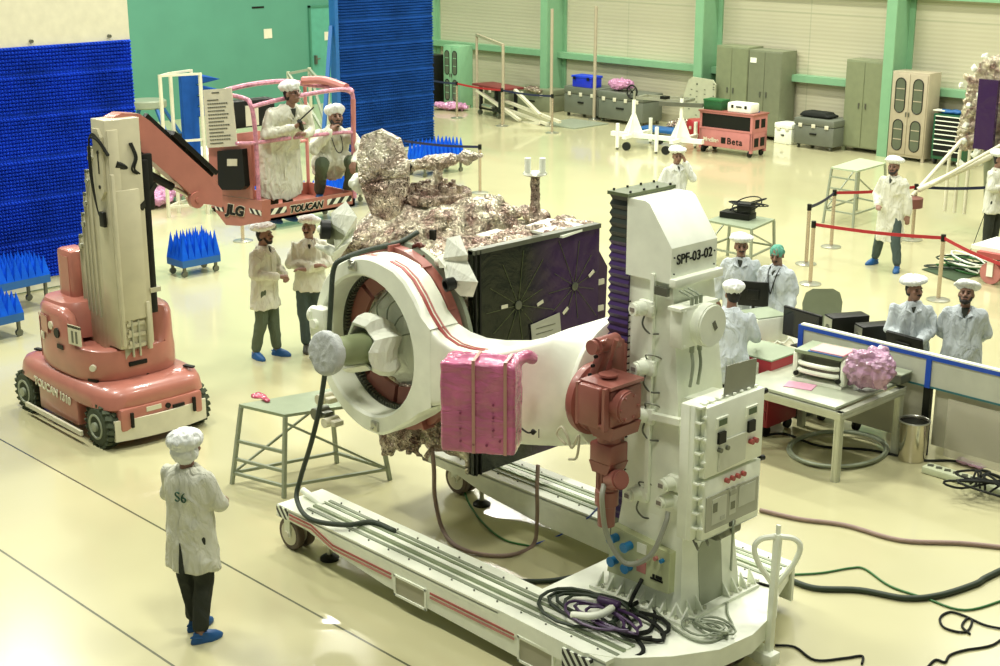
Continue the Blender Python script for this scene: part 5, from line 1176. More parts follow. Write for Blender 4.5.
    if face:
        for s_ in (-1, 1):
            mb = MB(); mb.T = W; mb.ell(Hd(s_ * .031, .083, .006), (.012, .008, .006), 8, R3); mb.build('eye', M['black'], t)
            mb = MB(); mb.T = W; mb.cap(Hd(s_ * .016, .093, .027), Hd(s_ * .046, .084, .027), .005, .004, 6); mb.build('eyebrow', M['hair'], t)
        mb = MB(); mb.T = W; mb.cap(Hd(-.018, .094, -.06), Hd(.018, .094, -.06), .005, .005, 6); mb.build('mouth', M['lip'], t)
        if beard:
            mb = MB(); mb.T = W; mb.cap(Hd(-.025, .092, -.042), Hd(.025, .092, -.042), .009, .009, 8)
            if beard > 1: mb.ell(Hd(0, .055, -.085), (.042, .042, .032), 12, R3); mb.cap(Hd(-.06, .03, -.03), Hd(-.04, .06, -.085), .016, .018, 8); mb.cap(Hd(.06, .03, -.03), Hd(.04, .06, -.085), .016, .018, 8); remesh(mb, 'beard', M['hair'], t, .007, 1)
            else: mb.build('moustache', M['hair'], t)
        if glasses:
            mb = MB(); mb.T = W
            for s_ in (-1, 1): mb.tube([Hd(s_ * .032 + .022 * math.cos(w), .100, .006 + .016 * math.sin(w)) for w in [2 * PI * k / 12 for k in range(12)]], .003, 5, True); mb.tube([Hd(s_ * .054, .098, .008), Hd(s_ * .08, .0, .012)], .003, 5)
            mb.build('glasses', M['black'], t)
    return t, Hd, S, W
M['lip'] = mat('lip_skin', (.14, .05, .04), .5)
def down(s, f=.05, o=.0): return (V3(s * (.235 + o), -.02, 1.14), V3(s * (.25 + o), f, .88), (s * .05, .25, -1), .4)
def crossed(s): return (V3(s * .245, .06, 1.15), V3(-s * .05, .215, 1.13 + s * .02), (-s, .1, .15), .5)
def joined(s, z=1.07, y=.27): return (V3(s * .245, .03, 1.13), V3(s * .07, y, z), (-s * .8, .7, .0), .7)
def behind(s): return (V3(s * .25, -.09, 1.13), V3(s * .09, -.215, .98), (-s, -.1, -.2), .5)

# foreground person seen from behind
q = G(198, 634)
t, Hd, S, W = person((q.x, q.y, 0), 155, 'person seen from behind in the foreground, white coat marked S6, drooping white cap', [crossed(-1), crossed(1)], 1.70, capkind='full', face=False, hem=.60, captilt=-.15, wide=1.05, vox=.008,
    legs=[(V3(-.09, .02, .50), V3(-.07, .06, .09), -.2), (V3(.09, 0, .50), V3(.10, -.10, .09), -.5)], coat='coatw')
cm_ = [c for c in t.children if c.name.startswith('coat')][0].data; yb_ = min(v.co.y for v in cm_.vertices if abs(v.co.x - .03) < .06 and abs(v.co.z - 1.235) < .06)
c0 = W @ V3(0.03, yb_ - .002, 1.20); rgt = (W.to_3x3() @ V3(1, 0, 0)); upv = V3(0, 0, 1)
text('S6', 'coat_mark', mat('green_marker', (.02, .09, .05), .6), t, c0 - rgt * .06 + V3(0, 0, 0), rgt, upv, .085, -.002, .006, label='green hand-marked S6 on the coat back')
mb = MB(); mb.T = W; mb.raw([V3(.0, -.19, .62), V3(.035, -.19, .61), V3(.004, -.165, .86), V3(.0, -.14, .62), V3(.035, -.14, .61), V3(.004, -.13, .86)], [(0, 1, 2), (3, 4, 5), (0, 1, 4, 3), (1, 2, 5, 4), (2, 0, 3, 5)]); mb.build('coat_vent', M['dark'], t)
# two men under the basket
q = G(268, 357); t, Hd, S, W = person((q.x, q.y, 0), 62, 'bearded person with hands together, white coat, blue shoes, standing under the lift basket', [joined(-1, 1.08), joined(1, 1.10)], 1.73, trouser='olivec', beard=2, yaw=5, pitch=-8, hem=.66, legs=[(V3(-.1, .03, .50), V3(-.12, .06, .09), .2), (V3(.1, 0, .50), V3(.12, -.10, .09), -.3)], coat='coatw')
q = G(307, 352); t, Hd, S, W = person((q.x, q.y + .1, 0), 8, 'person with folded arms, white coat and jeans, partly behind the ring arm', [crossed(-1), crossed(1)], 1.76, trouser='jean', shoe='shoed', beard=1, yaw=-20, pitch=-10, hem=.80, legs=[(V3(-.1, 0, .50), V3(-.15, .04, .09), .5), (V3(.1, 0, .50), V3(.08, 0, .09), 0)], coat='coatw')
# two men in the basket
t, Hd, S, W = person((-14.05, 9.95, 1.94), 42, 'person with glasses standing in the lift basket, holding a black walkie-talkie', [(V3(-.33, .20, 1.10), V3(-.06, .48, 1.12), (1, .3, .25), .6), (V3(.33, .22, 1.12), V3(.10, .52, 1.22), (-.4, .6, .6), .8)], 1.66, capkind='bouffant', trouser='olivec', glasses=True, yaw=14, pitch=-12, lean=.30, coat='coatw', wide=1.45, hem=.36)
q = W @ V3(.06, .58, 1.25); mb = MB(); mb.mbox(Matrix.Translation(q) @ Matrix.Rotation(.55, 4, 'X') @ Matrix.Rotation(.4, 4, 'Y'), (.06, .035, .15), .008); mb.cyl(q + V3(0, 0, .06), q + (W.to_3x3() @ V3(-.08, .17, .22)), .008)
o = mb.build('walkie_talkie', M['black']); tag(o, 'black walkie-talkie with long antenna held by the person in the basket', 'radio')
t, Hd, S, W = person((-14.14, 10.79, 2.07), 22, 'person crouching in the lift basket, hand on chin, white coat and cap, lanyard', [(V3(-.30, .30, .62), V3(-.16, .42, .52), (.3, .3, -.9), .6), (V3(.30, .30, .66), V3(.10, .37, .89), (-.6, -.2, .6), .8)], 1.74, capkind='bouffant', trouser='olivec', beard=2, wide=1.15, yaw=0, pitch=-18, coat='coatw',
   spine=(V3(0, -.08, .44), V3(0, .16, .90)), legs=[(V3(-.20, .30, .50), V3(-.17, .02, .09), .2), (V3(.20, .30, .50), V3(.17, .02, .09), -.2)])
mb = MB(); mb.T = W; mb.tube(curve_pts([V3(-.06, .16, .88), V3(-.06, .3, .7), V3(-.03, .32, .62), V3(.03, .31, .66), V3(.06, .16, .88)]), .006, 5); mb.build('lanyard', M['black'], t)
# on the phone, far behind the column
q = G(675, 206, .75); t, Hd, S, W = person((q.x, q.y, 0), 15, 'person with a hand at the ear standing alone behind the top of the white column', [(V3(-.25, .12, 1.22), V3(-.10, .12, 1.50), (.2, -.1, 1), .6), (V3(.25, -.02, 1.14), V3(.16, .18, 1.0), (-.7, .5, 0), .5)], 1.72, face=True, yaw=-10, vox=.011)
# desk group
q = G(742, 234, 1.72); t, Hd, S, W = person((q.x, q.y, 0), -12, 'white-capped person behind the desk, standing left of the green-capped person', [down(-1, -.03, .02), down(1, -.03, .02)], 1.70, coat='coatb', yaw=8, pitch=-5, beard=1, vox=.010)
q = G(779, 244, 1.68); t, Hd, S, W = person((q.x, q.y, 0), -40, 'person in green cap with moustache and lanyard, bluish white coat, behind the desk', [down(-1, .12), down(1, .12)], 1.68, coat='coatb', cap='capg', capkind='close', hair=False, yaw=14, pitch=8, beard=1, vox=.010, wide=1.1)
mb = MB(); mb.T = W; mb.tube(curve_pts([S(.97, -.07, .06), S(.8, -.06, .14), S(.45, -.02, .165), S(.40, .0, .165), S(.8, .05, .14), S(.97, .07, .06)]), .007, 5); mb.build('lanyard', M['black'], t)
q = G(730, 288, 1.66); t, Hd, S, W = person((q.x, q.y, 0), 158, 'person with back to the camera bending toward the screens, right of the column', [(V3(-.25, .12, 1.16), V3(-.2, .36, 1.08), (0, 1, -.1), .3), (V3(.27, .12, 1.16), V3(.24, .36, 1.04), (0, 1, -.1), .3)], 1.68, coat='coatb', capkind='bouffant', face=False, lean=.12, yaw=30, wide=1.2, vox=.010)
q = G(917, 283, 1.66) ; t, Hd, S, W = person((q.x - .1, q.y + .12, 0), -8, 'person looking sideways with hands joined at the waist, behind the blue-edged screen', [joined(-1, 1.06, .24), joined(1, 1.04, .26)], 1.68, coat='coatb', yaw=32, pitch=-6, beard=1, vox=.009, captilt=.1, wide=1.08)
q = G(965, 285, 1.66); t, Hd, S, W = person((q.x, q.y + .05, 0), -18, 'bearded person looking down with hands behind the back, behind the blue-edged screen', [behind(-1), behind(1)], 1.68, coat='coatb', yaw=-6, pitch=-26, beard=2, vox=.009, wide=1.08)
# walking man behind the barrier
q = G(887, 268); t, Hd, S, W = person((q.x, q.y, 0), -42, 'person walking with legs apart behind the red belt barrier, long white coat, blue shoes', [down(-1, -.02, .02), (V3(.26, .02, 1.14), V3(.12, .22, 1.0), (-.5, .8, 0), .6)], 1.76, hem=.44, trouser='jean', beard=2, yaw=10, pitch=-8, vox=.010, coat='coatw',
    legs=[(V3(-.14, .08, .5), V3(-.22, .10, .09), .3), (V3(.16, -.02, .5), V3(.28, -.12, .09), -.3)])
q = G(989, 255); t, Hd, S, W = person((q.x, q.y, 0), 40, 'person partly cut off at the right edge, white coat and black trousers', [crossed(-1), crossed(1)], 1.72, trouser='dark', shoe='shoed', vox=.011, hem=.72, coat='coatw')
# ================================================================ BACKGROUND EQUIPMENT
def bxl(name, m, par, W, x0, x1, y0, y1, z0, z1, bev=0., **k):
    mb = MB(); mb.T = W; mb.bx(x0, x1, y0, y1, z0, z1, bev); return mb.build(name, m, par, **k)
def at(name, label, cat, x, y, rz=0., group=None, z=0.):
    t = thing(name, label, cat, (x, y, z), rz, group); return t, wm(t)
def cylp(name, m, par, W, p, q, r, r1=None, n=14):
    mb = MB(); mb.T = W; mb.cyl(p, q, r, r1, n); return mb.build(name, m, par)
# glass-door cabinets
def glass_cab(x, y, w, d, h, m, label, rz=0.):
    t, W = at('glass_door_cabinet', label, 'cabinet', x, y, rz)
    bxl('carcass', m, t, W, 0, w, 0, d, .08, h, .006)
    for a in (0, w - .06): 
        for b in (0, d - .06): bxl('leg', m, t, W, a, a + .06, b, b + .06, 0, .08)
    for k in range(2):
        x0 = .02 + k * (w - .04) / 2; dw = (w - .04) / 2
        dr = bxl('door', m, t, W, x0 + .005, x0 + dw - .005, -.025, 0, .14, h - .04, .004)
        for z0, z1 in ((.22, h * .46), (h * .54, h - .14)):
            mb = MB(); mb.T = W; cx = x0 + dw / 2; hw = dw * .28; pts = []
            for j in range(9): a = PI * j / 8; pts.append((cx + hw * math.cos(a), z1 - hw + hw * math.sin(a)))
            for j in range(9): a = PI + PI * j / 8; pts.append((cx + hw * math.cos(a), z0 + hw + hw * math.sin(a)))
            mb.prism(pts, 'y', -.032, -.02); g = mb.build('door_glass', M['glass'], dr)
            mb = MB(); mb.T = W; mb.tube([(p, -.03, q) for p, q in pts], .012, 6, True); mb.build('glass_gasket', M['black'], dr)
            for zz in (z0 + (z1 - z0) * .35, z0 + (z1 - z0) * .68): bxl('shelf_edge', m, dr, W, cx - hw + .02, cx + hw - .02, -.036, -.03, zz, zz + .02)
        bxl('handle', M['steel_d'], dr, W, x0 + (dw - .05 if k == 0 else .02), x0 + (dw - .03 if k == 0 else .04), -.05, -.025, h * .5, h * .5 + .1)
    return t
glass_cab(-17.62, 29.3, .92, .5, 1.98, M['tan'], 'beige steel cabinet with four rounded dark glass door panes, right of a green column')
glass_cab(-31.2, 27.9, .68, .5, 1.75, M['green'], 'green steel cabinet with four rounded glass door panes, far back left')
def steel_cab(x, y, w, d, h, m, label, n=2):
    t, W = at('steel_cabinet', label, 'cabinet', x, y); bxl('carcass', m, t, W, 0, w, 0, d, .1, h, .005)
    for a in (0, w - .08): bxl('leg', m, t, W, a, a + .08, 0, .08, 0, .1); bxl('leg', m, t, W, a, a + .08, d - .08, d, 0, .1)
    for k in range(n):
        x0 = k * w / n; dr = bxl('door', m, t, W, x0 + .015, x0 + w / n - .015, -.015, 0, .13, h - .04)
        bxl('handle', M['steel_d'], dr, W, x0 + (w / n - .12 if k == 0 else .06), x0 + (w / n - .09 if k == 0 else .09), -.04, -.015, h * .48, h * .54)
    return t, W
steel_cab(-19.0, 29.55, 1.02, .55, 2.12, M['grg'], 'grey green two-door steel cupboard between the grey case and a green column')
t, W = steel_cab(-22.75, 29.5, .98, .6, 2.2, M['grg'], 'grey green steel cupboard, left one of the pair behind the tool cart')
t, W = steel_cab(-21.75, 29.5, .98, .6, 2.16, M['olive'], 'olive steel cupboard with white tag, right one of the pair behind the tool cart'); bxl('name_tag', M['white2'], t, W, .06, .24, -.03, -.014, 1.85, 1.97)
# green tool chest
t, W = at('tool_chest', 'dark green roller tool chest with silver drawer edges beside the beige cabinet', 'tool chest', -16.55, 29.35)
bxl('body', mat('dark_green_enamel', (.01, .09, .035), .35), t, W, 0, .78, 0, .5, .12, 1.12, .01)
for k, z in enumerate((.2, .34, .48, .60, .70, .80, .90, 1.0)):
    dr = bxl('drawer', M['black'], t, W, .06, .72, -.02, 0, z, z + .085 + .04 * (k < 2)); bxl('drawer_pull', M['white2'], dr, W, .06, .72, -.035, -.02, z + .07 + .04 * (k < 2), z + .09 + .04 * (k < 2))
for a in (.08, .70):
    for b in (.06, .44): cylp('caster', M['black'], t, W, (a - .02, b, .06), (a + .02, b, .06), .06)
t, W = at('folded_cloth', 'dark blue and white folded things lying on the green tool chest', 'cloth', -16.3, 29.5, 0, None, 1.12); mb = MB(); mb.T = W; mb.ell((0, 0, .05), (.22, .12, .05)); mb.ell((.2, .05, .05), (.14, .12, .06)); remesh(mb, 'bundle', M['bluef'], t, .03, 1, crumple(.02, 6)); bxl('white_sheet', M['white2'], t, W, -.3, -.02, -.12, .1, .06, .08)
# cases
def case(x, y, w, d, h, m, label, rz=0., n=2, legs=True, lid=True, group=None):
    t, W = at('equipment_case', label, 'case', x, y, rz, group); b = .10 if legs else .0
    bxl('case_body', m, t, W, 0, w, 0, d, b, b + h * .72, .02); 
    if lid: bxl('case_lid', m, t, W, -.01, w + .01, -.01, d + .01, b + h * .73, b + h, .03)
    for k in range(n):
        xx = w * (k + .5) / n; bxl('latch', M['cream'], t, W, xx - .05, xx + .05, -.03, -.005, b + h * .66, b + h * .80, .004)
    bxl('handle', M['black'], t, W, w * .42, w * .58, -.035, 0, b + h * .40, b + h * .46, .004)
    if legs:
        for a in (.1, w - .1):
            for c_ in (.08, d - .08): cylp('caster', M['steel_d'], t, W, (a - .02, c_, .05), (a + .02, c_, .05), .05)
    return t
case(-20.05, 29.1, 1.1, .75, .62, M['caseg'], 'dark grey flight case with a black bundle on top, left of the grey cupboard', n=3)
q = G(700, 148)
t, W = at('folded_cover', 'black folded cover lying on the dark grey flight case', 'cover', -19.6, 29.45, 0, None, .73); mb = MB(); mb.T = W; mb.bx(-.42, .42, -.22, .22, 0, .07, .02); mb.bx(-.36, .3, -.2, .2, .06, .13, .02); remesh(mb, 'cover_fold', M['rubber'], t, .03, 1, crumple(.01, 5))
case(-20.75, 29.3, .5, .45, .5, M['white2'], 'small white case standing left of the dark grey flight case', legs=False)
case(-27.6, 29.1, 1.25, .8, .72, M['caseg'], 'long grey green case under the back wall carrying the blue crate', n=3)
case(-26.2, 28.95, 1.55, .8, .72, M['caseg'], 'long grey green case under the back wall with the pink plastic heap on top', n=4)
t, W = at('blue_box', 'bright blue plastic crate standing on the long grey case', 'crate', -26.95, 29.3, 0, None, .82); bxl('crate_body', mat('blue_plastic', (.01, .03, .55), .4), t, W, -.36, .36, -.2, .2, 0, .28, .02); bxl('crate_rim', mat('blue_plastic_rim', (.01, .05, .62), .4), t, W, -.38, .38, -.22, .22, .25, .31, .01)
for s_ in (-1, 1): bxl('latch', M['black'], t, W, s_ * .25 - .04, s_ * .25 + .04, -.25, -.235, .2, .28)
def bundle(loc, rs, m, label, amp=.05, vox=.04, n=5, cat='bundle', nm='plastic_bundle', fq=9.):
    mb = MB()
    for k in range(n): mb.ell(Vector(loc) + Vector((random.uniform(-rs[0], rs[0]) * .6, random.uniform(-rs[1], rs[1]) * .6, rs[2] * random.uniform(.6, 1.0))), (rs[0] * .6, rs[1] * .6, rs[2] * .65), 10)
    o = remesh(mb, nm, M[m], None, vox, 1, crumple(amp, fq), sharp=16); return tag(o, label, cat)
M['pinkp'] = pinkfilm('pink_translucent_plastic', (.55, .25, .42)); M['pinkr'] = pinkfilm('red_pink_plastic', (.55, .08, .14))
bundle((-25.7, 29.3, .82), (.42, .25, .22), 'pinkp', 'pink crumpled plastic heap on the grey case beside the blue crate')
mb = MB(); c_ = GY(632, 92, 28.9)
mb.tube([c_ + Vector((.17 * math.cos(a), 0, .17 * math.sin(a))) for a in [2 * PI * k / 20 for k in range(20)]], .022, 8, True)
for k in range(4): a = PI / 4 + k * PI / 2; mb.cyl(c_, c_ + Vector((.17 * math.cos(a), 0, .17 * math.sin(a))), .012, n=6)
mb.cyl(c_ + Vector((0, .1, 0)), c_ - Vector((0, .02, 0)), .03); mb.cyl(c_ + Vector((0, .08, 0)), c_ + Vector((0, .08, -.25)), .025); o = mb.build('hand_wheel', M['black']); tag(o, 'black spoked hand wheel standing up at the right end of the grey case', 'hand wheel')
for k, (x, w) in enumerate(((-29.7, 1.5), (-30.9, 1.0))): case(x, 29.2, w, .6, .62 - .1 * k, M['olive'], ('olive low case behind the leaning white poles', 'olive low case behind the black trolley with red top')[k], legs=False)
bundle((-30.6, 27.6, 0), (.55, .3, .16), 'pinkp', 'flat pink plastic heap on the floor left of the black red-topped trolley'); bundle((-31.5, 27.0, 0), (.7, .35, .10), 'pinkr', 'red pink flat plastic sheet on the floor beneath the green glass cabinet')
bundle((-30.9, 27.0, 0), (.35, .25, .16), 'foil3', 'small grey crumpled heap in front of the green glass cabinet')
# black screen/rack at the far left next to the foam wall
t, W = at('black_rack', 'tall black equipment rack peeking out right of the dark blue foam wall', 'rack', -31.9, 27.6); bxl('rack_body', M['black'], t, W, 0, .5, 0, .6, .06, 1.45, .02); bxl('rack_shelf', M['steel_d'], t, W, .02, .48, -.02, 0, .8, .84); bxl('rack_foot', M['steel_d'], t, W, 0, .5, 0, .6, 0, .06)
# tool cart
q = G(700, 152); t, W = at('tool_cart', 'pink tool cart marked Beta, carrying a green box and a cream case', 'tool cart', -21.2, 26.95, .06); M['pinkc'] = mat('pink_cart_enamel', (.50, .19, .17), .35)
bxl('cart_frame', M['pinkc'], t, W, 0, 1.45, 0, .62, .16, .56, .01)
for a in (0, 1.39):
    for b in (0, .56): bxl('corner_post', M['pinkc'], t, W, a, a + .06, b, b + .06, .1, .98)
bxl('upper_tray', M['black'], t, W, .06, 1.39, .02, .6, .6, .92); bxl('cart_top', M['redg'], t, W, -.03, 1.48, -.03, .65, .95, .99, .01)
for z in (.56, .92): bxl('edge_rail', M['pinkc'], t, W, 0, 1.45, -.012, .03, z, z + .04)
bxl('side_board', M['pinkc'], t, W, 1.42, 1.455, .06, .56, .56, .95)
for z in (.24, .66): 
    for b in (.1, .35): bxl('side_window', M['black'], t, W, 1.452, 1.46, b, b + .17, z, z + .2)
for a in (.08, 1.36):
    for b in (.08, .55): cylp('caster', M['black'], t, W, (a - .025, b, .075), (a + .025, b, .075), .075)
rx = (W.to_3x3() @ Vector((1, 0, 0))); text('Beta', 'lettering', M['black'], t, W @ Vector((.78, -.006, .26)), rx, (0, 0, 1), .15, .003, .004, space=1.15, label='black Beta lettering'); bxl('logo_mark', M['black'], t, W, .62, .74, -.01, -.001, .26, .40)
text('Mecline', 'lettering', M['cream'], t, W @ Vector((.12, -.006, .27)), rx, (0, 0, 1), .10, .004, .004)
q_ = W @ Vector((.28, .25, .99)); t, W2 = at('green_box', 'dark green box on the left of the pink tool cart top', 'box', q_.x, q_.y, .06, None, .99); bxl('box_body', M['green_d'] if 'green_d' in M else mat('dark_green_box', (.01, .08, .02), .45), t, W2, -.25, .25, -.16, .16, 0, .2, .01); bxl('box_lid', mat('green_lid', (.015, .12, .03), .4), t, W2, -.26, .26, -.17, .17, .19, .24, .01)
q_ = W @ Vector((1.02, .25, .99)); t, W2 = at('cream_case', 'cream carrying case with dark latches on the right of the pink tool cart', 'case', q_.x, q_.y, .06, None, .99); bxl('case_body', M['white2'], t, W2, -.32, .32, -.18, .18, 0, .22, .03)
for a in (-.18, .18): bxl('latch', M['black'], t, W2, a - .03, a + .03, -.19, -.175, .1, .17)
bxl('handle', M['black'], t, W2, -.07, .07, -.2, -.18, .12, .15)
o = tag(MB().bx(-20.55, -19.9, 27.25, 27.5, .99, 1.02).build('blue_tray', M['bluef']), 'thin blue tray behind the cream case on the tool cart', 'tray')
# red drum
t, W = at('red_bin', 'red cylindrical bin between the white frame stand and the pink tool cart', 'bin', -22.1, 28.0); mb = MB(); mb.T = W; mb.lathe([(.24, 0), (.26, .03), (.26, .48), (.22, .56), (.02, .57)], n=28); mb.build('bin_body', mat('red_plastic', (.35, .015, .02), .35), t); cylp('pole', M['white2'], t, W, (.12, .1, .5), (.12, .1, .85), .035); bxl('bin_handle', M['cream'], t, W, -.03, .03, -.275, -.255, .35, .42)
# perforated panel
t, W = at('perforated_panel', 'leaning pale perforated metal panel with rounded top behind the white frame stand', 'panel', -23.75, 29.3)
mb = MB(); mb.T = W; pts = [(0, 0), (1.15, 0), (1.15, 1.25), (1.05, 1.35), (.42, 1.38), (.3, 1.3), (.12, .8)]; mb.prism(pts, 'y', 0, .05); mb.build('panel_sheet', mat('pale_green_sheet', (.45, .47, .31), .5), t); random.seed(3)
for k in range(34):
    a = random.choice([.32 + .03 * k % .3, .55, .8, 1.08]) ; b = .12 + (k * .137) % 1.15
    bxl('hole', M['steel_d'], t, W, a, a + .05, -.006, .002, b, b + .02)
# white frame stand
t, W = at('frame_stand', 'white wheeled frame stand with two gusseted posts in front of the grey cases', 'stand', 0, 0)
def frame_stand():
    ww = M['white2']; A = G(612, 133, .3); B = G(703, 142, .3); mb = MB(); mb.bar(A, B, .12, .1); mb.build('long_beam', ww, t); d = (B - A).normalized(); n = Vector((-d.y, d.x, 0))
    for f_, px in ((.24, 0), (.76, 1)):
        c_ = A.lerp(B, f_); c_.z = .36; m_ = MB(); m_.cyl(c_, c_ + Vector((0, 0, .78 + .12 * px)), .045); m_.build('post', ww, t)
        m_ = MB(); m_.raw([c_ + d * .26, c_ - d * .26, c_ + Vector((0, 0, .55)), c_ + d * .26 + n * .02, c_ - d * .26 + n * .02, c_ + Vector((0, 0, .55)) + n * .02], [(0, 1, 2), (3, 4, 5), (0, 1, 4, 3), (1, 2, 5, 4), (2, 0, 3, 5)]); m_.raw([c_ + n * .26, c_ - n * .26, c_ + Vector((0, 0, .55)), c_ + n * .26 + d * .02, c_ - n * .26 + d * .02, c_ + Vector((0, 0, .55)) + d * .02], [(0, 1, 2), (3, 4, 5), (0, 1, 4, 3), (1, 2, 5, 4), (2, 0, 3, 5)]); m_.build('gusset', ww, t)
        m_ = MB(); m_.cyl(c_ + Vector((0, 0, .7)), c_ + Vector((0, 0, .98)), .03); m_.build('inner_post', M['steel'], t)
        m_ = MB(); m_.bar(c_ - n * .45 - Vector((0, 0, .06)), c_ + n * .8 - Vector((0, 0, .06)), .1, .08); m_.build('cross_beam', ww, t)
    for f_, s_ in ((.17, -.45), (.6, -.45), (.25, .8), (.75, .8)):
        c_ = A.lerp(B, f_) + n * s_; c_.z = 0; m_ = MB(); m_.cyl(c_ + Vector((0, 0, .05)), c_ + Vector((0, 0, .62)), .045); m_.build('screw_jack', ww, t); m_ = MB(); m_.cyl(c_, c_ + Vector((0, 0, .08)), .03); m_.build('jack_foot', M['steel_d'], t)
        c2 = c_ + d * .25; m_ = MB(); m_.cyl(c2 - n * .03 + Vector((0, 0, .1)), c2 + n * .03 + Vector((0, 0, .1)), .1, n=20); m_.build('wheel', M['rubber'], t)
    c_ = A.lerp(B, .78); c_.z = 1.12; m_ = MB(); m_.bar(c_ - d * .55 - n * .15, c_ + d * .45 + n * .1, .1, .09); m_.build('top_bar', M['steel_d'], t); c_ = A.lerp(B, .5) + n * .35; c_.z = 1.14
    m_ = MB(); m_.bar(c_ - d * .75, c_ + d * .5, .08, .06); m_.bar(c_ - d * .75 + n * .5, c_ + d * .5 + n * .5, .08, .06); m_.bar(c_ - d * .75, c_ - d * .75 + n * .5, .08, .06); m_.bar(c_ + d * .5, c_ + d * .5 + n * .5, .08, .06); m_.build('top_frame', M['steel'], t)
    m_ = MB(); m_.box(c_ + Vector((0, 0, .06)), (.18, .15, .07)); m_.build('clamp_block', M['black'], t)
frame_stand()
bundle((-22.9, 28.7, 0), (.9, .3, .26), 'foil3', 'jumble of small metal parts behind the white frame stand', .1, .06, 7, 'metal parts', 'metal_parts')
o = tag(MB().box((-23.4, 28.2, .15), (1.1, .55, .09), .1, .02).build('blue_dolly', M['bluef']), 'low blue dolly under the white frame stand', 'dolly'); 
o = tag(MB().box((-23.05, 27.6, .006), (.7, .25, .012), .1).build('green_mat', mat('green_mat', (.03, .16, .03), .8)), 'small green mat on the floor under the white frame stand', 'mat')
# poles, rack, braces
def pole(px, py, top, r, label, m='tan', base=.16):
    q = G(px, py); t, W = at('pole_stand', label, 'pole', q.x, q.y)
    lo, hi = 0, 9
    cylp('pole', M[m], t, W, (0, 0, 0), (0, 0, top), r); mb = MB(); mb.T = W; mb.lathe([(base, 0), (base, .02), (.05, .04), (.04, .1)], n=20); mb.build('pole_base', M['steel'], t); return t
pole(551, 126, 3.0, .04, 'tall thin pole just left of the second green wall column'); pole(594, 120, 3.0, .045, 'tallest thin metal pole standing in front of the blue crate')
q1, q2 = G(477, 108), G(503, 124)
t, W = at('pipe_arch', 'tall metal pipe arch standing over the black red-topped trolley', 'frame', (q1.x + q2.x) / 2, (q1.y + q2.y) / 2)
for q in (q1, q2): mb = MB(); mb.cyl(q, q + Vector((0, 0, 2.05)), .04); mb.build('upright', M['tan'], t)
mb = MB(); mb.bar(q1 + Vector((0, 0, 2.05)), q2 + Vector((0, 0, 2.05)), .07); mb.build('cross_bar', M['tan'], t)
for k, (a, b, za, zb_, lb) in enumerate((((477, 90), (520, 125), .9, .05, 'steep'), ((503, 100), (560, 122), .7, .06, 'upper long'), ((503, 108), (548, 126), .5, .05, 'lower long'), ((515, 90), (540, 115), 1.0, .3, 'short crossing'), ((500, 122), (540, 127), .12, .05, 'flat'))):
    A = GY(a[0], a[1], 27.6); B = GY(b[0], b[1], 27.3); B.z = max(B.z, .05); o = MB().bar(A, B, .09, .07).build('brace_bar', M['cream']); tag(o, '%s pale brace bar leaning among the poles by the second column' % lb, 'bar', 'brace bars leaning by the poles')
o = tag(MB().bx(-26.9, -25.6, 27.4, 28.7, .0, .03).build('base_plate', M['gframe']), 'flat grey green steel plate on the floor between the two tall poles', 'plate')
t, W = at('shop_trolley', 'black wheeled trolley with dark red top under the pipe arch', 'trolley', -29.5, 27.6, -.2)
bxl('trolley_top', mat('dark_red_top', (.16, .02, .02), .5), t, W, -.1, 1.45, -.1, .6, .78, .84, .01)
for a in (.12, 1.1):
    for b in (0, .5): bxl('leg', M['black'], t, W, a, a + .1, b, b + .06, .14, .78); cylp('caster', M['steel_d'], t, W, (a + .02, b, .07), (a + .08, b, .07), .07)
bxl('lower_shelf', M['black'], t, W, .1, 1.2, 0, .55, .16, .22); bxl('chrome_part', M['steel'], t, W, .3, .8, -.05, .1, .22, .32, .03)
bundle((-28.9, 29.2, .5), (.35, .2, .12), 'foil3', 'small grey equipment heap on the olive case', .05, .05, 4, 'equipment', 'equipment_heap')
# ---------------- barriers
POSTS = {}
def post(key, x, y, label, h=.98):
    t, W = at('barrier_post', label, 'barrier post', x, y, 0, 'chrome belt barrier posts')
    mb = MB(); mb.T = W; mb.lathe([(.17, 0), (.17, .012), (.12, .025), (.04, .035)], n=28); mb.build('base', M['steel'], t); cylp('pole', M['postm'], t, W, (0, 0, .03), (0, 0, h - .08), .031); mb = MB(); mb.T = W; mb.cyl((0, 0, h - .1), (0, 0, h), .036); mb.build('belt_head', M['black'], t); POSTS[key] = Vector((x, y, h - .05))
M['postm'] = mat('chrome_warm', (.60, .50, .38), .25, .75)
for key, px, py, lb in (('a', 806, 264, 'chrome barrier post at the corner, nearest to the camera of the left pair'), ('b', 810, 284, 'chrome barrier post whose red belt runs in front of the walking person'), ('c', 831, 247, 'chrome barrier post left of the walking person, blue and red belts meet'), ('d', 938, 300, 'chrome barrier post between walking person and the two people at the screen'),
    ('e', 912, 240, 'chrome barrier post behind the walking person'), ('f', 992, 240, 'chrome barrier post behind the legs of the person at the right edge'),
    ('g', 457, 118, 'small barrier post at far left end of the blue belt by the green cabinet'), ('h', 502, 126, 'small barrier post beside the pipe arch'), ('i', 552, 133, 'small barrier post in front of the tall thin pole'), ('j', 480, 193, 'barrier post behind the spacecraft boom'), ('k', 243, 241, 'barrier post below the lift basket, left of the bearded person')):
    q = G(px, py); post(key, q.x, q.y, lb)
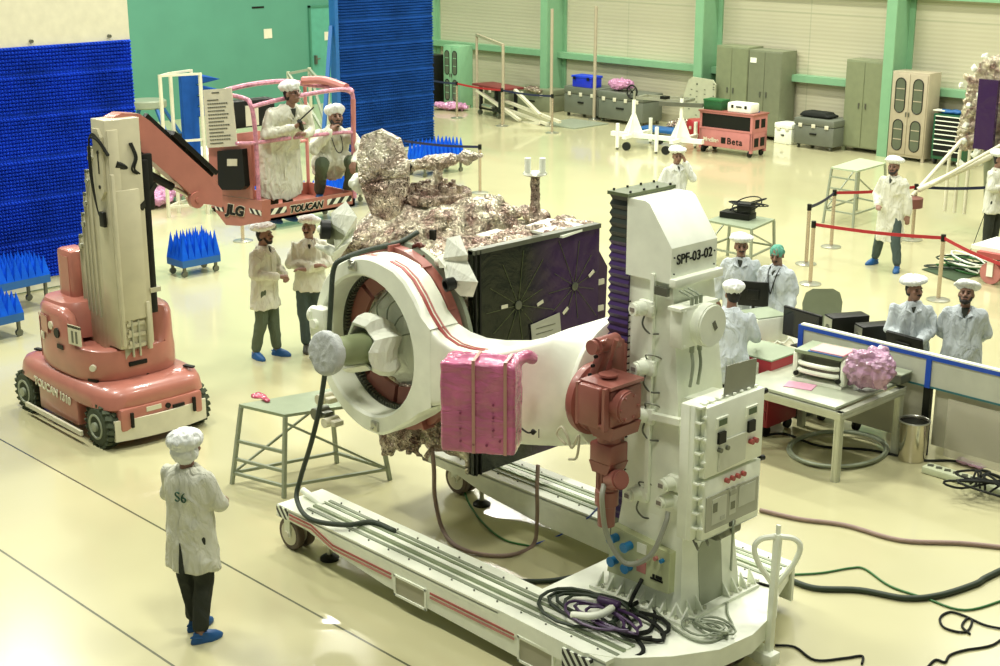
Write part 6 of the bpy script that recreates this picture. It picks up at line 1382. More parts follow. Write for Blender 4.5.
def belt(a, b, m, label, sag=.03):
    A = POSTS[a] if isinstance(a, str) else a; B = POSTS[b] if isinstance(b, str) else b; mb = MB(); n = 10; vs = []; fs = []; sd = (B - A).cross(Vector((0, 0, 1))).normalized() * .003
    for k in range(n + 1):
        p = A.lerp(B, k / n) - Vector((0, 0, sag * math.sin(PI * k / n))); vs += [p + Vector((0, 0, .025)) + sd, p - Vector((0, 0, .025)) + sd, p - Vector((0, 0, .025)) - sd, p + Vector((0, 0, .025)) - sd]
        if k: b_ = k * 4; fs += [(b_ - 4 + j, b_ - 4 + (j + 1) % 4, b_ + (j + 1) % 4, b_ + j) for j in range(4)]
    fs += [(0, 1, 2, 3), tuple(n * 4 + j for j in range(4))]; mb.raw(vs, fs); o = mb.build('barrier_belt', M[m]); tag(o, label, 'belt')
M['beltr'] = mat('red_belt', (.38, .015, .02), .6); M['beltb'] = mat('navy_belt', (.01, .015, .05), .6)
belt('a', 'c', 'beltb', 'short dark blue belt between the two left barrier posts'); belt('c', 'e', 'beltr', 'red belt running behind the walking person'); belt('e', 'f', 'beltb', 'dark blue belt right of the walking person'); belt('b', 'd', 'beltr', 'red belt crossing in front of the legs of the walking person')
belt('d', G(1012, 268, .93), 'beltr', 'red belt leaving the frame at the right edge, over the green mat'); belt('g', 'h', 'beltr', 'far red belt by the black trolley'); belt('h', 'i', 'beltb', 'far dark blue belt between pipe arch and tall pole'); belt(G(425, 112) + Vector((0, 0, .93)), 'g', 'beltb', 'far dark blue belt right of the dark foam wall'); belt('j', G(405, 186) + Vector((0, 0, .93)), 'beltb', 'dark blue belt behind the spacecraft boom')
# ---------------- work platforms / step tables
def table(name, corners, zt, label, m='grating', shelves=(), ladder=False, splay=.0, cat='work platform', r=.018, brace=True):
    c = sum((Vector(p) for p in corners), Vector()) / 4; t = thing(name, label, cat, (c.x, c.y, 0)); cs = [Vector(p) for p in corners]
    mb = MB(); mb.raw([p + Vector((0, 0, zt)) for p in cs] + [p + Vector((0, 0, zt - .03)) for p in cs], [(0, 1, 2, 3), (4, 5, 6, 7), (0, 1, 5, 4), (1, 2, 6, 5), (2, 3, 7, 6), (3, 0, 4, 7)]); mb.build('platform_top', M[m], t)
    ft = [p + (p - c) * splay for p in cs]; ins = [c + (p - c) * .97 for p in cs]
    for k in range(4): mb = MB(); mb.bar(ins[k] + Vector((0, 0, zt - .03)), ft[k] + Vector((0, 0, .0)), r * 2, up=(1, 0, 0)); mb.build('leg', M['gframe'], t)
    def P_(k, z): f_ = 1 - z / zt; return ins[k].lerp(ft[k], f_) + Vector((0, 0, z))
    for z in shelves:
        for k in range(4): mb = MB(); mb.bar(P_(k, z), P_((k + 1) % 4, z), r * 1.6); mb.build('cross_rail', M['gframe'], t)
    if ladder:
        for z in ladder: mb = MB(); mb.bar(P_(0, z), P_(1, z), r * 1.6); mb.build('rung', M['gframe'], t)
    if brace:
        for k in (1, 3): mb = MB(); mb.bar(P_(k, zt * .9), P_((k + 1) % 4, shelves[0] if shelves else .1), r * 1.2); mb.build('diagonal_brace', M['gframe'], t)
    return t
zt = .84
cs = [G(243, 399, zt), G(304, 413, zt), G(357, 386, zt), G(292, 372, zt)]
fs_ = (G(232, 484), G(284, 498), G(390, 480), G(337, 463)); cc_ = sum(fs_, Vector()) / 4; cs = [cc_ + (v - cc_) * .86 for v in fs_]
table('work_platform', cs, zt, 'grey green step platform beside the ring arm, pink plastic on its top', shelves=(.12,), ladder=(.27, .46), splay=.163)
bundle((G(263, 399, zt).x, G(263, 399, zt).y, zt - .005), (.13, .06, .035), 'pinkr', 'crumpled pinkish plastic strip on the grey green step platform', .012, .012, 5, 'plastic wrap')
zt = .74; cs = [Vector((v.x, v.y, 0)) for v in (G(707, 220, zt), G(752, 229, zt), G(775, 219, zt), G(730, 212, zt))]
table('work_platform', cs, zt, 'low grey green platform carrying black electronics, behind the white column', shelves=(.3,), splay=.05)
t, W = at('amplifier', 'black electronic unit with coiled cables on the low platform behind the column', 'electronics', G(740, 218, zt).x, G(740, 218, zt).y, .2, None, zt); bxl('unit_body', M['black'], t, W, -.3, .22, -.14, .14, .0, .10, .01); bxl('upper_unit', M['black'], t, W, -.02, .22, -.1, .1, .1, .26, .01)
for k in range(5):
    mb = MB(); mb.T = W; a0 = k * .5; mb.tube([(.1 + (.22 + .03 * k) * math.cos(a), .02 * k + .12 * math.sin(a), .13 + .12 * math.sin(a + a0) * (k % 2) + .1) for a in [2 * PI * j / 20 for j in range(20)]], .01, 6, True); mb.build('cable_coil', M['rubber'], t)
zt = 1.02; cs = [Vector((v.x, v.y, 0)) for v in (G(831, 167, zt), G(857, 171, zt), G(886, 163, zt), G(860, 158, zt))]
table('work_platform', cs, zt, 'tall pale green step platform with rungs, left of the walking person', m='gtop', shelves=(.25,), ladder=(.45, .65, .85), splay=.16)
# ---------------- white bench & junk behind the lift
t, W = at('white_bench', 'long white perforated bench behind the lift boom with pink plastic below', 'bench', -24.5, 13.0, PI / 2)
for (a, b, z0, z1, nm) in ((0, 4.2, .70, .84, 'bench_top'), ):
    bxl(nm, M['white2'], t, W, a, b, 0, .9, z0, z1, .01)
for k in range(12): bxl('slot', M['steel_d'], t, W, .2 + k * .33, .3 + k * .33, -.004, .0, .75, .79)
for a in (.1, 2.0, 4.1): bxl('leg', M['cream'], t, W, a - .04, a + .04, .05, .12, 0, .7); bxl('leg', M['cream'], t, W, a - .04, a + .04, .78, .85, 0, .7)
for z in (.25,): bxl('lower_rail', M['cream'], t, W, 0, 4.2, .08, .11, z, z + .05)
bundle((-24.6, 14.4, 0.0), (.5, .8, .22), 'pinkp', 'pink plastic sheet on the floor beneath the white bench')
t, W = at('test_rack', 'slim cream frame rack holding a tall blue foam panel behind the boom', 'rack', 0, 0)
A = G(170, 213); B = G(206, 203)
for q in ((169, 218), (179, 213), (199, 208), (208, 214)):
    v = G(*q); mb = MB(); mb.bx(v.x - .025, v.x + .025, v.y - .025, v.y + .025, 0, 2.62); mb.build('upright', M['cream'], t)
for z in (.2, 1.4, 2.6):
    for a, b in (((169, 218), (179, 213)), ((179, 213), (199, 208)), ((169, 218), (208, 214))): mb = MB(); mb.bar(G(*a) + Vector((0, 0, z)), G(*b) + Vector((0, 0, z)), .04); mb.build('cross_bar', M['cream'], t)
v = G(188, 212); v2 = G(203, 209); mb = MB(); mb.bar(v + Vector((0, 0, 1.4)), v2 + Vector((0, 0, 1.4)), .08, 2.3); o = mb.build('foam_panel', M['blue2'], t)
mb = MB()
for k in range(4): c_ = v2 + Vector((0, 0, 1.75 + .2 * k)); mb.raw([c_ + Vector((0, -.1, 0)), c_ + Vector((0, .1, 0)), c_ + Vector((0, .1, .19)), c_ + Vector((0, -.1, .19)), c_ + Vector((.3, .35, .1))], [(0, 1, 2, 3), (0, 1, 4), (1, 2, 4), (2, 3, 4), (3, 0, 4)])
mb.build('foam_cone_edge', M['blue2'], t, None); v = G(173, 214); mb = MB(); mb.box(v + Vector((0, 0, 1.45)), (.5, .12, .12), .6); mb.build('instrument', M['black'], t)
t, W = at('round_table', 'round grey green turntable on a blue frame right of the large foam wall', 'turntable', -33.3, 22.0); q = G(150, 138)
t.location = (q.x, q.y, 0); WORLD[t.name] = W = Matrix.Translation(q); mb = MB(); mb.T = W; mb.lathe([(.42, .75), (.46, .78), (.46, .92), (.42, .95), (.02, .95)], n=32); mb.build('table_top', M['gframe'], t)
for a in (0, 1.6, 3.1, 4.7): mb = MB(); mb.T = W; mb.bar((.4 * math.cos(a), .4 * math.sin(a), .75), (.9 * math.cos(a), .9 * math.sin(a), .0), .07); mb.build('leg', M['bluef'], t)
o = tag(MB().bar(G(165, 112) + Vector((0, 0, .55)), G(205, 108) + Vector((0, 0, .5)), .08).build('blue_beam', M['bluef']), 'dark blue horizontal beam in front of the teal wall', 'beam')
t, W = at('truss_frame', 'pale grey truss stand in front of the teal wall behind the lift basket', 'truss', 0, 0); A = G(293, 140); B = G(322, 150)
for a, b, za, zb_ in (((291, 139), (291, 139), 0, 1.65), ((312, 139), (312, 139), 0, 1.75), ((330, 150), (330, 150), 0, 1.4), ((291, 139), (312, 139), 1.6, 1.7), ((312, 139), (330, 150), 1.7, 1.4), ((291, 139), (312, 139), 1.5, .4), ((312, 139), (330, 150), 1.6, .3), ((291, 139), (330, 150), 1.6, .2)): mb = MB(); mb.bar(G(*a) + Vector((0, 0, za)), G(*b) + Vector((0, 0, zb_)), .06); mb.build('truss_member', M['gframe'] if a != b else M['cream'], t)
# ---------------- second spacecraft on tripod at right edge
t, W = at('second_spacecraft', 'foil-wrapped spacecraft at the right edge held by white struts', 'spacecraft', 0, 0); q = G(1003, 235); zc = 1.9
t.location = (q.x, q.y, 0); W = WORLD[t.name] = Matrix.Translation(q)
f1 = lambda px, py: GY(px - 8, py, q.y - .4)
mb = MB(); pr_ = [(990, 58), (975, 85), (968, 110), (962, 140), (968, 152), (990, 150)]; mb.raw([f1(*p) for p in pr_ + [(1020, 150), (1020, 60)]] + [f1(*p) + Vector((0, .7, 0)) for p in pr_ + [(1020, 150), (1020, 60)]], [tuple(range(8)), tuple(range(8, 16))] + [(k, (k + 1) % 8, 8 + (k + 1) % 8, 8 + k) for k in range(8)])
for k in range(20): mb.ell(f1(random.uniform(970, 998), random.uniform(62, 145)), (.08, .06, .07), 8)
remesh(mb, 'foil_body', M['foil'], t, .035, 0, crumple(.05, 7), sharp=25)
for p_ in ((980, 105), (972, 85), (985, 68), (976, 125), (990, 95), (996, 56), (975, 140)): mb = MB(); mb.ell(f1(*p_) - Vector((0, .1, 0)), (.06, .05, .06), 8); remesh(mb, 'cloth_patch', M['cloth'], t, .02, 0, crumple(.03, 14), sharp=40)
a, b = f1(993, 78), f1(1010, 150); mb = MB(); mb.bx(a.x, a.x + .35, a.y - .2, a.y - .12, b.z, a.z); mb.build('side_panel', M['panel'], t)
mb = MB()
for k in range(8): c_ = f1(random.uniform(968, 990), random.uniform(152, 170)); mb.cap(c_, c_ + Vector((random.uniform(-.15, .15), 0, random.uniform(-.1, .1))), .03)
remesh(mb, 'fittings', M['cloth'], t, .02, 0)
for p1, p2, r_ in (((962, 140), (912, 196), .035), ((1005, 150), (918, 190), .05), ((1010, 140), (930, 185), .03)): mb = MB(); A_ = GY(*p1, q.y - .5); B_ = GY(*p2, q.y - 1.6); mb.cyl(A_, B_, r_); mb.build('strut', M['cream'], t)
for x in (958, 968, 978): mb = MB(); c_ = f1(x, 150); mb.cyl((c_.x, c_.y, .35), c_, .03); mb.build('support_leg', M['cream'], t)
cB = GY(911, 200, q.y - 1.75); mb = MB(); mb.cyl(cB - Vector((0, 0, .12)), cB + Vector((0, 0, .04)), .2, n=20); mb.build('strut_weight', mat('brown_weight', (.17, .06, .045), .5), t)
mb = MB(); mb.cyl(f1(1010, 200), f1(1010, 150), .3, n=20); mb.build('support_drum', M['olive'], t)
q = G(989, 284); t, W = at('red_trolley', 'low red and white trolley with pink wheel at the right edge', 'trolley', q.x, q.y); mb = MB(); mb.T = W
cylp('wheel', M['pinkline'], t, W, (0, .0, .17), (0, .09, .17), .17, None, 24); bxl('wheel_fork', M['white2'], t, W, -.05, .05, -.03, -.01, .12, .42); bxl('red_deck', M['redline'], t, W, -.2, 1.0, -.1, .8, .42, .50); bxl('white_deck', M['white2'], t, W, -.35, 1.0, .0, .8, .50, .56)
q = G(950, 275); t, W = at('cable_mat', 'dark green mat with a tangle of green cables on the floor', 'mat', q.x, q.y, -.0); mb = MB(); mb.T = W; mb.raw([W.inverted() @ G(*p, z) for z in (.001, .012) for p in ((922, 269), (955, 281), (990, 272), (955, 262))], [(0, 1, 2, 3), (4, 5, 6, 7), (0, 1, 5, 4), (1, 2, 6, 5), (2, 3, 7, 6), (3, 0, 4, 7)]); mb.build('mat_sheet', mat('dark_green_mat', (.03, .06, .02), .8), t)
for k in range(12): mb = MB(); r_ = random.uniform(.15, .4); ph_ = random.uniform(0, 6); mb.tube([G(966 + random.uniform(-1, 1), 270) + Vector((r_ * 1.3 * math.cos(a + ph_), r_ * math.sin(a), .03 + .015 * k)) for a in [2 * PI * j / 14 for j in range(14)]], .014, 5, True); mb.build('green_cable', (M['cableg'], M['cableb'], M['white2'])[k % 3], t)
# ---------------- DESK AREA
AL = M['alu']
t, W = at('workbench', 'aluminium profile workbench with grey top holding the white frame device', 'workbench', -8.02, 12.4)
TX0, TX1, TY0_, TY1_, TZ = -8.66, -7.40, 11.82, 13.0, .78
bxl('bench_top', M['gtop2'], t, Matrix(), TX0, TX1 - .08, TY0_ + .02, TY1_, TZ - .03, TZ, .004)
for (a, b) in (((TX0, TY0_ + .03), (TX1, TY0_ + .03)), ((TX1 - .03, TY0_), (TX1 - .03, TY1_)), ((TX0, TY1_), (TX1, TY1_)), ((TX0 + .03, TY0_), (TX0 + .03, TY1_))):
    mb = MB(); mb.bar((a[0], a[1], TZ - .08), (b[0], b[1], TZ - .08), .07, .08); 
    for s_ in (-.018, .018): mb.bar((a[0], a[1], TZ - .08 + s_), (b[0], b[1], TZ - .08 + s_), .078, .012)
    mb.build('rail', AL, t)
for x in (TX0 + .04, TX1 - .04):
    for y in (TY0_ + .04, TY1_ - .03):
        mb = MB(); mb.bx(x - .035, x + .035, y - .035, y + .035, 0, TZ - .12)
        for s_ in (-.018, .018): mb.bx(x + s_ - .005, x + s_ + .005, y - .04, y + .04, 0, TZ - .12); mb.bx(x - .04, x + .04, y + s_ - .005, y + s_ + .005, 0, TZ - .12)
        mb.build('leg', AL, t)
def onb(px, py, z=TZ): return G(px, py, z)
q = onb(825, 380); t, W = at('frame_device', 'white frame device with round side rings on the workbench, papers on top', 'device', q.x, q.y, .12, None, TZ); ww = M['white2']
bxl('top_plate', M['grating'], t, W, -.27, .27, -.2, .2, .30, .34, .01); bxl('base_plate', ww, t, W, -.28, .28, -.2, .2, .0, .03)
for s_ in (-1, 1): bxl('side_cheek', ww, t, W, s_ * .27 - .03, s_ * .27 + .03, -.18, .18, .02, .30, .03); cylp('knob', M['black'], t, W, (s_ * .24, -.21, .08), (s_ * .24, -.18, .08), .025)
for z in (.12, .2): mb = MB(); mb.T = W; mb.tube([(.22 * math.cos(a), -.16 + -.05 * math.sin(a), z) for a in [PI * k / 10 for k in range(11)]], .025, 8); mb.build('ring_band', ww, t)
bxl('dark_core', M['steel_d'], t, W, -.2, .2, -.1, .15, .05, .28); o = bxl('pink_paper', mat('pink_paper', (.72, .38, .38), .6), t, W, -.1, .27, -.18, .1, .345, .36); bxl('blue_folder', M['bluef'], t, W, -.12, .26, -.2, .1, .34, .346)
q = onb(800, 386); o = tag(MB().box((q.x, q.y, TZ + .004), (.3, .2, .008), .3).build('pink_sheet', mat('pink_sheet', (.62, .32, .42), .5)), 'flat pink sheet lying on the workbench below the white frame device', 'sheet')
q = onb(867, 392); bundle((q.x, q.y, TZ), (.28, .22, .30), 'pinkv', 'purple pink crumpled plastic bag on the workbench right of the frame device', .05, .022, 7, 'plastic bag', 'plastic_bag', 8.)
q = onb(890, 383); t, W = at('metal_tray', 'small dark wire tray with cable behind the plastic bag on the workbench', 'tray', q.x, q.y + .1, 0, None, TZ); bxl('tray_body', M['steel_d'], t, W, -.12, .12, -.1, .1, 0, .1, .01); bxl('tray_rim', M['gframe'], t, W, -.13, .13, -.11, .11, .1, .115)
# partition
PYP = 13.15
t, W = at('desk_partition', 'long grey desk screen with bright blue frame behind the workbench', 'desk screen', -7.5, PYP); Z0, Z1 = .77, 1.10; xl, xm, xr = -8.80, -7.22, -5.2
M['pblue'] = mat('blue_frame', (.01, .07, .45), .4); M['pgrey'] = mat('pale_screen_fabric', (.50, .52, .42), .7)
for a, b in ((xl, xm), (xm, xr)):
    s_ = bxl('screen_panel', M['pgrey'], t, Matrix(), a, b, PYP - .015, PYP + .015, Z0, Z1); bxl('blue_edge', M['pblue'], s_, Matrix(), a, b, PYP - .03, PYP - .014, Z1 - .045, Z1); bxl('top_rail', M['white2'], s_, Matrix(), a, b, PYP - .03, PYP + .03, Z1, Z1 + .018); bxl('lower_edge', mat('teal_edge', (.02, .14, .16), .4), s_, Matrix(), a, b, PYP - .02, PYP + .02, Z0 - .02, Z0)
for x in (xl, xm): bxl('blue_post', M['pblue'], t, Matrix(), x - .03, x + .03, PYP - .032, PYP + .03, Z0 - .02, Z1)
for x in (xl, xm, xr): bxl('black_post', M['black'], t, Matrix(), x - .04, x + .04, PYP - .02, PYP + .04, 0, Z0 - .02)
bxl('modesty_panel', M['pgrey2'], t, Matrix(), xm + .06, xr, PYP + .05, PYP + .07, .12, .74); bxl('modesty_panel', M['pgrey2'], t, Matrix(), xl, xm - .06, PYP + .05, PYP + .07, .12, .74)
t, W = at('desk', 'long white desk behind the blue-edged screen, carrying computers', 'desk', -8.0, 13.6); bxl('desk_top', M['cream'], t, Matrix(), -10.3, -8.45, PYP + .08, 13.86, .72, .75, .004); bxl('desk_top', M['cream'], t, Matrix(), -8.45, -5.2, PYP + .08, 13.60, .72, .75, .004)
for x in (-10.25, -8.8, -5.3): bxl('desk_leg', M['steel_d'], t, Matrix(), x, x + .05, PYP + .12, 13.5, 0, .72)
DZ = .75
def monitor(px, py, w, h, rz, label, back=False, tilt=.0, dz=.1):
    q = G(px, py, DZ); t, W = at('monitor', label, 'monitor', q.x, q.y, rz, None, DZ)
    Wt = W @ Matrix.Translation((0, 0, dz)) @ Matrix.Rotation(tilt, 4, 'X')
    mb = MB(); mb.T = Wt; mb.bx(-w / 2, w / 2, -.02, .02, 0, h, .008); cs = mb.build('casing', M['black'], t)
    if not back: mb = MB(); mb.T = Wt; mb.bx(-w / 2 + .02, w / 2 - .02, -.024, -.02, .025, h - .02); mb.build('screen', mat('dark_screen', (.012, .016, .02), .12), cs)
    else: mb = MB(); mb.T = Wt; mb.bx(-w * .2, w * .2, -.05, -.02, h * .3, h * .7, .01); mb.build('rear_cover', M['black'], cs)
    cylp('stand', M['black'], t, W, (0, .03, 0), (0, .03, dz + h * .4), .02); bxl('stand_foot', M['black'], t, W, -.11, .11, -.06, .1, 0, .012, .004); return Wt, cs
Wt, cs = monitor(801, 347, .56, .34, -.15, 'black monitor facing left of the blue-edged screen, white sticker in its corner', dz=.09); mb = MB(); mb.T = Wt; mb.bx(.12, .2, -.028, -.024, .04, .09); mb.build('sticker', M['white2'], cs)
monitor(905, 366, .46, .25, -.1, 'black tilted monitor in front of the person with joined hands', True, .25, .12)
def pc(px, py, w, d, h, rz, label, mm='black', z=DZ):
    q = G(px, py, z); t, W = at('computer_case', label, 'computer', q.x, q.y, rz, None, z); bxl('pc_body', M[mm], t, W, -w / 2, w / 2, -d / 2, d / 2, 0, h, .006); f = bxl('rear_plate', M['steel'] if mm == 'black' else M['white2'], t, W, -w / 2 + .01, w / 2 - .01, -d / 2 - .004, -d / 2, .02, h - .02)
    mb = MB(); mb.T = W; mb.lathe([(.045, 0), (.045, .006), (.01, .006)], (0, -d / 2 - .003, h * .62), (0, -1, 0), 16); mb.build('fan_grille', M['steel_d'], f); bxl('port_row', M['black'], f, W, -w * .3, w * .1, -d / 2 - .008, -d / 2 - .003, h * .2, h * .35); return t
pc(845, 345, .2, 0.46, .36, -.5, 'larger black computer case behind the screen frame, nearer the chair'); pc(872, 353, .19, 0.38, .34, -.5, 'smaller black computer case behind the screen frame, next to the larger one')
pc(985, 391, .5, .4, .16, -.1, 'low black computer case at the right edge behind the blue-edged screen'); pc(950, 387, .4, .3, .1, -.1, 'flat grey unit behind the blue-edged screen in front of the bearded person')
t = pc(762, 337, .42, .42, .28, -.35, 'cream instrument with dark green top, below the black box monitor', 'white2'); bxl('instrument_lid', M['grating'], t, wm(t), -.2, .2, -.2, .2, .28, .295)
Wt, cs = monitor(752, 322, .36, .3, .5, 'boxy black monitor on the desk between the white-capped and bending persons', True, dz=.2)
q = G(778, 349, DZ); o = tag(MB().box((q.x, q.y, DZ + .015), (.14, .2, .03), -.3, .006).build('black_phone', M['black']), 'small black handset lying left of the blue-edged screen', 'handset')
for k, p_ in enumerate(((783, 340), (771, 343), (766, 349))): cable('white_cable', [G(p_[0] - 8, p_[1], DZ + .01), G(p_[0], p_[1] + 3, DZ + .03), G(p_[0] + 7, p_[1] - 2, DZ + .02), G(p_[0] + 12, p_[1] + 4, DZ + .01)], .008, M['white2'], ('thin white cable on the desk by the handset', 'thin white cable below the black monitor', 'thin white cable nearest to the red tool chest')[k])
# red tool chest
t, W = at('red_tool_chest', 'red tool chest with grey green top and paper label, left of the screen', 'tool chest', -8.98, 12.62, .0); RR = mat('dark_red_enamel', (.30, .02, .03), .35)
bxl('upper_chest', RR, t, W, -.36, .36, -.28, .28, .62, .88, .01); bxl('chest_top', M['grating'], t, W, -.36, .36, -.28, .28, .88, .895); bxl('lower_chest', RR, t, W, -.34, .34, -.27, .27, .12, .56, .01)
for z in (.66, .73, .80): bxl('drawer', M['black'], t, W, -.34, -.06, -.29, -.28, z, z + .05)
bxl('paper_label', M['white2'], t, W, .02, .2, -.288, -.28, .70, .84); bxl('paper_strip', M['white2'], t, W, -.07, -.04, -.288, -.28, .74, .84)
for z in (.2, .32, .44): bxl('drawer', RR, t, W, -.32, .32, -.285, -.27, z, z + .1)
for a in (-.28, .28):
    for b in (-.2, .2): cylp('caster', M['black'], t, W, (a - .02, b, .06), (a + .02, b, .06), .06)
# chair
q = G(822, 340); t, W = at('office_chair', 'grey plastic shell chair behind the black monitor', 'chair', -9.62, 14.88, math.radians(46)); cm = mat('grey_green_plastic', (.21, .24, .15), .45); mb = MB(); mb.T = W
rows = [[(x_ * w_, y_ + .05 * x_ * x_ * 4 * .5, z_) for x_ in [-.25 + .05 * k for k in range(11)]] for (w_, y_, z_) in ((.8, -.2, .46), (.95, 0, .44), (.95, .18, .46), (.95, .23, .6), (1.0, .25, .8), (.85, .26, .92), (.5, .265, .97))]
vs = [v for r_ in rows for v in r_]; n = len(vs); vs += [(x, y + .015, z - .015) for x, y, z in vs]; fs = []
for j in range(6):
    for i in range(10): a = j * 11 + i; fs += [(a, a + 1, a + 12, a + 11), (n + a, n + a + 1, n + a + 12, n + a + 11)]
for i in range(10): fs += [(i, i + 1, n + i + 1, n + i), (66 + i, 67 + i, n + 67 + i, n + 66 + i)]
for j in range(6): fs += [(j * 11, j * 11 + 11, n + j * 11 + 11, n + j * 11), (j * 11 + 10, j * 11 + 21, n + j * 11 + 21, n + j * 11 + 10)]
mb.raw(vs, fs); mb.build('chair_shell', cm, t)
for a in (-.18, .18):
    for b in (-.16, .16): cylp('leg', M['steel'], t, W, (a, b, .43), (a * 1.2, b * 1.2, 0), .012)
# bin
q = G(916, 457); t, W = at('waste_bin', 'shiny steel waste bin beside the black screen post', 'waste bin', q.x, q.y - .09); mb = MB(); mb.T = W; mb.lathe([(.13, 0), (.14, .02), (.155, .42), (.16, .43), (.15, .42), (.135, .05), (.02, .04)], n=32); mb.build('bin_body', mat('polished_steel', (.62, .58, .48), .18, .95), t)
mb = MB(); mb.T = W; mb.tube([(.158 * math.cos(a), .158 * math.sin(a), .43) for a in [2 * PI * k / 32 for k in range(32)]], .009, 6, True); mb.build('bin_rim', M['steel'], t); mb = MB(); mb.T = W; mb.lathe([(.14, .40), (.13, .36), (.02, .34)], n=24); mb.build('bin_liner', M['black'], t)
# clear sheets hanging right below the screen
mb = MB(); a, b = G(945, 470), G(1010, 470)
o = tag(MB().bx(-6.95, -5.3, PYP - .06, PYP - .05, .08, .70).build('plastic_sheet', mat('clear_hazy_sheet', (.62, .60, .48), .25, alpha=.35)), 'hazy clear plastic sheet hanging below the blue-edged screen at the right', 'plastic sheet')
t, W = at('low_cabinet', 'low grey box on casters under the desk behind the workbench', 'box', -8.0, 13.5); bxl('box_body', M['gframe'], t, Matrix(), -8.7, -8.0, 13.25, 13.55, .12, .42, .01)
for x in (-8.6, -8.15): cylp('caster', M['black'], t, Matrix(), (x, 13.3, .06), (x + .05, 13.3, .06), .06)
# power strip
A, B = G(925, 471), G(1012, 497); t = thing('power_strip', 'long pale green power strip with many plugs on the floor', 'power strip', A.lerp(B, .5)); mb = MB(); mb.bar(A + Vector((0, 0, .04)), B + Vector((0, 0, .04)), .16, .07, bev=.01); mb.build('strip_body', mat('pale_green_plastic', (.55, .60, .40), .4), t)
for k in range(9): c_ = A.lerp(B, .06 + .1 * k) + Vector((0, 0, .078)); mb = MB(); mb.box(c_, (.06, .05, .012), .4); mb.build('socket', M['steel_d'], t)
for k in range(6):
    c_ = G(965 + 5 * k, 482 + 2 * k, .1); cable('black_cable', [c_, c_ + Vector((.15 * math.cos(k), .2, .08)), c_ + Vector((.35 * math.sin(k * 2), .3 - .1 * k, .04)), c_ + Vector((.2 - .1 * k, -.05 * k, .1)), c_ + Vector((.45, .1 * k, .05))], .012, M['rubber'], 'black cable looping over the pale green power strip', 'cable', 'cables plugged into the power strip')
bundle((G(968, 468).x, G(968, 468).y, 0), (.16, .12, .04), 'pinkv', 'small purple plastic scrap on the floor behind the power strip', .02, .02, 4, 'plastic scrap', 'plastic_scrap')
cable('black_cable', [G(760, 436, .02), G(785, 434, .02), G(820, 446, .015), G(870, 450, .015), G(920, 460, .015), G(960, 462, .015), G(1010, 482, .015)], .013, M['rubber'], 'black cable running on the floor under the workbench to the right edge')
r_ = .62; c_ = G(828, 449); mb = MB()
for rr_, zz in ((1.0, .02), (.95, .05)): mb.tube([G(838 + 50 * rr_ * math.cos(a), 449 + 18 * rr_ * math.sin(a), zz) for a in [2 * PI * k / 40 for k in range(40)]], .018, 7, True)
o = tag(mb.build('hose_ring', M['gframe']), 'large coiled grey hose ring on the floor under the workbench', 'hose')
for lb, pts, r_, m in (('pink grey hose crossing the floor from column to right edge', [(760, 510), (800, 519), (845, 525), (900, 540), (960, 543), (1010, 548)], .022, 'hosep'),
    ('thick black green cable bundle on the floor right of the tow bar', [(785, 578), (815, 588), (860, 590), (905, 598), (940, 595), (975, 584), (985, 578), (1010, 566)], .026, 'cableb'),
    ('thin green cable crossing the thick bundle on the right floor', [(782, 575), (820, 573), (850, 568), (865, 569), (890, 586), (925, 598), (965, 610), (1010, 598)], .010, 'cableg'),
    ('thin dark cable in the lower right behind the tow bar', [(775, 645), (795, 647), (815, 660), (845, 658), (862, 656), (862, 664)], .010, 'rubber'),
    ('thin black cable loop on the floor at the lower right', [(1010, 630), (985, 625), (965, 616), (950, 612), (940, 618), (945, 628), (965, 632), (972, 622), (968, 618), (962, 626), (970, 634)], .010, 'rubber'),
    ('thin black cable wandering at the bottom right corner', [(1010, 632), (992, 645), (965, 650), (950, 655), (945, 662), (935, 660), (925, 670)], .010, 'rubber'),
    ('thick dark cable on the floor left of the column foot', [(498, 578), (520, 581), (555, 580), (600, 571), (625, 566)], .022, 'cableb'),
    ('pink grey hose hanging in a loop under the ring arm', None, .020, 'hosep'), ('dark green thin cable falling from the trolley wheel to the floor loop', [(463, 487), (470, 505), (485, 525), (505, 540), (530, 546)], .010, 'cableg'),
    ('thin blue cable from the floor up to the motor', None, .008, 'pblue'), ('short pink grey hose on the floor behind the motor', [(540, 503), (560, 512), (580, 505), (605, 498)], .020, 'hosep')):
    if pts is None:
        if 'loop under' in lb: P_ = [GY(432, 448, 7.9), GY(434, 470, 8.0), GY(435, 498, 8.2), G(442, 528, .022), G(455, 545, .022), G(480, 554, .022), G(510, 555, .02), G(533, 545, .02), G(537, 520, .3), GY(537, 490, 8.3), GY(538, 465, 8.3)]
        else: P_ = [G(530, 546, .01), G(560, 535, .01), G(585, 520, .3), GY(600, 506, 7.5)]
    else: P_ = [G(a, b, r_ + .002) for a, b in pts]
    cable('floor_hose' if r_ > .015 else 'floor_cable', P_, r_, M[m], lb, 'hose' if r_ > .015 else 'cable')
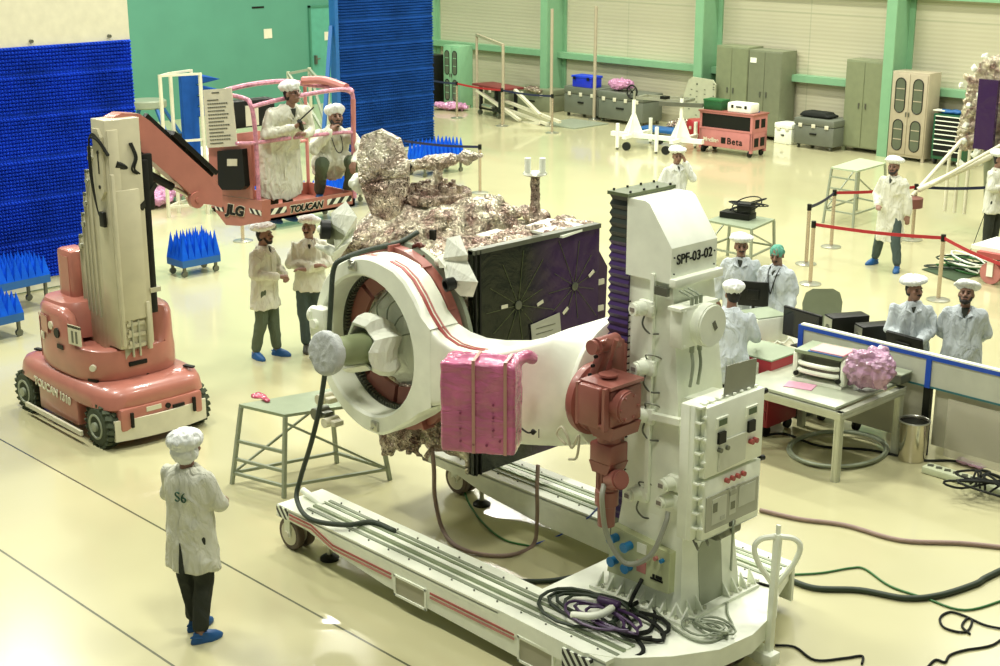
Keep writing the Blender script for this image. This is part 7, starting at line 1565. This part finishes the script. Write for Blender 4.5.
# cables on deck
random.seed(5); zd = ZD + .02
def coil(c_, n, ra, rb, m, label, r_=.013, name='cable_coil', h=.02):
    mb = MB(); pts = []
    for k in range(n * 16):
        a = 2 * PI * k / 16; j = int(k / 16); f_ = 1 + .16 * math.sin(a * .37 + j) + .1 * math.sin(a * 2.3); pts.append(Vector(c_) + Vector((ra * f_ * math.cos(a) + .05 * math.sin(j * 2.1), rb * f_ * math.sin(a) + .05 * math.cos(j * 1.7), .01 + h * j * .6 + .012 * math.sin(a * 1.7))))
    mb.tube(pts, r_, 6); return tag(mb.build(name, m), label, 'cable coil')
coil(G(590, 612, zd), 4, .33, .22, M['cableb'], 'tangled dark cable coil on the trolley deck, left of the column foot', .014); coil(G(632, 627, zd), 2, .24, .17, M['rubber'], 'black cable loop on the deck beside the tangled coil', .016); coil(G(605, 620, zd + .06), 3, .26, .12, M['plum'], 'purple black cable coil on top of the tangled coil', .012)
coil(G(708, 630, zd), 5, .13, .08, M['gframe'], 'small neat grey cable coil on the deck in front of the column', .010, h=.012)
cable('white_connector_cable', [G(572, 615, zd + .1), G(590, 616, zd + .13), G(604, 613, zd + .13), G(612, 608, zd + .12)], .03, M['white2'], 'white thick connector lying across the tangled cable coil', 'connector')
cable('purple_connector', [G(600, 600, zd + .08), G(610, 603, zd + .1), G(619, 606, zd + .1)], .038, M['plum'], 'purple cylindrical connector on the tangled cable coil', 'connector')
cable('grey_cable', [G(733, 500, 1.2), GX(733, 530, -5.9), G(730, 580, zd + .05), G(727, 610, zd), G(732, 628, zd), G(712, 641, zd), G(690, 638, zd), G(665, 620, zd + .01), G(645, 598, zd + .02), G(622, 570, ZD + .1)], .010, M['gframe'], 'thin grey cable from control cabinet over the deck to the socket panel')
cable('black_power_cable', [Vector((-6.47, 7.74, .66)), Vector((-6.46, 7.6, .5)), G(645, 600, zd), G(655, 615, zd), G(650, 630, zd), G(636, 636, zd), G(640, 655, .42), Vector((-6.36, 6.86, .25)), Vector((-6.34, 6.84, .03))], .017, M['rubber'], 'black power cable dropping from the socket panel over the deck edge')
q = GY(578, 440, 7.7); cable('wire_loop', [q + Vector((-.03, -.1, -.02)), q + Vector((-.11, -.12, .05)), q + Vector((-.06, -.12, .12)), q + Vector((.0, -.12, .06)), q + Vector((.05, -.12, -.02)), q + Vector((.12, -.12, .1)), q + Vector((.1, -.12, -.08)), q + Vector((.02, -.12, -.12))], .010, M['cream'], 'tangle of thin pale wire hanging under the ring arm hub', 'wire')
q = G(593, 668, .16); t, W = at('green_reel', 'green round stool seat at the bottom edge next to the front rail', 'stool', q.x + .35, q.y - .55); mb = MB(); mb.T = W; mb.lathe([(.01, .26), (.17, .25), (.19, .23), (.19, .2), (.03, .19), (.03, .02), (.15, 0), (.15, 0)], n=28); mb.build('stool_seat', mat('dark_green_vinyl', (.05, .10, .03), .45), t)
for s_, px in ((1, 715), ): t, W = at('black_drum', 'short black drum on the floor behind the column, under the cabinet', 'drum', *G(716, 552, .42).xy); mb = MB(); mb.T = W; mb.lathe([(.09, ZD), (.1, ZD + .01), (.1, .60), (.085, .60), (.08, .55), (.01, .55)], n=24); mb.build('drum_body', M['steel_d'], t)
cable('thin_wire', [G(985, 213, 1.0), G(975, 240, .5), G(970, 255, .1), G(980, 268, .1)], .006, M['rubber'], 'thin dark wire hanging by the person at the right edge')
# ================================================================ LIGHT & CAMERA
w = bpy.data.worlds.new('world'); scene.world = w; w.use_nodes = True
w.node_tree.nodes['Background'].inputs['Color'].default_value = (.95, 1.0, .86, 1); w.node_tree.nodes['Background'].inputs['Strength'].default_value = .20
def lamp(x, y, z, size, e, col=(1, .98, .88)):
    l = bpy.data.lights.new('high_bay_lamp', 'AREA'); l.shape = 'RECTANGLE'; l.size = size; l.size_y = size * .4; l.energy = e; l.color = col
    o = bpy.data.objects.new('high_bay_lamp', l); o.location = (x, y, z); C.objects.link(o)
for x in (-29, -21, -13, -5):
    for y in (5, 13, 21, 28): lamp(x, y, 12.5, 2.2, (840 if x < -10 else 600) * (.8 if y > 25 else 1))
scene.view_settings.view_transform = 'Standard'; scene.view_settings.look = 'None'; scene.view_settings.gamma = 1; scene.view_settings.use_curve_mapping = False; scene.view_settings.exposure = 0.0
cam = bpy.data.cameras.new('camera'); co_ = bpy.data.objects.new('camera', cam); C.objects.link(co_); scene.camera = co_
cam.sensor_width = 36; cam.lens = F * 36 / 1000; co_.location = (0, 0, H); co_.rotation_euler = (PI / 2 - TH, 0, YAW); cam.clip_end = 200
